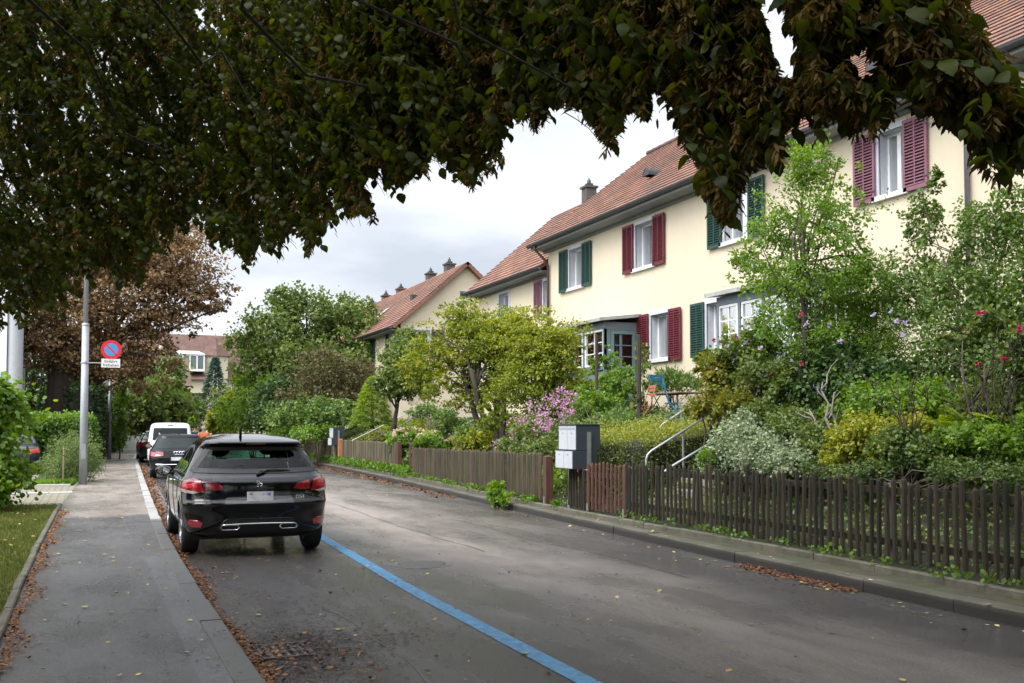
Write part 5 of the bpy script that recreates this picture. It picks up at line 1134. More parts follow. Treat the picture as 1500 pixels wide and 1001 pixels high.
# ------------------------------------------------------------------ vegetation
BARK = mat('dark_bark', (.045, .035, .026), .9, var=.4, vscale=8, bump=1., bscale=14, stretch=(3, 3, .5))
BARKL = mat('pale_bark', (.22, .20, .17), .9, var=.3, vscale=8, bump=.6, bscale=20)
BARKG = mat('grey_brown_bark', (.11, .09, .07), .9, var=.3, vscale=8, bump=.8, bscale=20)
G = lambda *c: c
LM = dict(
 hornbeam=leafmat('hornbeam_leaves', [G(.022,.034,.008), G(.050,.070,.011), G(.105,.125,.018)], .5, .45, .3),
 seeds=leafmat('hornbeam_seed_wings', [G(.062,.048,.014), G(.125,.088,.026), G(.19,.150,.045)], .7, .42, .2),
 copper=leafmat('copper_beech_leaves', [G(.065,.070,.020), G(.150,.095,.040), G(.25,.165,.080), G(.44,.33,.19)], .5, .35),
 lime=leafmat('mid_green_leaves', [G(.055,.095,.020), G(.115,.170,.036), G(.23,.275,.075)], .45, .35),
 bright=leafmat('bright_green_leaves', [G(.055,.120,.016), G(.130,.235,.030), G(.26,.38,.065)], .45, .42),
 yellowg=leafmat('yellow_green_leaves', [G(.080,.125,.014), G(.180,.230,.024), G(.38,.37,.040)], .5, .42),
 yellow=leafmat('yellow_shrub_leaves', [G(.13,.18,.018), G(.30,.33,.04), G(.50,.46,.09)], .5, .4),
 dark=leafmat('dark_green_leaves', [G(.022,.048,.014), G(.050,.100,.024), G(.11,.18,.045)], .4, .25),
 grey=leafmat('grey_green_leaves', [G(.052,.100,.022), G(.105,.180,.036), G(.22,.31,.070)], .5, .3),
 blue=leafmat('blue_green_leaves', [G(.030,.065,.050), G(.06,.12,.09), G(.11,.18,.14)], .5, .25),
 purple=leafmat('smoky_brown_leaves', [G(.050,.048,.018), G(.105,.090,.036), G(.15,.16,.05)], .5, .35),
 varieg=leafmat('cream_edged_leaves', [G(.07,.12,.05), G(.26,.32,.18), G(.52,.55,.36)], .5, .3),
 ochre=leafmat('ochre_green_leaves', [G(.085,.12,.018), G(.18,.20,.028), G(.33,.26,.045)], .5, .4),
 ivy=leafmat('ivy_and_ground_cover', [G(.020,.044,.012), G(.055,.105,.022), G(.12,.18,.036), G(.24,.25,.07)], .45, .25),
 grass=leafmat('grass_blades', [G(.075,.105,.022), G(.13,.165,.032), G(.23,.22,.07)], .6, .3),
 fern=leafmat('fern_green', [G(.14,.24,.025), G(.28,.38,.05), G(.42,.50,.09)], .5, .45),
 pink=leafmat('pink_flowers', [G(.42,.16,.32), G(.55,.28,.44), G(.66,.44,.58)], .6, .3),
 mauve=leafmat('mauve_flowers', [G(.50,.38,.60), G(.66,.54,.74)], .6, .3),
 rose=leafmat('rose_red_flowers', [G(.42,.03,.07), G(.55,.10,.20)], .6, .3),
 hyd=leafmat('faded_hydrangea_heads', [G(.42,.28,.22), G(.62,.45,.36), G(.62,.55,.35)], .7, .25),
 litter=leafmat('fallen_brown_leaves', [G(.075,.032,.014), G(.19,.070,.022), G(.33,.15,.04)], .7, 0),
 yellowl=leafmat('fallen_yellow_leaves', [G(.30,.20,.04), G(.52,.40,.09), G(.60,.50,.22)], .6, 0),
 debris=leafmat('dark_wet_debris', [G(.018,.013,.010), G(.05,.03,.018)], .6, 0),
)
def lx(px, py, X, rp, rq, dy=None):
    p = onX(px, py, X); d = float((p-CAM)@Fw); return (p[0], p[1], p[2], rp/FPX*d, (dy or rp)/FPX*d, rq/FPX*d)
def ly(px, py, Y, rp, rq, dy=None):
    p = onY(px, py, Y); d = float((p-CAM)@Fw); return (p[0], p[1], p[2], rp/FPX*d, (dy or rp)/FPX*d, rq/FPX*d)
def gbase(x, y): return (x, y, gz(x, y) if x > XF(y)-.1 else .1)
def mid(l): return float(np.mean([q[0] for q in l])), float(np.mean([q[1] for q in l]))

for i, (x_, y_, h_, r_) in enumerate([(-7, -9, 6.5, 4.5), (2, -17, 7, 5), (10.5, -12, 5, 4), (-14, 3, 5.5, 4.5), (14, -3, 4.5, 3.5), (-11, 14, 5, 4)]):  # unseen trees, added to darken the car's reflections and the near ground
    l = [(x_, y_, h_, r_, r_, r_*.8), (x_+r_*.6, y_+1, h_*.7, r_*.6, r_*.6, r_*.5), (x_-r_*.5, y_-1, h_*.6, r_*.7, r_*.7, r_*.6), (x_, y_, h_*.35, r_*.7, r_*.7, r_*.45)]
    tree('unseen_tree', ['unseen leafy tree behind the viewer on the lawn side', 'unseen leafy tree across the road behind the viewer', 'unseen garden tree behind the viewer on the fence side', 'unseen garden tree far out on the lawn', 'unseen garden tree beyond the near end of the fence', 'unseen garden tree on the lawn beside the driveway'][i], 'tree', (x_, y_, 0), h_*.6, .22, l, 5200, .42, LM['dark'], BARK, limbs=6, clump=.2)
# --- far belt and end of the street
for i, (px, py, Y, rp, rq, m) in enumerate([(150, 560, 105, 60, 60, 'lime'), (215, 575, 72, 34, 36, 'lime'), (246, 560, 78, 26, 40, 'grey'), (180, 600, 88, 22, 26, 'lime'), (262, 600, 74, 22, 24, 'lime'), (420, 540, 108, 70, 60, 'lime'), (520, 560, 100, 60, 50, 'lime'), (-20, 540, 90, 80, 90, 'dark')]):
    l = [ly(px, py, Y, rp, rq), ly(px+rp*.5, py+rq*.4, Y+1, rp*.6, rq*.5), ly(px-rp*.5, py+rq*.3, Y-1, rp*.6, rq*.6)]
    labs = ['green tree in front of the far wood left of the villa', 'leafy green tree over the end of the parked row', 'grey green tree just left of the conservatory', 'small rounded tree at the very end of the footway', 'bushy green tree under the conservatory', 'tall green tree beyond the big bushy tree', 'dense green tree between the bushy tree and the gabled house', 'dark tree behind the white building']
    tree('broadleaf_tree', labs[i], 'tree', (l[0][0], l[0][1], 0), max(2, l[0][2]*.7), .22, l, 3200, .30, LM[m], BARK, limbs=5, clump=.16)
def conifer(name, label, base, h, r, n, m, size, tmpl=T_NARROW, group=None, p=1.0, rag=.35):
    root = empty(name, base, 0, label, 'conifer', group)
    t_ = rng.random(n)**1.3; a = rng.random(n)*6.283; tier = np.floor(t_*16)/16; rad = r*(1-t_)**p*(1-rag*(t_-tier)*16*.6)*(.55+.45*rng.random(n)**.4)*(1+.18*np.sin(a*5+tier*40))
    P = np.stack([rad*np.cos(a), rad*np.sin(a), .08*h+t_*h*.92-rad*.12], 1); outw = np.stack([np.cos(a), np.sin(a), -.15+0*a], 1)
    leaves_object('crown', P, outw+rng.normal(size=P.shape)*.35, np.array((0, 0, 1.))+rng.normal(size=P.shape)*.4, size*(.6+.8*rng.random(n)), tmpl, m, rng.random(n)*.6+.4*t_, root)
    MB().tube([(0, 0, -.1), (0, 0, h*.9)], [r*.06+.04, .02], 8).build('trunk', BARK, root); return root
p = onY(314, 628, 84); conifer('blue_spruce', 'tall blue green spruce in front of the turret of the villa', (p[0], p[1], 0), 7.6, 2.3, 7000, LM['blue'], .34)
p = onY(281, 628, 70); conifer('small_conifer', 'small bright light green conifer behind the white van', (p[0], p[1], 0), 2.5, .75, 1800, LM['bright'], .22)
p = onY(545, 622, 40); conifer('dwarf_spruce', 'neat conical yellow green dwarf spruce above the pale fence', (p[0], p[1], 1.75), 2.05, .88, 16000, leafmat('spruce_tips', [G(.09,.17,.018), G(.20,.31,.03), G(.36,.44,.05)], .6, .3), .10, T_NARROW, p=.62, rag=.25)

for i, (px, py, Y, rp, rq, m, lab) in enumerate([(205, 610, 74, 20, 26, 'lime', 'leafy bush closing the far end of the footway'), (236, 604, 76, 20, 24, 'dark', 'dark green bush behind the white van roof'), (262, 612, 78, 20, 20, 'grey', 'grey green bush at the foot of the blue spruce'), (335, 600, 80, 24, 30, 'lime', 'green bush right of the blue spruce'), (180, 600, 76, 12, 30, 'lime', 'green bush at the end of the tall hedge')]):
    l = [ly(px, py, Y, rp, rq), ly(px+rp*.4, py+rq*.3, Y+.6, rp*.7, rq*.6)]
    tree('far_bush', lab, 'bush', (l[0][0], l[0][1], 0), 1.2, .06, l, 3000, .22, LM[m], BARK, limbs=4, clump=.18)
# --- big bushy tree and its companions along the far gardens
l = [ly(400, 492, 58, 45, 48), ly(450, 470, 58, 48, 44), ly(505, 478, 58, 42, 40), ly(375, 545, 57, 36, 45), ly(440, 545, 56, 60, 45), ly(545, 490, 55, 30, 44), ly(505, 540, 55, 50, 42), ly(360, 500, 58, 22, 25), ly(425, 440, 58, 26, 20)]
x, y = mid(l); tree('broadleaf_tree', 'large bushy green tree rising above the far gardens beside the end of the road', 'tree', gbase(x, y), 4, .3, l, 26000, .20, LM['lime'], BARK, tmpl=T_FOLD, limbs=22, clump=.14, per=36, rough=.3)
def shrub(label, lobes, n, size, m, tmpl=T_FOLD, name='shrub', cat='shrub', stems=5, group=None, bark=None, h=None, **kw):
    x, y = mid(lobes); b = gbase(x, y); b = (b[0], b[1], b[2]-.05); zc = max(.25, float(np.mean([q[2] for q in lobes]))-b[2])
    return tree(name, label, cat, b, h or zc*.8, .011+.006*zc, lobes, n, size, LM[m], bark or BARKG, tmpl=tmpl, limbs=stems*3, stems=stems, group=group, spread=.2, **kw)
shrub('smoky brown leaved shrub in front of the large bushy tree', [ly(470, 545, 50, 38, 36), ly(515, 555, 50, 34, 34), ly(440, 590, 49, 34, 28), ly(495, 598, 49, 32, 26)], 8000, .15, 'purple')
shrub('blue green shrub spreading over the far fence', [ly(472, 608, 45, 34, 24), ly(430, 614, 46, 36, 22), ly(500, 606, 45.5, 18, 18)], 7000, .13, 'grey')
shrub('fresh green shrub at the end of the far fence behind the car roof', [ly(375, 600, 55, 32, 30), ly(345, 610, 57, 24, 26), ly(400, 575, 54, 30, 24), ly(365, 570, 56, 24, 24)], 7000, .16, 'bright')
shrub('pale yellowish shrub at the far road edge next to the orange jacket', [ly(325, 612, 64, 16, 20), ly(338, 590, 66, 14, 18), ly(306, 622, 64, 10, 12)], 2500, .17, 'yellowg')
shrub('low lime green bush directly above the far letterbox fence', [ly(450, 636, 44, 26, 10), ly(478, 632, 44, 14, 9), ly(420, 636, 46, 24, 10)], 4000, .10, 'bright')
shrub('rounded dark green bush behind the blue green shrub', [ly(410, 580, 52, 34, 26), ly(395, 610, 50, 30, 22)], 5000, .15, 'dark')
l = [ly(590, 530, 37, 32, 34), ly(610, 555, 37, 26, 26), ly(572, 562, 37, 24, 22), ly(596, 500, 38, 20, 18)]
tree('small_tree', 'small round headed green tree with a slim dark trunk left of the spreading tree', 'tree', (*onY(577, 612, 37.5)[:2], 1.7), 1.5, .10, l, 9000, .12, LM['lime'], BARK, tmpl=T_FOLD, limbs=12)
# yellow-green spreading tree, dense bush beside it
l = [ly(695, 478, 26, 48, 30), ly(645, 515, 26.5, 44, 34), ly(710, 520, 25.5, 52, 34), ly(640, 560, 26, 24, 34), ly(700, 575, 26, 42, 24), ly(672, 465, 26, 26, 22), ly(745, 545, 26, 36, 34), ly(738, 500, 25.6, 44, 40), ly(612, 535, 26.4, 26, 30), ly(752, 480, 24.6, 36, 28), ly(752, 560, 24.5, 36, 36)]
tree('spreading_tree', 'spreading yellow green tree with several leaning dark stems over the brown fence', 'tree', (*onY(727, 655, 25)[:2], .9), 2.3, .105, l, 30000, .070, LM['yellowg'], BARK, tmpl=T_FOLD, limbs=22, stems=4, spread=.30, clump=.13, limb_r=.4, hollow=.3, flat=.5, rough=.45)
l = [ly(790, 500, 23.5, 48, 36), ly(812, 522, 23, 36, 44), ly(780, 560, 23.5, 50, 44), ly(830, 590, 23, 42, 36), ly(762, 490, 24, 26, 28), ly(846, 578, 22.5, 22, 34), ly(722, 610, 24, 20, 26)]
shrub('dense beech like bush with yellow tips in front of the far bay window', l, 26000, .070, 'yellowg', name='bush', cat='bush', cvw=.3, zg=.35, flat=.5, rough=.45, clump=.13)
l = [lx(790, 640, 9.3, 40, 30), lx(835, 650, 9.2, 24, 30), lx(760, 655, 9.5, 30, 16)]
pk = shrub('pink flowering shrub leaning over the brown fence left of the letterbox', l, 6500, .07, 'lime', name='flowering_shrub')
P, o_, cv, _, _ = sample_crown([lx(812, 605, 9.2, 34, 26), lx(775, 632, 9.3, 36, 22), lx(738, 655, 9.4, 20, 10), lx(825, 580, 9.2, 20, 14), lx(690, 660, 9.6, 24, 6)], 2300, .10, 10)
leaves_object('flowers', P-np.array(pk.location), o_+rng.normal(size=P.shape)*.5, rng.normal(size=P.shape)+np.array((-.6, -.6, .6)), .040, T_PETAL, LM['pink'], None, pk)
l = [lx(600, 640, 9.9, 26, 12), lx(640, 645, 9.8, 28, 12), lx(662, 652, 9.7, 14, 8), lx(585, 655, 9.6, 12, 14)]
hy = shrub('hydrangea bush with faded pink beige flower heads hanging over the fence', l, 4500, .11, 'bright', name='hydrangea')
hp = []; 
for k in range(46):
    q = l[rng.integers(0, 3)]; d_ = rdir(1)[0]; d_[2] = abs(d_[2])*.9+.1; c_ = np.array(q[:3])+d_*np.array(q[3:6]); s_ = rdir(34)*.085; s_[:, 2] *= .7; hp.append(c_+s_)
hp = np.concatenate(hp); leaves_object('flowers', hp-np.array(hy.location), rdir(len(hp)), rdir(len(hp))+np.array((-.3, -.5, .6)), .05, T_PETAL, LM['hyd'], None, hy)
def flowers(root, pts, m, r=.04, n=9):
    for p_ in pts:
        P_ = np.repeat(np.array(p_)[None], n, 0)+rng.normal(size=(n, 3))*r*.15; A_ = rdir(n)+np.array((-.4, -.5, .1)); leaves_object('flower', P_-np.array(root.location), A_, rdir(n), r*.95, T_PETAL, LM[m], None, root)
# shrubs in front of bay 1
l = [lx(880, 572, 11.3, 26, 34), lx(908, 562, 11.6, 24, 30), lx(880, 604, 11, 30, 24), lx(896, 528, 11.8, 12, 18), lx(862, 592, 11.2, 22, 28), lx(872, 535, 11.4, 8, 18)]
s_ = shrub('slender bright green climber on a thin post before the bay with the glazed door', l, 5200, .075, 'bright', name='climbing_shrub', stems=3, hollow=.2)
flowers(s_, [onX(868, 503, 11.4), onX(894, 513, 11.5), onX(934, 492, 11.9), onX(937, 500, 11.9)], 'mauve')
l = [lx(940, 520, 12.2, 12, 26), lx(945, 560, 12, 10, 22), lx(935, 590, 11.8, 12, 16)]
s_ = shrub('thin climbing rose with pale pink buds beside the red shuttered lower window', l, 1100, .07, 'lime', name='climbing_rose', stems=2, hollow=.1)
flowers(s_, [onX(936, 494, 12.0), onX(948, 505, 12.0)], 'hyd', .05)
for a, (px, y0, y1, X, rr_) in zip(('thin dark wooden post carrying the slender climber', 'dark wooden pole standing left of the blue chair'), ((874, 560, 625, 11.0, .04), (936, 560, 628, 11.0, .05))):
    b = onX(px, y1, X); t_ = onX(px, y0-70, X); r_ = empty('plant_support', (b[0], b[1], b[2]-.2), 0, a, 'plant support'); MB().tube([(0, 0, 0), (.01, 0, t_[2]-b[2]+.2)], rr_, 8).build('pole', BARK, r_)
    MB().tube([(-.02, 0, .8), (-.02, 0, .84)], rr_*1.35, 8).build('tie', M_BLKP, r_)
s_ = shrub('feathery upright pale green plants against the house wall behind the garden table', [lx(985, 560, 13.6, 34, 14), lx(960, 565, 13.5, 16, 12), lx(1010, 565, 13.6, 12, 12)], 2600, .12, 'grey', T_NARROW, name='herb_bed', cat='plants', droop=-1.2, up=.1)
s_ = shrub('grey leaved cushion of lavender under the thin dark posts', [lx(905, 612, 11, 26, 10), lx(930, 615, 11, 14, 8)], 1800, .09, 'grey', T_NARROW, name='lavender', droop=-1)
for lab, l_, n_, s_z, m_ in (
  ('loose green perennials under the spreading yellow green tree', [ly(690, 640, 25, 26, 14), ly(665, 628, 26.5, 22, 12)], 3500, .075, 'grey'),
  ('bright yellow flowering shrubs between the handrails under the spreading tree', [ly(700, 645, 24.5, 22, 14), ly(680, 648, 25.2, 20, 12)], 4000, .06, 'yellow'),
  ('green foliage mass at the foot of the pink flowering shrub', [lx(840, 650, 9, 26, 26), lx(800, 662, 9, 30, 18), lx(860, 640, 9.6, 22, 20)], 5000, .055, 'lime'),
  ('green undergrowth between the beech like bush and the garden table', [lx(850, 615, 10.6, 30, 20), lx(890, 625, 10.2, 34, 14), lx(930, 625, 10.6, 30, 12)], 6000, .055, 'grey'),
  ('light grass like plants on the bank left of the hydrangeas', [ly(622, 602, 33, 24, 9), ly(650, 606, 31, 22, 9)], 3000, .07, 'grey')):
    shrub(lab, l_, n_, s_z, m_, hollow=.2)
# clipped hedge
def hedge(label, x0, x1, y0, y1, zb, zt, n, m, m2=None, size=.035, fx=None, jit=.05, name='clipped_hedge', slope=0., tmpl=T_FOLD, core=True):
    r_ = empty(name, ((x0+x1)/2, y0, zb), 0, label, 'hedge'); cx = (x0+x1)/2; fx = fx or (lambda y: 0.)
    A = [(y1-y0)*(zt-zb), (y1-y0)*(x1-x0), (x1-x0)*(zt-zb), (y1-y0)*(zt-zb)]; A = np.array(A)/sum(A); k = rng.choice(4, n, p=A); u = rng.random(n); v = rng.random(n)
    X = np.select([k == 0, k == 1, k == 2, k == 3], [x0+0*u, x0+(x1-x0)*u, x0+(x1-x0)*u, x1+0*u]); Y = np.select([k == 0, k == 1, k == 2, k == 3], [y0+(y1-y0)*u, y0+(y1-y0)*v, y0+0*u, y0+(y1-y0)*u]); Z = np.select([k == 0, k == 1, k == 2, k == 3], [zb+(zt-zb)*v, zt+0*u, zb+(zt-zb)*v, zb+(zt-zb)*v])
    nn = np.select([(k == 0)[:, None], (k == 1)[:, None], (k == 2)[:, None], (k == 3)[:, None]], [np.array((-1, 0, .2)), np.array((0, 0, 1.)), np.array((0, -1, .2)), np.array((1., 0, .2))])
    lump = .06*np.sin(Y*3.1+Z*4)+.05*np.sin(X*5+Y*7)+.04*np.sin(Y*13+Z*9)
    P = np.stack([X, Y, Z], 1)+nn*(lump+rng.normal(size=n)*jit)[:, None]; P[:, 2] += slope*(P[:, 0]-x0)*np.clip((P[:, 2]-zb)/(zt-zb), 0, 1); P[:, 0] += np.array([fx(q) for q in P[:, 1]])
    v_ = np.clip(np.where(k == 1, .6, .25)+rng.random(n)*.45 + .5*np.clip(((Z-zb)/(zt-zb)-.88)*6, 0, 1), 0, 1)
    O = np.array((cx, y0, zb)); leaves_object('crown', P-O, nn*.5+rng.normal(size=P.shape)*.8, nn+rng.normal(size=P.shape)*.6, size*(.7+.6*rng.random(n)), tmpl, LM[m], v_, r_)
    if core:
        c_ = MB(); ysl = np.linspace(y0+.12, y1-.12, max(2, int((y1-y0)/2)+1)); i_ = .12
        sec = lambda y: [(x0+i_+fx(y)-cx, y-y0, 0), (x1-i_+fx(y)-cx, y-y0, 0), (x1-i_+fx(y)-cx, y-y0, zt-zb-i_+slope*(x1-x0)), (x0+i_+fx(y)-cx, y-y0, zt-zb-i_)]
        S = [sec(y) for y in ysl]
        for a, b in zip(S[:-1], S[1:]): c_.add(a+b, [(0, 1, 5, 4), (1, 2, 6, 5), (2, 3, 7, 6), (3, 0, 4, 7)])
        c_.add(S[0], [(0, 3, 2, 1)]); c_.add(S[-1], [(0, 1, 2, 3)]); c_.build('branches', mat('hedge_core_shade', (.020, .020, .012), .95, var=.5, vscale=20), r_)  # solid dark core, its colour standing for the shade inside the hedge
    return r_
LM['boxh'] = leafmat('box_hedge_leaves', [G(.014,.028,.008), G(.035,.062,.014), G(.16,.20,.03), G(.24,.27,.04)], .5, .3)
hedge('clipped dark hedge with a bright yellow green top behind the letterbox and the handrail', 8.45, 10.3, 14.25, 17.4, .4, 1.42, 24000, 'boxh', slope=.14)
# --- right hand gardens
l = [lx(1185, 250, 10, 50, 40), lx(1150, 330, 10, 52, 50), lx(1225, 320, 10, 52, 55), lx(1120, 400, 9.8, 40, 34), lx(1190, 410, 10, 72, 44), lx(1150, 480, 9.8, 60, 46), lx(1210, 500, 10, 56, 50), lx(1090, 375, 10, 24, 20), lx(1260, 400, 10.2, 34, 40), lx(1165, 215, 10, 20, 24)]
tree('young_ash_tree', 'tall airy tree with feathery light green leaves rising past the mauve shuttered window', 'tree', (*onX(1183, 660, 9.6)[:2], 1.15), 3.6, .050, l, 23000, .052, LM['bright'], BARK, tmpl=T_FOLD, limbs=26, clump=.11, per=22, hollow=.15, rough=.35, width=.85)
l = [lx(1268, 420, 10.8, 40, 44), lx(1240, 470, 10.6, 48, 40), lx(1290, 470, 10.8, 44, 44), lx(1300, 520, 10.6, 44, 40)]
shrub('soft bright green feathery bush between the airy tree and the tall grey green shrub', l, 12000, .075, 'bright', T_NARROW, name='bush', cat='bush')
l = [lx(1352, 320, 10.8, 28, 46), lx(1375, 270, 10.9, 14, 22), lx(1440, 345, 11, 50, 52), lx(1500, 320, 11, 40, 56), lx(1350, 420, 10.8, 54, 60), lx(1440, 440, 10.8, 66, 70), lx(1510, 450, 10.8, 60, 80), lx(1400, 520, 10.6, 70, 60), lx(1490, 550, 10.6, 60, 50), lx(1570, 420, 10.8, 60, 100)]
shrub('tall grey green shrub filling the space under the right eaves', l, 34000, .050, 'grey', name='tall_shrub', stems=7, clump=.12, hollow=.25)
l = [lx(1200, 560, 10, 56, 44), lx(1270, 560, 10.2, 60, 46), lx(1330, 570, 10.3, 50, 36), lx(1230, 530, 10, 40, 30)]
s_ = shrub('dark green hibiscus with mauve flowers behind the bare pale branches', l, 14000, .062, 'dark', name='hibiscus_bush')
flowers(s_, [onX(a, b, 9.7) for a, b in ((1180, 478), (1181, 474), (1231, 500), (1279, 461), (1305, 456), (1313, 470), (1326, 473), (1322, 491), (1214, 476))], 'mauve', .045)
l = [lx(1080, 520, 9.6, 30, 28), lx(1120, 545, 9.5, 34, 34), lx(1110, 500, 9.6, 28, 28), lx(1150, 560, 9.5, 28, 34), lx(1080, 560, 9.6, 26, 26), lx(1130, 600, 9.4, 40, 26)]
s_ = shrub('rose bush with red, magenta and mauve blooms under the paned bay window', l, 9000, .06, 'lime', name='rose_bush', stems=6, hollow=.25)
flowers(s_, [onX(a, b, 9.35) for a, b in ((1046, 499), (1078, 493), (1093, 545), (1131, 548), (1136, 569), (1174, 532), (1174, 462))], 'rose', .045)
flowers(s_, [onX(a, b, 9.35) for a, b in ((1066, 507), (1114, 511), (1101, 476), (1092, 502))], 'mauve', .05)
l = [lx(1050, 545, 9.3, 28, 26), lx(1045, 590, 9.2, 34, 22), lx(1085, 590, 9.2, 34, 22), lx(1030, 520, 9.4, 14, 14), lx(1020, 600, 9.4, 20, 10)]
shrub('ochre and orange tinged shrub above the handrail', l, 6000, .06, 'ochre', stems=4, hollow=.2)
l = [lx(1090, 650, 8.7, 46, 34), lx(1130, 665, 8.6, 50, 28), lx(1160, 680, 8.5, 40, 18), lx(1060, 680, 8.6, 30, 22), lx(1085, 618, 8.8, 24, 20)]
shrub('cream variegated shrub spilling over the dark picket fence', l, 13000, .042, 'varieg', cvw=.3, hollow=.3)
l = [lx(1045, 670, 8.5, 20, 18), lx(1070, 645, 8.9, 16, 24)]
shrub('green bush with a few orange leaves left of the cream variegated shrub', l, 2600, .05, 'bright')
l = [lx(1265, 640, 9, 44, 30), lx(1235, 665, 8.9, 30, 20), lx(1300, 660, 8.9, 30, 22), lx(1340, 630, 9.2, 30, 20)]
for lab, l_, n_, s_z, m_ in (
  ('bright leafy bush between the airy tree trunk and the tall grey green shrub', [lx(1300, 590, 9.8, 60, 34), lx(1360, 590, 9.8, 50, 34), lx(1250, 600, 9.8, 40, 26)], 10000, .05, 'bright'),
  ('mid green foliage wall to the right of the tall climbing rose', [lx(1500, 600, 9.6, 50, 40), lx(1440, 600, 9.7, 40, 34), lx(1540, 540, 9.8, 40, 60)], 9000, .05, 'lime'),
  ('light green shrub behind the cream variegated one', [lx(1160, 630, 9.1, 40, 34), lx(1200, 650, 9, 36, 28), lx(1120, 615, 9.3, 34, 26)], 8000, .048, 'lime')):
    shrub(lab, l_, n_, s_z, m_, hollow=.2)
shrub('golden yellow green shrub below the bare rose stems', l, 9000, .045, 'yellow', hollow=.3)
l = [lx(1320, 655, 8.9, 46, 22), lx(1370, 660, 8.8, 40, 22), lx(1300, 685, 8.7, 40, 16)]
shrub('dark glossy low bush in front of the ferns', l, 7000, .045, 'ivy')
l = [lx(1425, 640, 9, 46, 22), lx(1480, 650, 8.9, 40, 24), lx(1530, 640, 9, 40, 34)]
shrub('light green leafy perennials at the foot of the ferns', l, 6500, .05, 'bright')
l = [lx(1200, 690, 8.7, 40, 12), lx(1250, 695, 8.6, 40, 12), lx(1420, 690, 8.5, 60, 14), lx(1500, 700, 8.4, 50, 16)]
shrub('low mat of small leaved cotoneaster on the top of the ivy slope', l, 9000, .036, 'ivy', hollow=.2)
l = [lx(1460, 480, 9.3, 26, 24), lx(1490, 500, 9.3, 26, 30), lx(1440, 460, 9.3, 18, 18), lx(1375, 505, 9.4, 10, 22), lx(1500, 540, 9.3, 20, 20), lx(1400, 498, 9.4, 14, 12)]
s_ = shrub('tall climbing rose with yellow green leaves and a few red blooms by the dark stems', l, 3600, .050, 'lime', name='rose_bush', stems=4, hollow=.2, rough=.5)
flowers(s_, [onX(a, b, 9.1) for a, b in ((1415, 486), (1432, 534), (1472, 527), (1492, 483), (1437, 459))], 'rose', .05)
# bare stems
def bare(name, label, base, tips, r, m, sub=3):
    root = empty(name, base, 0, label, 'shrub'); mb = MB(); b = np.array(base)
    for tp in tips:
        tp = np.array(tp)-b; pts = curve_pts((0, 0, -.1), tp, .05, 6, .06); mb.tube(pts, [r*(1-.75*i/6) for i in range(7)], 7)
        for s in range(sub):
            st = np.array(pts[rng.integers(2, 6)]); e = st+(tp*.35)+rng.normal(size=3)*.16; mb.tube(curve_pts(st, e, .05, 4, .08), [r*.45*(1-.8*i/4)+.002 for i in range(5)], 5)
    mb.build('branches', m, root, smooth=True); return root
b = onX(1225, 655, 9.0); bare('bare_shrub', 'pale bare forked stem standing under the dark hibiscus', (b[0], b[1], 1.2), [onX(1185, 600, 9), onX(1205, 560, 9.1), onX(1222, 575, 9), onX(1150, 615, 8.9)], .030, BARKL)
b = onX(1335, 672, 8.9); bare('bare_rose', 'leafless brown rose stems above the golden shrub', (b[0], b[1], 1.1), [onX(1285, 555, 8.9), onX(1310, 570, 8.9), onX(1355, 560, 8.9), onX(1345, 530, 9), onX(1330, 590, 8.9)], .012, BARK)
b = onX(1470, 640, 9.1); bare('bare_rose', 'dark thorny stems carrying the tall climbing rose', (b[0], b[1], 1.3), [onX(1370, 500, 9.2), onX(1400, 560, 9.2), onX(1480, 500, 9.1), onX(1500, 480, 9.1), onX(1430, 545, 9.1)], .013, BARK)
# ferns
def fern(base, label, nf=14, L_=.8):
    root = empty('fern', base, 0, label, 'fern', 'ferns on the slope'); P = []; A = []; N_ = []; S = []
    for k in range(nf):
        a = rng.random()*6.283; el = R_(35+40*rng.random()); ln = L_*(.7+.5*rng.random()); d_ = np.array((math.cos(a), math.sin(a), 0))
        for i in range(26):
            t_ = i/25; q = d_*(ln*t_*math.cos(el)*(1+.2*t_))+np.array((0, 0, ln*(t_*math.sin(el)-.45*t_**2))); sd = np.cross(d_, (0, 0, 1)); w_ = ln*.22*math.sin(math.pi*min(1, .15+t_*.85))+.01
            for s in (-1, 1): P.append(q); A.append(sd*s+d_*.35+np.array((0, 0, -.15))); N_.append((0, 0, 1.)); S.append(w_)
    leaves_object('fronds', np.array(P), np.array(A), np.array(N_), np.array(S), T_NARROW, LM['fern'], None, root)
    return root
for k, (px, py, X) in enumerate(((1410, 625, 9.4), (1450, 615, 9.6), (1485, 625, 9.4), (1395, 600, 10), (1435, 590, 10), (1475, 595, 10.1), (1510, 605, 9.9), (1355, 625, 9.8), (1200, 640, 9.6), (1250, 630, 9.8))):
    b = onX(px, py, X); fern((b[0], b[1], gz(b[0], b[1])-.02 if k > 20 else b[2]-.18), 'light green fern with arching fronds on the slope below the grey green shrub' if k < 8 else 'fern behind the pale bare forked stem', 16, .75)
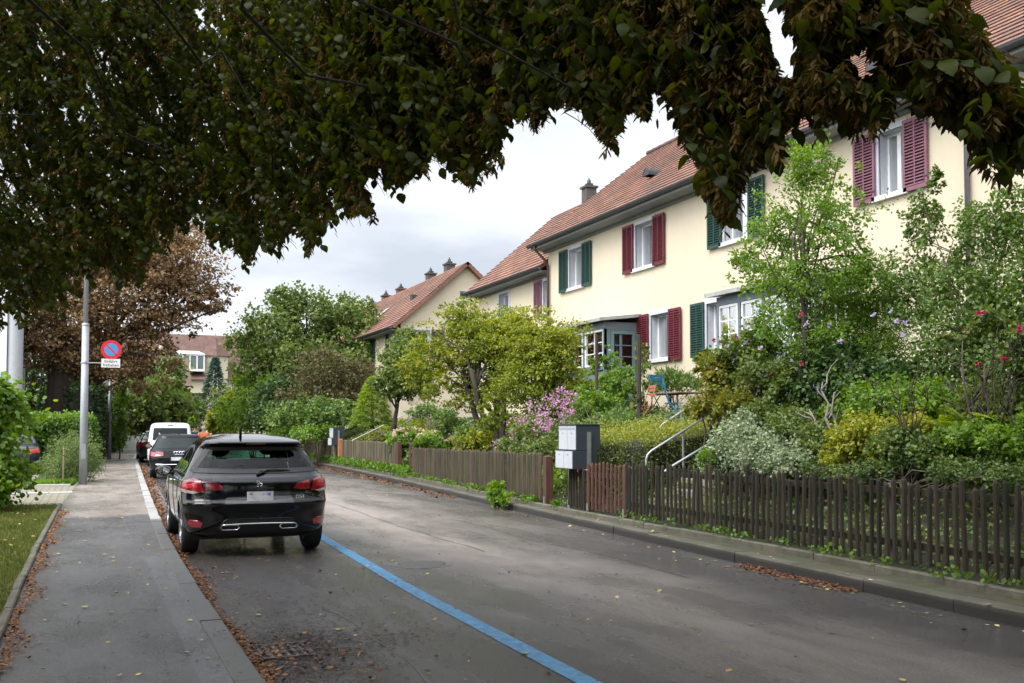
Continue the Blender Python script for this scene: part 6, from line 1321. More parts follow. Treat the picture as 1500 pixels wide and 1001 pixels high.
# ground cover over all the slopes
n = 120000; Y = 2+rng.random(n)**1.25*58; d_ = rng.random(n)**.8*4.2-.02; X = np.array([XF(q) for q in Y])+d_+.03; Z = np.array([gz(a, b) for a, b in zip(X, Y)])
lump = .10*(1+np.sin(X*3.1+Y*1.7)*np.sin(Y*2.3-X))+.05*rng.random(n); Z = Z+np.where(d_ < .15, .03, lump)*(.4+rng.random(n)*.9)
v = .5+.3*np.sin(X*1.1+Y*.6)*np.sin(Y*.9)+rng.normal(size=n)*.25; P = np.stack([X, Y, Z], 1)
sz = np.where(Y < 20, .05, .085)*(.6+.8*rng.random(n))
o = leaves_object('ground_cover', P, rng.normal(size=P.shape)*.8+np.array((-.5, -.2, .1)), rng.normal(size=P.shape)*.5+np.array((-.5, -.2, .9)), sz, T_FOLD, LM['ivy'], v); tag(o, kind='stuff')
for nm, m, yr, dr, cnt in (('flower_border', 'yellow', (20, 29), (.9, 3.2), 5000), ('flower_border', 'yellowg', (36, 46), (1, 3.2), 6000), ('flower_border', 'bright', (17.5, 25), (.3, 1.6), 7000), ('flower_border', 'purple', (37, 44), (.4, 2.0), 2500), ('flower_border', 'fern', (5, 13), (1.9, 3.8), 5000)):
    Y = yr[0]+rng.random(cnt)*(yr[1]-yr[0]); d_ = dr[0]+rng.random(cnt)*(dr[1]-dr[0]); keep = (np.sin(Y*2.1+d_)*np.sin(d_*3+Y)) > -.2; Y = Y[keep]; d_ = d_[keep]; X = np.array([XF(q) for q in Y])+d_; Z = np.array([gz(a, b) for a, b in zip(X, Y)])+rng.random(len(Y))*.42
    P = np.stack([X, Y, Z], 1); o = leaves_object(nm, P, rng.normal(size=P.shape)*.6+np.array((0, 0, .8)), rng.normal(size=P.shape), .085*(.6+.8*rng.random(len(Y))), T_FOLD, LM[m]); tag(o, kind='stuff')
# weeds along the fence foot
segs = [(3, 13.8, 700, .05), (16.2, 17, 500, .05), (17.5, 20, 700, .05), (20, 29, 1200, .05), (29.2, 43, 3200, .10), (43, 56, 1200, .10)]
PP = []; SS = []
for y0, y1, cnt, s in segs:
    y = y0+rng.random(cnt)*(y1-y0); keep = np.sin(y*2.3)*np.sin(y*5.1+1) > (-.1 if y0 < 29 else -.8); y = y[keep]; x = np.array([XF(q) for q in y])-.14+rng.normal(size=len(y))*.05; PP.append(np.stack([x, y, .19+rng.random(len(y))*(.10 if y0 < 29 else .24)], 1)); SS.append(np.full(len(y), s))
P = np.concatenate(PP); S = np.concatenate(SS); o = leaves_object('weeds', P, rng.normal(size=P.shape)+np.array((0, 0, .6)), rng.normal(size=P.shape)+np.array((-.3, -.3, .5)), S*(.7+.7*rng.random(len(P))), T_FOLD, LM['bright'], rng.random(len(P))*.7); tag(o, kind='stuff')
b = onZ(703, 735, .15); r_ = empty('weed_clump', (b[0]+.34, b[1], .13), 0, 'tall bright green weed growing from the kerb against the brown fence', 'weed'); P, o_, *_ = sample_crown([(0, 0, .20, .13, .22, .20), (0.02, -.30, .08, .08, .25, .08)], 800, .2, 12)
leaves_object('leaves', P, o_+rng.normal(size=P.shape)*.5, rng.normal(size=P.shape)+np.array((0, 0, .7)), .075, T_FOLD, LM['bright'], None, r_); MB().tube([(0, 0, 0), (0, .02, .4)], .01, 5).build('stem', BARKG, r_)

# --- left side
l = [(-1.95, 20.6, .95, .88, .9, .80), (-1.85, 20.6, 1.75, .82, .9, .75), (-1.75, 20.2, .70, .62, .8, .5), (-1.85, 20.5, 2.15, .60, .6, .45), (-2.8, 21, 1.6, 1.1, 1.2, 1.1)]
tree('garden_bush', 'big leafy bright green bush at the left edge of the lawn', 'bush', (-2.1, 20.8, .1), 1.3, .05, l, 17000, .092, LM['bright'], BARKG, tmpl=T_LEAF, limbs=12, stems=4, cvw=.45)
l = [(-.35, 31.6, .75, .85, 1.2, .62), (-.75, 31.2, .55, .6, 1.0, .5), (-.05, 31.8, .55, .5, 1., .5)]
l = [(-.62, 30.9, .70, .52, .8, .62), (-.30, 31.2, .85, .48, .9, .62), (-.85, 30.6, .45, .35, .6, .4), (-.05, 31.8, .75, .42, .9, .52)]
tree('feathery_shrub', 'soft feathery light green shrub around a wooden stake behind the lamp post', 'shrub', (-.55, 31.0, .1), .6, .02, l, 12000, .085, leafmat('soft_green', [G(.07,.12,.035), G(.14,.20,.06), G(.22,.27,.09)], .5, .4), BARKG, tmpl=T_NARROW, limbs=9, stems=3)
b = onZ(94, 706, .1); r_ = empty('plant_stake', (b[0], 30.0, .1), 0, 'thin wooden stake standing in the feathery shrub', 'stake'); MB().tube([(0, 0, -.1), (.01, 0, 1.05)], .022, 6).build('stake', mat('stake_wood', (.25, .19, .12), .8), r_); MB().tube([(0, 0, .78), (.005, 0, .80)], .03, 6).build('tie', M_BLKP, r_)
LM['lowh'] = leafmat('low_hedge_leaves', [G(.045,.10,.015), G(.08,.16,.022), G(.15,.25,.04)], .5, .35)
hedge('low light green hedge crossing behind the driveway car', -3.2, .1, 39, 40.2, .1, 2.05, 16000, 'lowh', size=.10, jit=.08, name='low_hedge')
LM['tallh'] = leafmat('tall_hedge_leaves', [G(.010,.026,.008), G(.022,.048,.014), G(.06,.10,.02)], .5, .25)
hedge('tall dark hedge running along the footway behind the second lamp post', -.55, .45, 47.5, 88, .1, 3.5, 26000, 'tallh', size=.15, jit=.12, name='tall_hedge', fx=lambda y: XG(y)-.48-.1)
l = [ly(176, 590, 56, 9, 30), ly(178, 635, 56, 9, 22), ly(180, 560, 56, 8, 18)]
tree('climber_column', 'narrow pale green column of climber on the corner of the tall hedge', 'climber', (l[0][0], l[0][1]-.0, .1), 1.8, .04, l, 4000, .11, LM['bright'], BARKG, limbs=5)
l = [ly(120, 470, 50, 80, 70), ly(200, 420, 51, 85, 70), ly(262, 405, 52, 62, 48), ly(60, 500, 50, 60, 56), ly(150, 528, 50, 78, 36), ly(205, 528, 51, 50, 36), ly(225, 478, 52, 50, 36), ly(150, 380, 52, 110, 60), ly(60, 400, 52, 90, 90), ly(230, 350, 53, 80, 50), ly(300, 435, 52, 38, 34), ly(260, 345, 53, 50, 38)]
b = onZ(92, 642, .1); 
cb = tree('copper_beech', 'huge copper beech with rusty brown foliage and a thick fluted trunk behind the lamp post', 'tree', (b[0]*50/b[1], 50, .1), 5.5, .35, l, 58000, .155, LM['copper'], BARK, tmpl=T_FOLD, limbs=26, clump=.13, per=45, rough=.4, flat=.45, up=1.0, droop=.4, hollow=.25)
mb = MB(); bx = 0
for k in range(9):
    a = k*.7; q = .62; mb.tube([(q*1.35*math.cos(a), q*1.1*math.sin(a), -.2), (q*math.cos(a), q*math.sin(a), 1.2), (q*.8*math.cos(a)+.1, q*.8*math.sin(a), 3.0), (q*1.1*math.cos(a)+.25, q*.8*math.sin(a), 6.0)], [.50, .40, .34, .24], 10)
mb.build('trunk', BARK, cb, smooth=True)
l = [ly(40, 560, 62, 60, 60), ly(110, 590, 64, 60, 40), ly(0, 480, 62, 60, 60)]
tree('dark_yew', 'dark evergreen behind the copper beech trunk', 'tree', (l[0][0], 62, 0), 3, .3, l, 9000, .24, LM['dark'], BARK, limbs=8)
hedge('dark hedge closing off the far end of the footway', 2.2, 5.6, 91, 92.2, .0, 3.1, 4000, 'tallh', size=.22, jit=.12, name='far_hedge')
l = [ly(250, 592, 80, 26, 18), ly(210, 590, 82, 24, 20), ly(285, 600, 80, 20, 16)]
tree('far_bush', 'row of mixed bushes under the arched window of the villa', 'bush', (l[0][0], 80, 0), 1.5, .06, l, 4500, .22, LM['grey'], BARK, limbs=4, clump=.18)
# lawn and verge grass
def grass(name, n, xf, y0, y1, z, h, m='grass', pw=1.):
    y = y0+(y1-y0)*rng.random(n)**pw; u = rng.random(n); x = np.array([xf(q)[0] for q in y]); x2 = np.array([xf(q)[1] for q in y]); X = x+(x2-x)*u
    P = np.stack([X, y, np.full(n, z)], 1); v = .45+.25*np.sin(X*4)*np.sin(y*2.2)+rng.normal(size=n)*.2
    o = leaves_object(name, P, rng.normal(size=P.shape)*.4+np.array((0, 0, 1.)), rng.normal(size=P.shape), h*(.5+rng.random(n)), T_NARROW, LM[m], v, width=.75); tag(o, kind='stuff'); return o
grass('lawn_grass', 85000, lambda y: (XG(y)-.10, XG(y)-3.0), 7, 21.6, .1, .05, pw=1.15)
grass('bed_grass', 7000, lambda y: (XG(y)-.10, XG(y)-.75), 29.3, 60, .1, .13, 'bright', 1.6)
grass('bed_grass', 2500, lambda y: (-.35, -1.35), 29.2, 30.6, .1, .14, 'bright')

# ------------------------------------------------------------------ hornbeam whose canopy hangs over the street
SIL = [(-60, 520), (0, 492), (30, 484), (60, 470), (88, 492), (100, 448), (128, 432), (150, 405), (172, 425), (205, 446), (216, 402), (240, 384), (262, 350), (300, 338), (308, 372), (326, 392), (345, 380), (362, 402), (385, 372), (415, 392), (424, 366), (470, 382), (484, 338), (530, 336), (552, 320), (528, 290), (545, 262), (566, 292), (600, 282), (628, 272), (622, 240), (652, 262), (690, 286), (722, 262), (738, 240), (728, 222), (760, 196), (798, 192), (812, 168), (836, 172), (868, 200), (890, 228), (912, 186), (966, 180), (944, 160), (958, 134), (978, 162), (998, 205), (1018, 262), (1042, 318), (1062, 352), (1078, 320), (1090, 262), (1118, 262), (1148, 262), (1140, 228), (1165, 205), (1182, 186), (1200, 204), (1226, 188), (1262, 214), (1290, 192), (1308, 160), (1340, 160), (1378, 206), (1396, 182), (1420, 212), (1442, 262), (1466, 280), (1500, 268), (1560, 260), (1560, 110), (1500, 150), (1470, 100), (1448, 84), (1432, 40), (1410, 8), (1400, -60), (-60, -60)]
HOLE = [(1098, -20), (1112, 50), (1130, 122), (1152, 138), (1178, 128), (1178, 74), (1156, 40), (1140, -20)]
HOLE2 = [(1228, 84), (1262, 66), (1300, 104), (1270, 136), (1240, 120)]
SIL_ = np.array(SIL, float)
def pin(poly, x, y):
    c = np.zeros(x.shape, bool); n = len(poly)
    for i in range(n):
        (x1, y1), (x2, y2) = poly[i-1], poly[i]
        if y1 == y2: continue
        m_ = ((y1 > y) != (y2 > y)) & (x < (x2-x1)*(y-y1)/(y2-y1)+x1); c ^= m_
    return c
def insil(P, grow=0):
    x, y, d = proj(P); ins = pin(SIL, x, y) & ~pin(HOLE, x, y) & ~pin(HOLE2, x, y); out = (d < .3) | (x < -40) | (x > 1540) | (y < -40)
    return ins | out, d
HT = empty('hornbeam_tree', (-1.9, 3.2, .1), 0, 'dark leafy hornbeam hung with brown seed clusters arching over the whole street', 'tree')
O = np.array((-1.9, 3.2, .1))
Dt = tab([(-100, 7.6), (300, 7.0), (500, 5.6), (700, 4.6), (850, 3.9), (1000, 3.2), (1200, 2.75), (1600, 2.45)])
LP = []; LA = []; LN = []; LS = []; LV = []; SP = []; SA = []; SN = []; SS = []; SV = []; TW = MB(); ntw = 0
LF = []; SF = []
def spray(p0, dr, L_, lf, seed=.5, free=False):
    """a drooping shoot: two-ranked leaves, each hanging below its twig, and a few seed clusters"""
    global ntw
    dr = dr/np.linalg.norm(dr); pts = [np.array(p0)]; d_ = dr.copy(); n = max(4, int(L_/(lf*.42)))
    for i in range(n): d_ = d_+np.array((0, 0, -.10))+rng.normal(size=3)*.05; d_ /= np.linalg.norm(d_); pts.append(pts[-1]+d_*L_/n)
    off = -99. if free else float(rng.exponential(9))
    pts = np.array(pts); sd = np.cross(dr, (0, 0, 1)); sd /= np.linalg.norm(sd)+1e-9; vv = rng.random()
    for i in range(1, n+1):
        s = 1 if i % 2 else -1
        LP.append(pts[i]); LA.append(sd*s*.75+d_*.45+np.array((0, 0, -.45))+rng.normal(size=3)*.28); LN.append(np.array((0, 0, 1.))+sd*s*.4+rng.normal(size=3)*.35); LS.append(lf*(.6+.7*rng.random())); LV.append(.5*vv+.5*rng.random()); LF.append(off)
    k = rng.poisson(seed)
    for _ in range(k):
        i = rng.integers(n//2, n+1); b = pts[i]; ln = .07+.05*rng.random(); nb = int(20+10*rng.random()); ph = rng.random()*6; sv = rng.random()
        ax = np.array((rng.normal()*.4, rng.normal()*.4, -1.)); bend = rng.normal(size=2)*.35
        for j in range(nb):
            t_ = j/nb; a = ph+j*2.4; q = b+ax*(.015+ln*t_)+np.array((bend[0], bend[1], 0))*ln*t_*t_; o_ = np.array((math.cos(a), math.sin(a), 0))
            SP.append(q); SA.append(o_*(.75-.25*t_)+np.array((0, 0, -.62))+rng.normal(size=3)*.28); SN.append(o_*.6+np.array((0, 0, .7))+rng.normal(size=3)*.2); SS.append((.046-.012*t_)*(.85+.3*rng.random())); SF.append(off); SV.append(.55*sv+.45*rng.random())
    return pts
TWP = []
ids = [(-60, 1560)]
_bx = np.arange(-60, 1561, 6.); _ys = np.arange(-50, 540, 4.); BT = tab([(float(a), float(_ys[np.nonzero(pin(SIL, np.full(len(_ys), a), _ys))[0].max()]) if pin(SIL, np.full(len(_ys), a), _ys).any() else 0.) for a in _bx])
def fill(npx, x0, x1, y0, y1, layers, L0, lf, seed, keepy=None):
    k = 0; tries = 0
    while k < npx and tries < npx*30:
        tries += 1; px = x0+(x1-x0)*rng.random(); py = y0+(y1-y0)*rng.random()
        if not pin(SIL, np.array([px]), np.array([py]))[0]: continue
        bt = BT(px)-py
        if rng.random() > .30+bt/130.: continue
        D = Dt(px)+rng.exponential(layers)+abs(rng.normal())*.1; r_ = ray(px, py); p = CAM+r_*D
        dr = np.array((.9, .5, -.15))+rng.normal(size=3)*np.array((.6, .6, .25)); L_ = L0*(.7+.6*rng.random())
        tip = p+dr/np.linalg.norm(dr)*L_*.5; st = tip-dr/np.linalg.norm(dr)*L_; st[2] += .05
        TWP.append((spray(st, dr, L_, lf*(.85+.3*rng.random()), seed), D)); k += 1
fill(3000, -60, 620, -60, 520, 1.5, .38, .056, 1.7)
fill(1450, 500, 1000, -60, 360, 1.0, .34, .062, 3.0)
fill(620, 900, 1250, -60, 360, .7, .26, .060, 4.2)
fill(360, 1180, 1560, -60, 300, .45, .22, .062, 4.0)
# tips placed along the lower outline so that single shoots hang free
e_ = SIL_[1:72]
for i in range(len(e_)-1):
    a, b = e_[i], e_[i+1]; ln = np.linalg.norm(b-a)
    for q in range(max(1, int(ln/16))):
        c_ = a+(b-a)*rng.random(); px, py = c_[0], c_[1]-8-rng.random()*20; D = Dt(px)+abs(rng.normal())*.3; p = CAM+ray(px, py)*D; dr = np.array((.5, .2, -.45))+rng.normal(size=3)*np.array((.5, .5, .2)); L_ = .20*(.8+.5*rng.random())
        TWP.append((spray(p-dr/np.linalg.norm(dr)*L_*.8, dr, L_, .058*(.85+.3*rng.random()), 1.2 if px < 700 else 2.6, True), D))
def keepers(P, F, ext):
    x, y, d = proj(P); F = np.array(F); px_ = FPX/np.maximum(d, .3); out = (x < -40) | (x > 1540) | (y < -40)
    rag = 16*np.abs(np.sin(x/15.+np.sin(x/41.)*2))+9*np.abs(np.sin(x/6.3+1)); y = y+np.where((x > -20) & (x < 1520), rag, 0)
    free = F < -1; y2 = y+np.where(free, -4, np.minimum(F, 30)+ext*px_*.6); ins = pin(SIL, x, y2) & pin(SIL, x, np.minimum(y, y2)) & ~pin(HOLE, x, y) & ~pin(HOLE2, x, y)
    return (ins | out) & (d > 1.2)
LP = np.array(LP); keep = keepers(LP, LF, np.array(LS))
LA = np.array(LA); LN = np.array(LN); LS = np.array(LS); LV = np.array(LV)
leaves_object('leaves', LP[keep]-O, LA[keep], LN[keep], LS[keep], T_BIG, LM['hornbeam'], LV[keep], HT, width=1.0)
SP = np.array(SP); SA = np.array(SA); kp = keepers(SP, SF, .05)
leaves_object('seed_clusters', SP[kp]-O, SA[kp], np.array(SN)[kp], np.array(SS)[kp], T_BRACT, LM['seeds'], np.array(SV)[kp], HT, width=1.15)
for pts, D in TWP:
    k_, _ = insil(pts)
    if k_.all(): TW.tube([tuple(q-O) for q in pts[::2]], [.0022*(1-.6*i/len(pts[::2])) for i in range(len(pts[::2]))], 4, caps=False)
TW.build('twigs', BARK, HT)
# canopy beyond the picture: overhead, behind and to the left (it shades the near road)
n = 26000; P = np.stack([-8+17*rng.random(n), -7+17*rng.random(n), 3.0+5.0*rng.random(n)], 1)
cc = np.stack([-8+17*rng.random(260), -7+17*rng.random(260), 3.2+4.5*rng.random(260)], 1); P = cc[rng.integers(0, 260, n)]+rng.normal(size=(n, 3))*np.array((.75, .75, .35))
x, y, d_ = proj(P); inn = (d_ > 0) & (x > -70) & (x < 1570) & (y > -70) & (y < 1100); ok = ~inn & (P[:, 2] > 2.6) & (np.linalg.norm(P-CAM, axis=1) > 1.6)
# crown volume that does show: far side of the same crown behind the silhouette
P = P[ok]; n = len(P); leaves_object('outer_leaves', P-O, rng.normal(size=P.shape)+np.array((0, 0, -.4)), rng.normal(size=P.shape)*.5+np.array((0, 0, 1.)), .17*(.7+.6*rng.random(n)), T_FOLD, LM['hornbeam'], None, HT, width=1.3)
mb = MB(); tp = [(0, 0, -.2), (.05, 0, .5), (.1, .1, 1.6), (.15, .3, 2.8), (.3, .6, 4.0), (.3, .8, 6.5)]; mb.tube(tp, [.42, .32, .28, .26, .2, .08], 14)
def limb(st, en, r0, n=9, sag=.08):
    pts = curve_pts(st, en, sag, n, .07); P_ = np.array(pts)+O; ok_, _ = insil(P_)
    cut = [p for p, k_ in zip(pts, ok_) if k_] if not ok_.all() else pts
    last = next((i for i, k_ in enumerate(ok_) if not k_), len(pts)); pts = pts[:last]
    if len(pts) > 2: mb.tube(pts, [r0*(1-.8*i/n) for i in range(len(pts))], 7)
    return pts
ends = [(-20, 330, 7.2), (60, 380, 7.2), (120, 300, 7), (200, 330, 7.4), (260, 250, 7), (330, 260, 6.6), (400, 280, 6.4), (480, 220, 6), (560, 200, 5.4), (640, 180, 5), (720, 160, 4.8), (820, 110, 4.3), (900, 120, 4), (100, 100, 8), (300, 60, 8), (500, 60, 7), (700, 30, 6)]
for px, py, D in ends[::2]:
    e = CAM+ray(px, py)*D-O; limb((.15, .3, 2.6+rng.random()*1.6), tuple(e), .016+.012*rng.random(), 12, .12)
for k in range(16):
    a = rng.random()*6.28; limb((.2, .4, 3+rng.random()*2), (5*math.cos(a)-.2, 5*math.sin(a)-2, 4.5+2*rng.random()), .07, 8, .1)
mb.build('trunk', BARK, HT, smooth=True)

# ------------------------------------------------------------------ lamp posts and sign
M_POLE = mat('lamp_post_paint', (.34, .36, .39), .45, .4, var=.1)
LY = 29.75
lp = empty('lamp_post', (-.12, LY, .1), 0, 'near grey metal lamp post carrying the no parking sign beside the footway', 'lamp post', 'lamp posts along the footway')
MB().tube([(0, 0, -.1), (0, 0, 2.0), (0, 0, 4.35)], [.105, .10, .092], 20).build('lower_pole', M_POLE, lp, smooth=True)
MB().lathe([(.092, 4.34), (.098, 4.36), (.098, 4.40), (.066, 4.43)], n=20).tube([(0, 0, 4.4), (0, 0, 8.2), (.1, 0, 8.7), (.5, 0, 8.95), (1.0, 0, 9.0)], [.066, .05, .045, .04, .035], 14).build('upper_pole', M_POLE, lp, smooth=True)
h = MB(); h.cbox((1.35, 0, 9.0), (.75, .24, .10)); h.build('lamp_head', M_POLE, lp, bevel=.03); MB().lathe([(.16, -.0), (.165, .05), (.12, .06)], (0, 0, -.10), n=20).build('base_collar', mat('tar_collar', (.05, .05, .052), .8), lp)
MB().cbox((.0, -.104, .9), (.11, .01, .4)).build('access_door', M_POLE, lp, bevel=.003)
SG = empty('no_parking_sign', (-.12, LY-.12, 3.1), 0, 'round red and blue no parking sign above a white text plate on the lamp post', 'road sign')
c_ = onY(163, 512.5, LY-.12)-np.array(SG.location); R0 = 13.6/FPX*31.5*.92
M_SR = mat('sign_red', (.62, .02, .035), .4); M_SB = mat('sign_blue', (.07, .26, .55), .4); M_SW = mat('sign_white', (.72, .72, .70), .5)
def discy(r0, r1, off, m, nm, par, n=48): 
    mb_ = MB(); mb_.lathe([(r0, off), (r1, off)], n=n); mb_.v = [(p[0]+c_[0], -p[2]+c_[1], p[1]+c_[2]) for p in mb_.v]; return mb_.build(nm, m, par)
mb_ = MB(); mb_.lathe([(.001, -.006), (R0, -.006), (R0, .004), (.001, .004)], n=48); mb_.v = [(p[0]+c_[0], -p[2]+c_[1], p[1]+c_[2]) for p in mb_.v]; dsk = mb_.build('disc', M_SR, SG)
discy(.001, R0*.66, .0065, M_SB, 'blue_field', dsk); 
mb_ = MB(); a = R_(-45); w_ = R0*.085; L_ = R0*.70; ca, sa = math.cos(a), math.sin(a)
mb_.add([(c_[0]+u*ca-v_*sa, c_[1]-.0085, c_[2]+u*sa+v_*ca) for u, v_ in ((-L_, -w_), (L_, -w_), (L_, w_), (-L_, w_))], [(0, 1, 2, 3)]); mb_.build('slash', M_SR, dsk)
discy(R0*.965, R0*1.0, .0068, M_SR, 'rim', dsk)
q0 = onY(148.5, 525.5, LY-.12)-np.array(SG.location); q1 = onY(176, 539, LY-.12)-np.array(SG.location)
pl = MB().box((q0[0], -.006, q1[2]), (q1[0], .006, q0[2])).build('text_plate', M_SW, SG, bevel=.002)
M_TXT = mat('sign_black_text', (.03, .03, .03), .6); hh = q0[2]-q1[2]
text_mesh('lettering', 'Einfahrt', hh*.44, M_TXT, pl, ((q0[0]+q1[0])/2, -.008, q1[2]+hh*.70), (R_(90), 0, 0), .001)
text_mesh('lettering', 'freihalten', hh*.44, M_TXT, pl, ((q0[0]+q1[0])/2, -.008, q1[2]+hh*.27), (R_(90), 0, 0), .001)
ar = MB(); za = (q0[2]+q1[2])/2+.0; ar.tube([(.02, .05, za), (q1[0]-.02, .03, za)], .014, 8); ar.tube([(c_[0], .03, q1[2]), (c_[0], .03, c_[2]+R0*.6)], .012, 6); ar.lathe([(.108, za-.025), (.108, za+.025)], (0.0, .12, 0), n=20); ar.build('bracket', M_POLE, SG)
p2 = onZ(160, 668, .1); l2_ = empty('lamp_post', (onY(160, 664, 56)[0], 56, .1), 0, 'slimmer distant lamp post in front of the tall dark hedge', 'lamp post', 'lamp posts along the footway')
MB().tube([(0, 0, 0), (0, 0, 4.35)], [.10, .09], 12).build('lower_pole', M_POLE, l2_, smooth=True); MB().tube([(0, 0, 4.35), (0, 0, 8.2), (.5, 0, 8.9), (1, 0, 9)], [.06, .05, .04, .035], 10).build('upper_pole', M_POLE, l2_, smooth=True); MB().cbox((1.35, 0, 9.0), (.75, .24, .10)).build('lamp_head', M_POLE, l2_, bevel=.03)

# ------------------------------------------------------------------ garden furniture
M_BLU = mat('blue_chair_paint', (.025, .15, .27), .6); M_WOODT = mat('brown_table_wood', (.20, .13, .08), .7, var=.3, stretch=(1, 6, 1)); M_ORW = mat('orange_brown_wood', (.34, .13, .06), .7, var=.25)
zt = onX(985, 576, 12.4); gt = empty('garden_table', (12.4, zt[1], 2.02), 0, 'brown wooden garden table between the blue chair and the house wall', 'table'); hT = zt[2]-2.02
MB().box((-.35, -.75, hT-.03), (.35, .6, hT)).build('table_top', M_WOODT, gt, bevel=.005)
for sx in (-.28, .28):
    for sy in (-.65, .5): MB().tube([(sx, sy, 0), (sx*.9, sy*.95, hT-.03)], .018, 6).build('leg', M_BLKP, gt)
def folding_chair(loc, rz, label, m, name='folding_chair'):
    r_ = empty(name, loc, rz, label, 'chair')
    for k in range(5): MB().box((-.2, -.2+k*.082, .44), (.2, -.2+k*.082+.065, .455)).build('seat_slat', m, r_)
    for z in (.68, .78, .86): MB().box((-.2, .225, z), (.2, .24, z+.06)).build('back_slat', m, r_)
    for s in (-1, 1): MB().tube([(s*.21, -.24, 0), (s*.21, .10, .45), (s*.21, .24, .94)], .012, 6).build('leg', m, r_); MB().tube([(s*.195, .26, 0), (s*.195, -.16, .44)], .012, 6).build('leg', m, r_)
    return r_
a = onX(984, 612, 11.7); folding_chair((11.75, a[1], 1.72), R_(60), 'blue folding garden chair at the brown table', M_BLU)
a = onX(942, 612, 11.6); folding_chair((11.6, a[1], 1.68), R_(-100), 'orange brown wooden folding chair left of the blue one', M_ORW)
a = onX(960, 585, 12.3); folding_chair((12.5, a[1], 1.98), R_(10), 'second blue chair half hidden behind the table', M_BLU)

# ------------------------------------------------------------------ two people walking far up the road
M_SKIN = mat('skin', (.45, .27, .19), .6); M_HAIRG = mat('grey_hair', (.42, .38, .33), .8); M_HAIRD = mat('dark_hair', (.03, .022, .018), .8)
def person(loc, rz, label, top, trousers, hair, h=1.75, stride=.22):
    r_ = empty('person', loc, rz, label, 'person'); k = h/1.75
    J = [((0, 0, .95), .15), ((0, 0, 1.15), .145), ((0, 0, 1.36), .165), ((0, 0, 1.50), .06), ((0, .01, 1.58), .085), ((0, .01, 1.70), .075),
         ((-.19, 0, 1.40), .06), ((-.25, -.05, 1.14), .045), ((-.24, .06, .90), .035), ((-.24, .08, .82), .03), ((.19, 0, 1.40), .06), ((.25, .05, 1.14), .045), ((.24, .16, .93), .035), ((.24, .2, .86), .03),
         ((-.10, 0, .88), .095), ((-.10, stride*.6, .50), .065), ((-.10, stride*.4, .09), .045), ((-.10, stride*.4+.16, .03), .035), ((.10, 0, .88), .095), ((.10, -stride*.2, .50), .065), ((.10, -stride, .12), .045), ((.10, -stride+.14, .03), .035)]
    E = [(0, 1), (1, 2), (2, 3), (3, 4), (4, 5), (2, 6), (6, 7), (7, 8), (8, 9), (2, 10), (10, 11), (11, 12), (12, 13), (0, 14), (14, 15), (15, 16), (16, 17), (0, 18), (18, 19), (19, 20), (20, 21)]
    def skin(nm, idx, grow, m):
        mp_ = {j: i for i, j in enumerate(idx)}; me = bpy.data.meshes.new(nm); me.from_pydata([tuple(c*k for c in J[j][0]) for j in idx], [(mp_[a], mp_[b]) for a, b in E if a in mp_ and b in mp_], [])
        o = bpy.data.objects.new(nm, me); COL.objects.link(o); o.parent = r_; md = o.modifiers.new('s', 'SKIN'); sv = me.skin_vertices[0].data
        for i, j in enumerate(idx): q = (J[j][1]+grow)*k; sv[i].radius = (q, q*.72 if j in (1, 2) else q); sv[i].use_root = (i == 0)
        md.use_smooth_shade = True; ss = o.modifiers.new('d', 'SUBSURF'); ss.levels = 1; ss.render_levels = 2; me.materials.append(m); return o
    skin('body', list(range(22)), 0, M_SKIN); skin('jacket', [2, 1, 0, 6, 7, 8, 10, 11, 12], .022, top); skin('trousers', [0, 14, 15, 16, 18, 19, 20], .018, trousers)
    hd = MB(); hd.sphere((0, .0, 1.665*k), .105*k, 8, 1.1); hd.build('hair', hair, r_, smooth=True)
    fc = MB(); fc.sphere((-.035, .092, 1.66*k), .012, 5).sphere((.035, .092, 1.66*k), .012, 5).sphere((0, .11, 1.63*k), .016, 5); fc.build('face', M_SKIN, r_)
    return r_
a = onY(298, 632, 50); person((a[0], 50, 0), R_(170), 'person in an orange jacket walking on the road past the white van', mat('orange_jacket', (.72, .17, .04), .7), mat('grey_trousers', (.10, .10, .11), .8), M_HAIRG, 1.80)
a = onY(285.5, 632, 51); person((a[0], 51, 0), R_(185), 'person in dark clothes walking beside the orange jacket', mat('navy_jacket', (.02, .025, .045), .7), mat('dark_trousers', (.02, .02, .025), .8), M_HAIRD, 1.86)

# ------------------------------------------------------------------ fallen leaves, litter and twigs
def scatter(name, X, Y, Z, size, m, tmpl=T_LEAF, width=1., tilt=.35, v=None):
    n = len(X); a = rng.random(n)*6.283; A = np.stack([np.cos(a), np.sin(a), rng.normal(size=n)*.12], 1); N_ = np.array((0, 0, 1.))+rng.normal(size=(n, 3))*tilt
    P = np.stack([X, Y, Z+.006+rng.random(n)*.01], 1); o = leaves_object(name, P, A, N_, size, tmpl, LM[m], v, width=width); tag(o, kind='stuff'); return o
xl = lambda Y: np.array([XL(q) for q in Y]); xg = lambda Y: np.array([XG(q) for q in Y]); xr = lambda Y: np.array([XR(q) for q in Y])
n = 8500; Y = 4.6+rng.random(n)**1.0*17; w_ = .035+.05*(1+np.sin(Y*1.9))*.5+.025*np.exp(-((Y-6.3)/.8)**2); X = xl(Y)+.01+np.abs(rng.normal(size=n))*w_; scatter('leaf_litter', X, Y, np.abs(rng.normal(size=n))*.008, .026*(.4+1.0*rng.random(n)), 'litter', T_LEAF, v=rng.random(n)**1.2)
n = 1800; Y = 20+rng.random(n)*30; X = xl(Y)+.02+np.abs(rng.normal(size=n))*.14; scatter('leaf_litter', X, Y, rng.random(n)*.02, .07*(.6+.6*rng.random(n)), 'litter', T_FOLD)
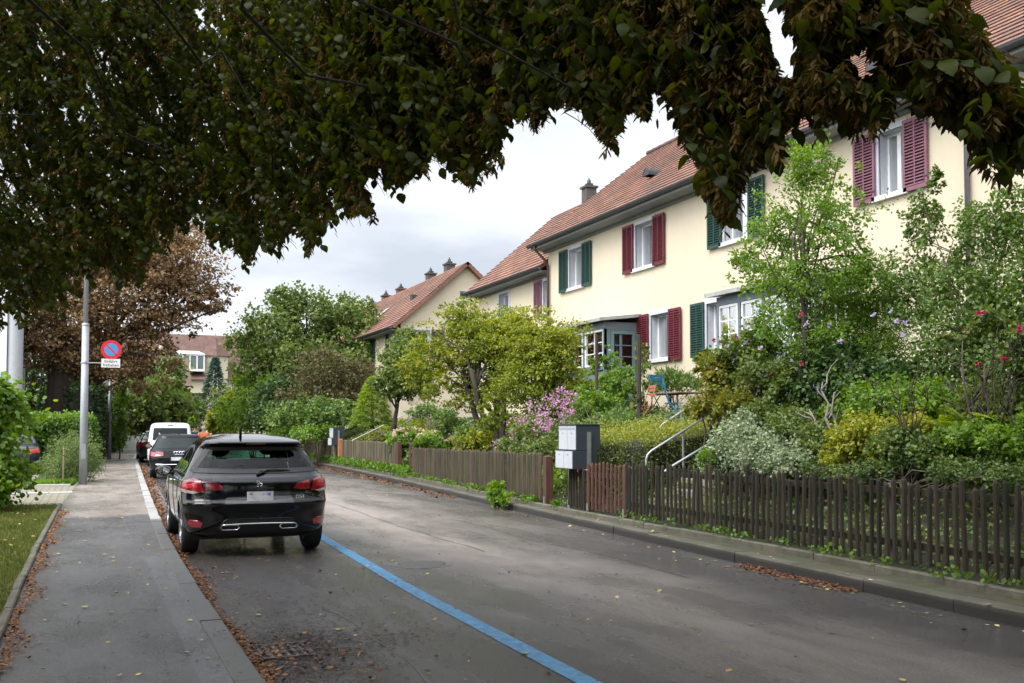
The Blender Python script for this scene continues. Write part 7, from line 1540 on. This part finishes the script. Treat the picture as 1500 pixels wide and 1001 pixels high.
n = 2600; Y = 6.2+rng.random(n)*14; X = xg(Y)+.01+np.abs(rng.normal(size=n))*.05*(1+.8*np.sin(Y*2.7)); scatter('leaf_litter', X, Y, .1+rng.random(n)*.012, .025*(.5+.9*rng.random(n)), 'litter')
n = 2200; Y = np.concatenate([7.6+rng.random(900)*2.0, 22+rng.random(1300)*28]); X = xr(Y)-.02-np.abs(rng.normal(size=n))*np.where(Y < 12, .12, .22); scatter('leaf_litter', X, Y, rng.random(n)*.015, np.where(Y < 12, .035, .08)*(.5+.8*rng.random(n)), 'litter', T_FOLD, v=rng.random(n)*.6)
n = 170; Y = 4.8+rng.random(n)**1.3*22; X = 1.1+rng.random(n)*5.9; scatter('fallen_leaves', X, Y, np.zeros(n), .042*(.4+.9*rng.random(n)), 'yellowl', tilt=.25, v=rng.random(n)**1.6)
n = 260; Y = 4.8+rng.random(n)**1.2*16; X = 1.1+rng.random(n)*1.9+(rng.random(n) < .3)*3*rng.random(n); scatter('fallen_leaves', X, Y, np.zeros(n), .034*(.4+.9*rng.random(n)), 'litter', tilt=.25)
n = 80; Y = 5+rng.random(n)**1.2*16; X = -.4+rng.random(n)*1.2; scatter('fallen_leaves', X, Y, np.full(n, .1), .045*(.5+.7*rng.random(n)), 'yellowl', tilt=.15)
n = 60; Y = 5.5+rng.random(n)*13; X = xr(Y)+.2*rng.random(n)-.35*(rng.random(n) < .6); scatter('fallen_leaves', X, Y, np.where(X > xr(Y), .125, 0), .05*(.6+.6*rng.random(n)), 'yellowl', tilt=.15)
n = 150; Y = 7+rng.random(n)*14; X = xg(Y)-.15-rng.random(n)*1.6; scatter('fallen_leaves', X, Y, np.full(n, .13), .05*(.5+.6*rng.random(n)), 'yellowl', tilt=.3)
n = 40; Y = 13.4+rng.random(n)*2.2; X = 1.3+rng.random(n)*1.3; P = np.stack([X, Y, np.full(n, 1.525)], 1)
# dark wet bits: drain surroundings, parking lane, footway
def blob(n, x, y, sx, sy): return x+rng.normal(size=n)*sx, y+rng.normal(size=n)*sy
dx, dy = d0[0], d0[1]
parts_ = [blob(2600, XL(dy)+.50, dy+.1, .20, .40), blob(500, XL(dy)+.25, dy-.35, .12, .3), blob(500, XL(dy)+.9, dy+.15, .35, .18), blob(500, 1.75, 8.4, .30, .9), (1.15+rng.random(700)*1.7, 6+rng.random(700)*7.5), (-.4+rng.random(420)*1.2, 5+rng.random(420)*14), (2.9+rng.random(350)*3.8, 6+rng.random(350)*14)]
X = np.concatenate([p[0] for p in parts_]); Y = np.concatenate([p[1] for p in parts_]); Z = np.where(X < xl(Y)-.17, .1, np.where(X < xl(Y), .11, 0)); n = len(X)
scatter('twig_debris', X, Y, Z, .045*(.3+1.0*rng.random(n)), 'debris', T_NARROW, width=.9, tilt=.2)
n = 190; X, Y = blob(n, XL(dy)+.38, dy-.25, .22, .45); scatter('leaf_litter', X, Y, rng.random(n)*.01, .035*(.5+.8*rng.random(n)), 'litter')
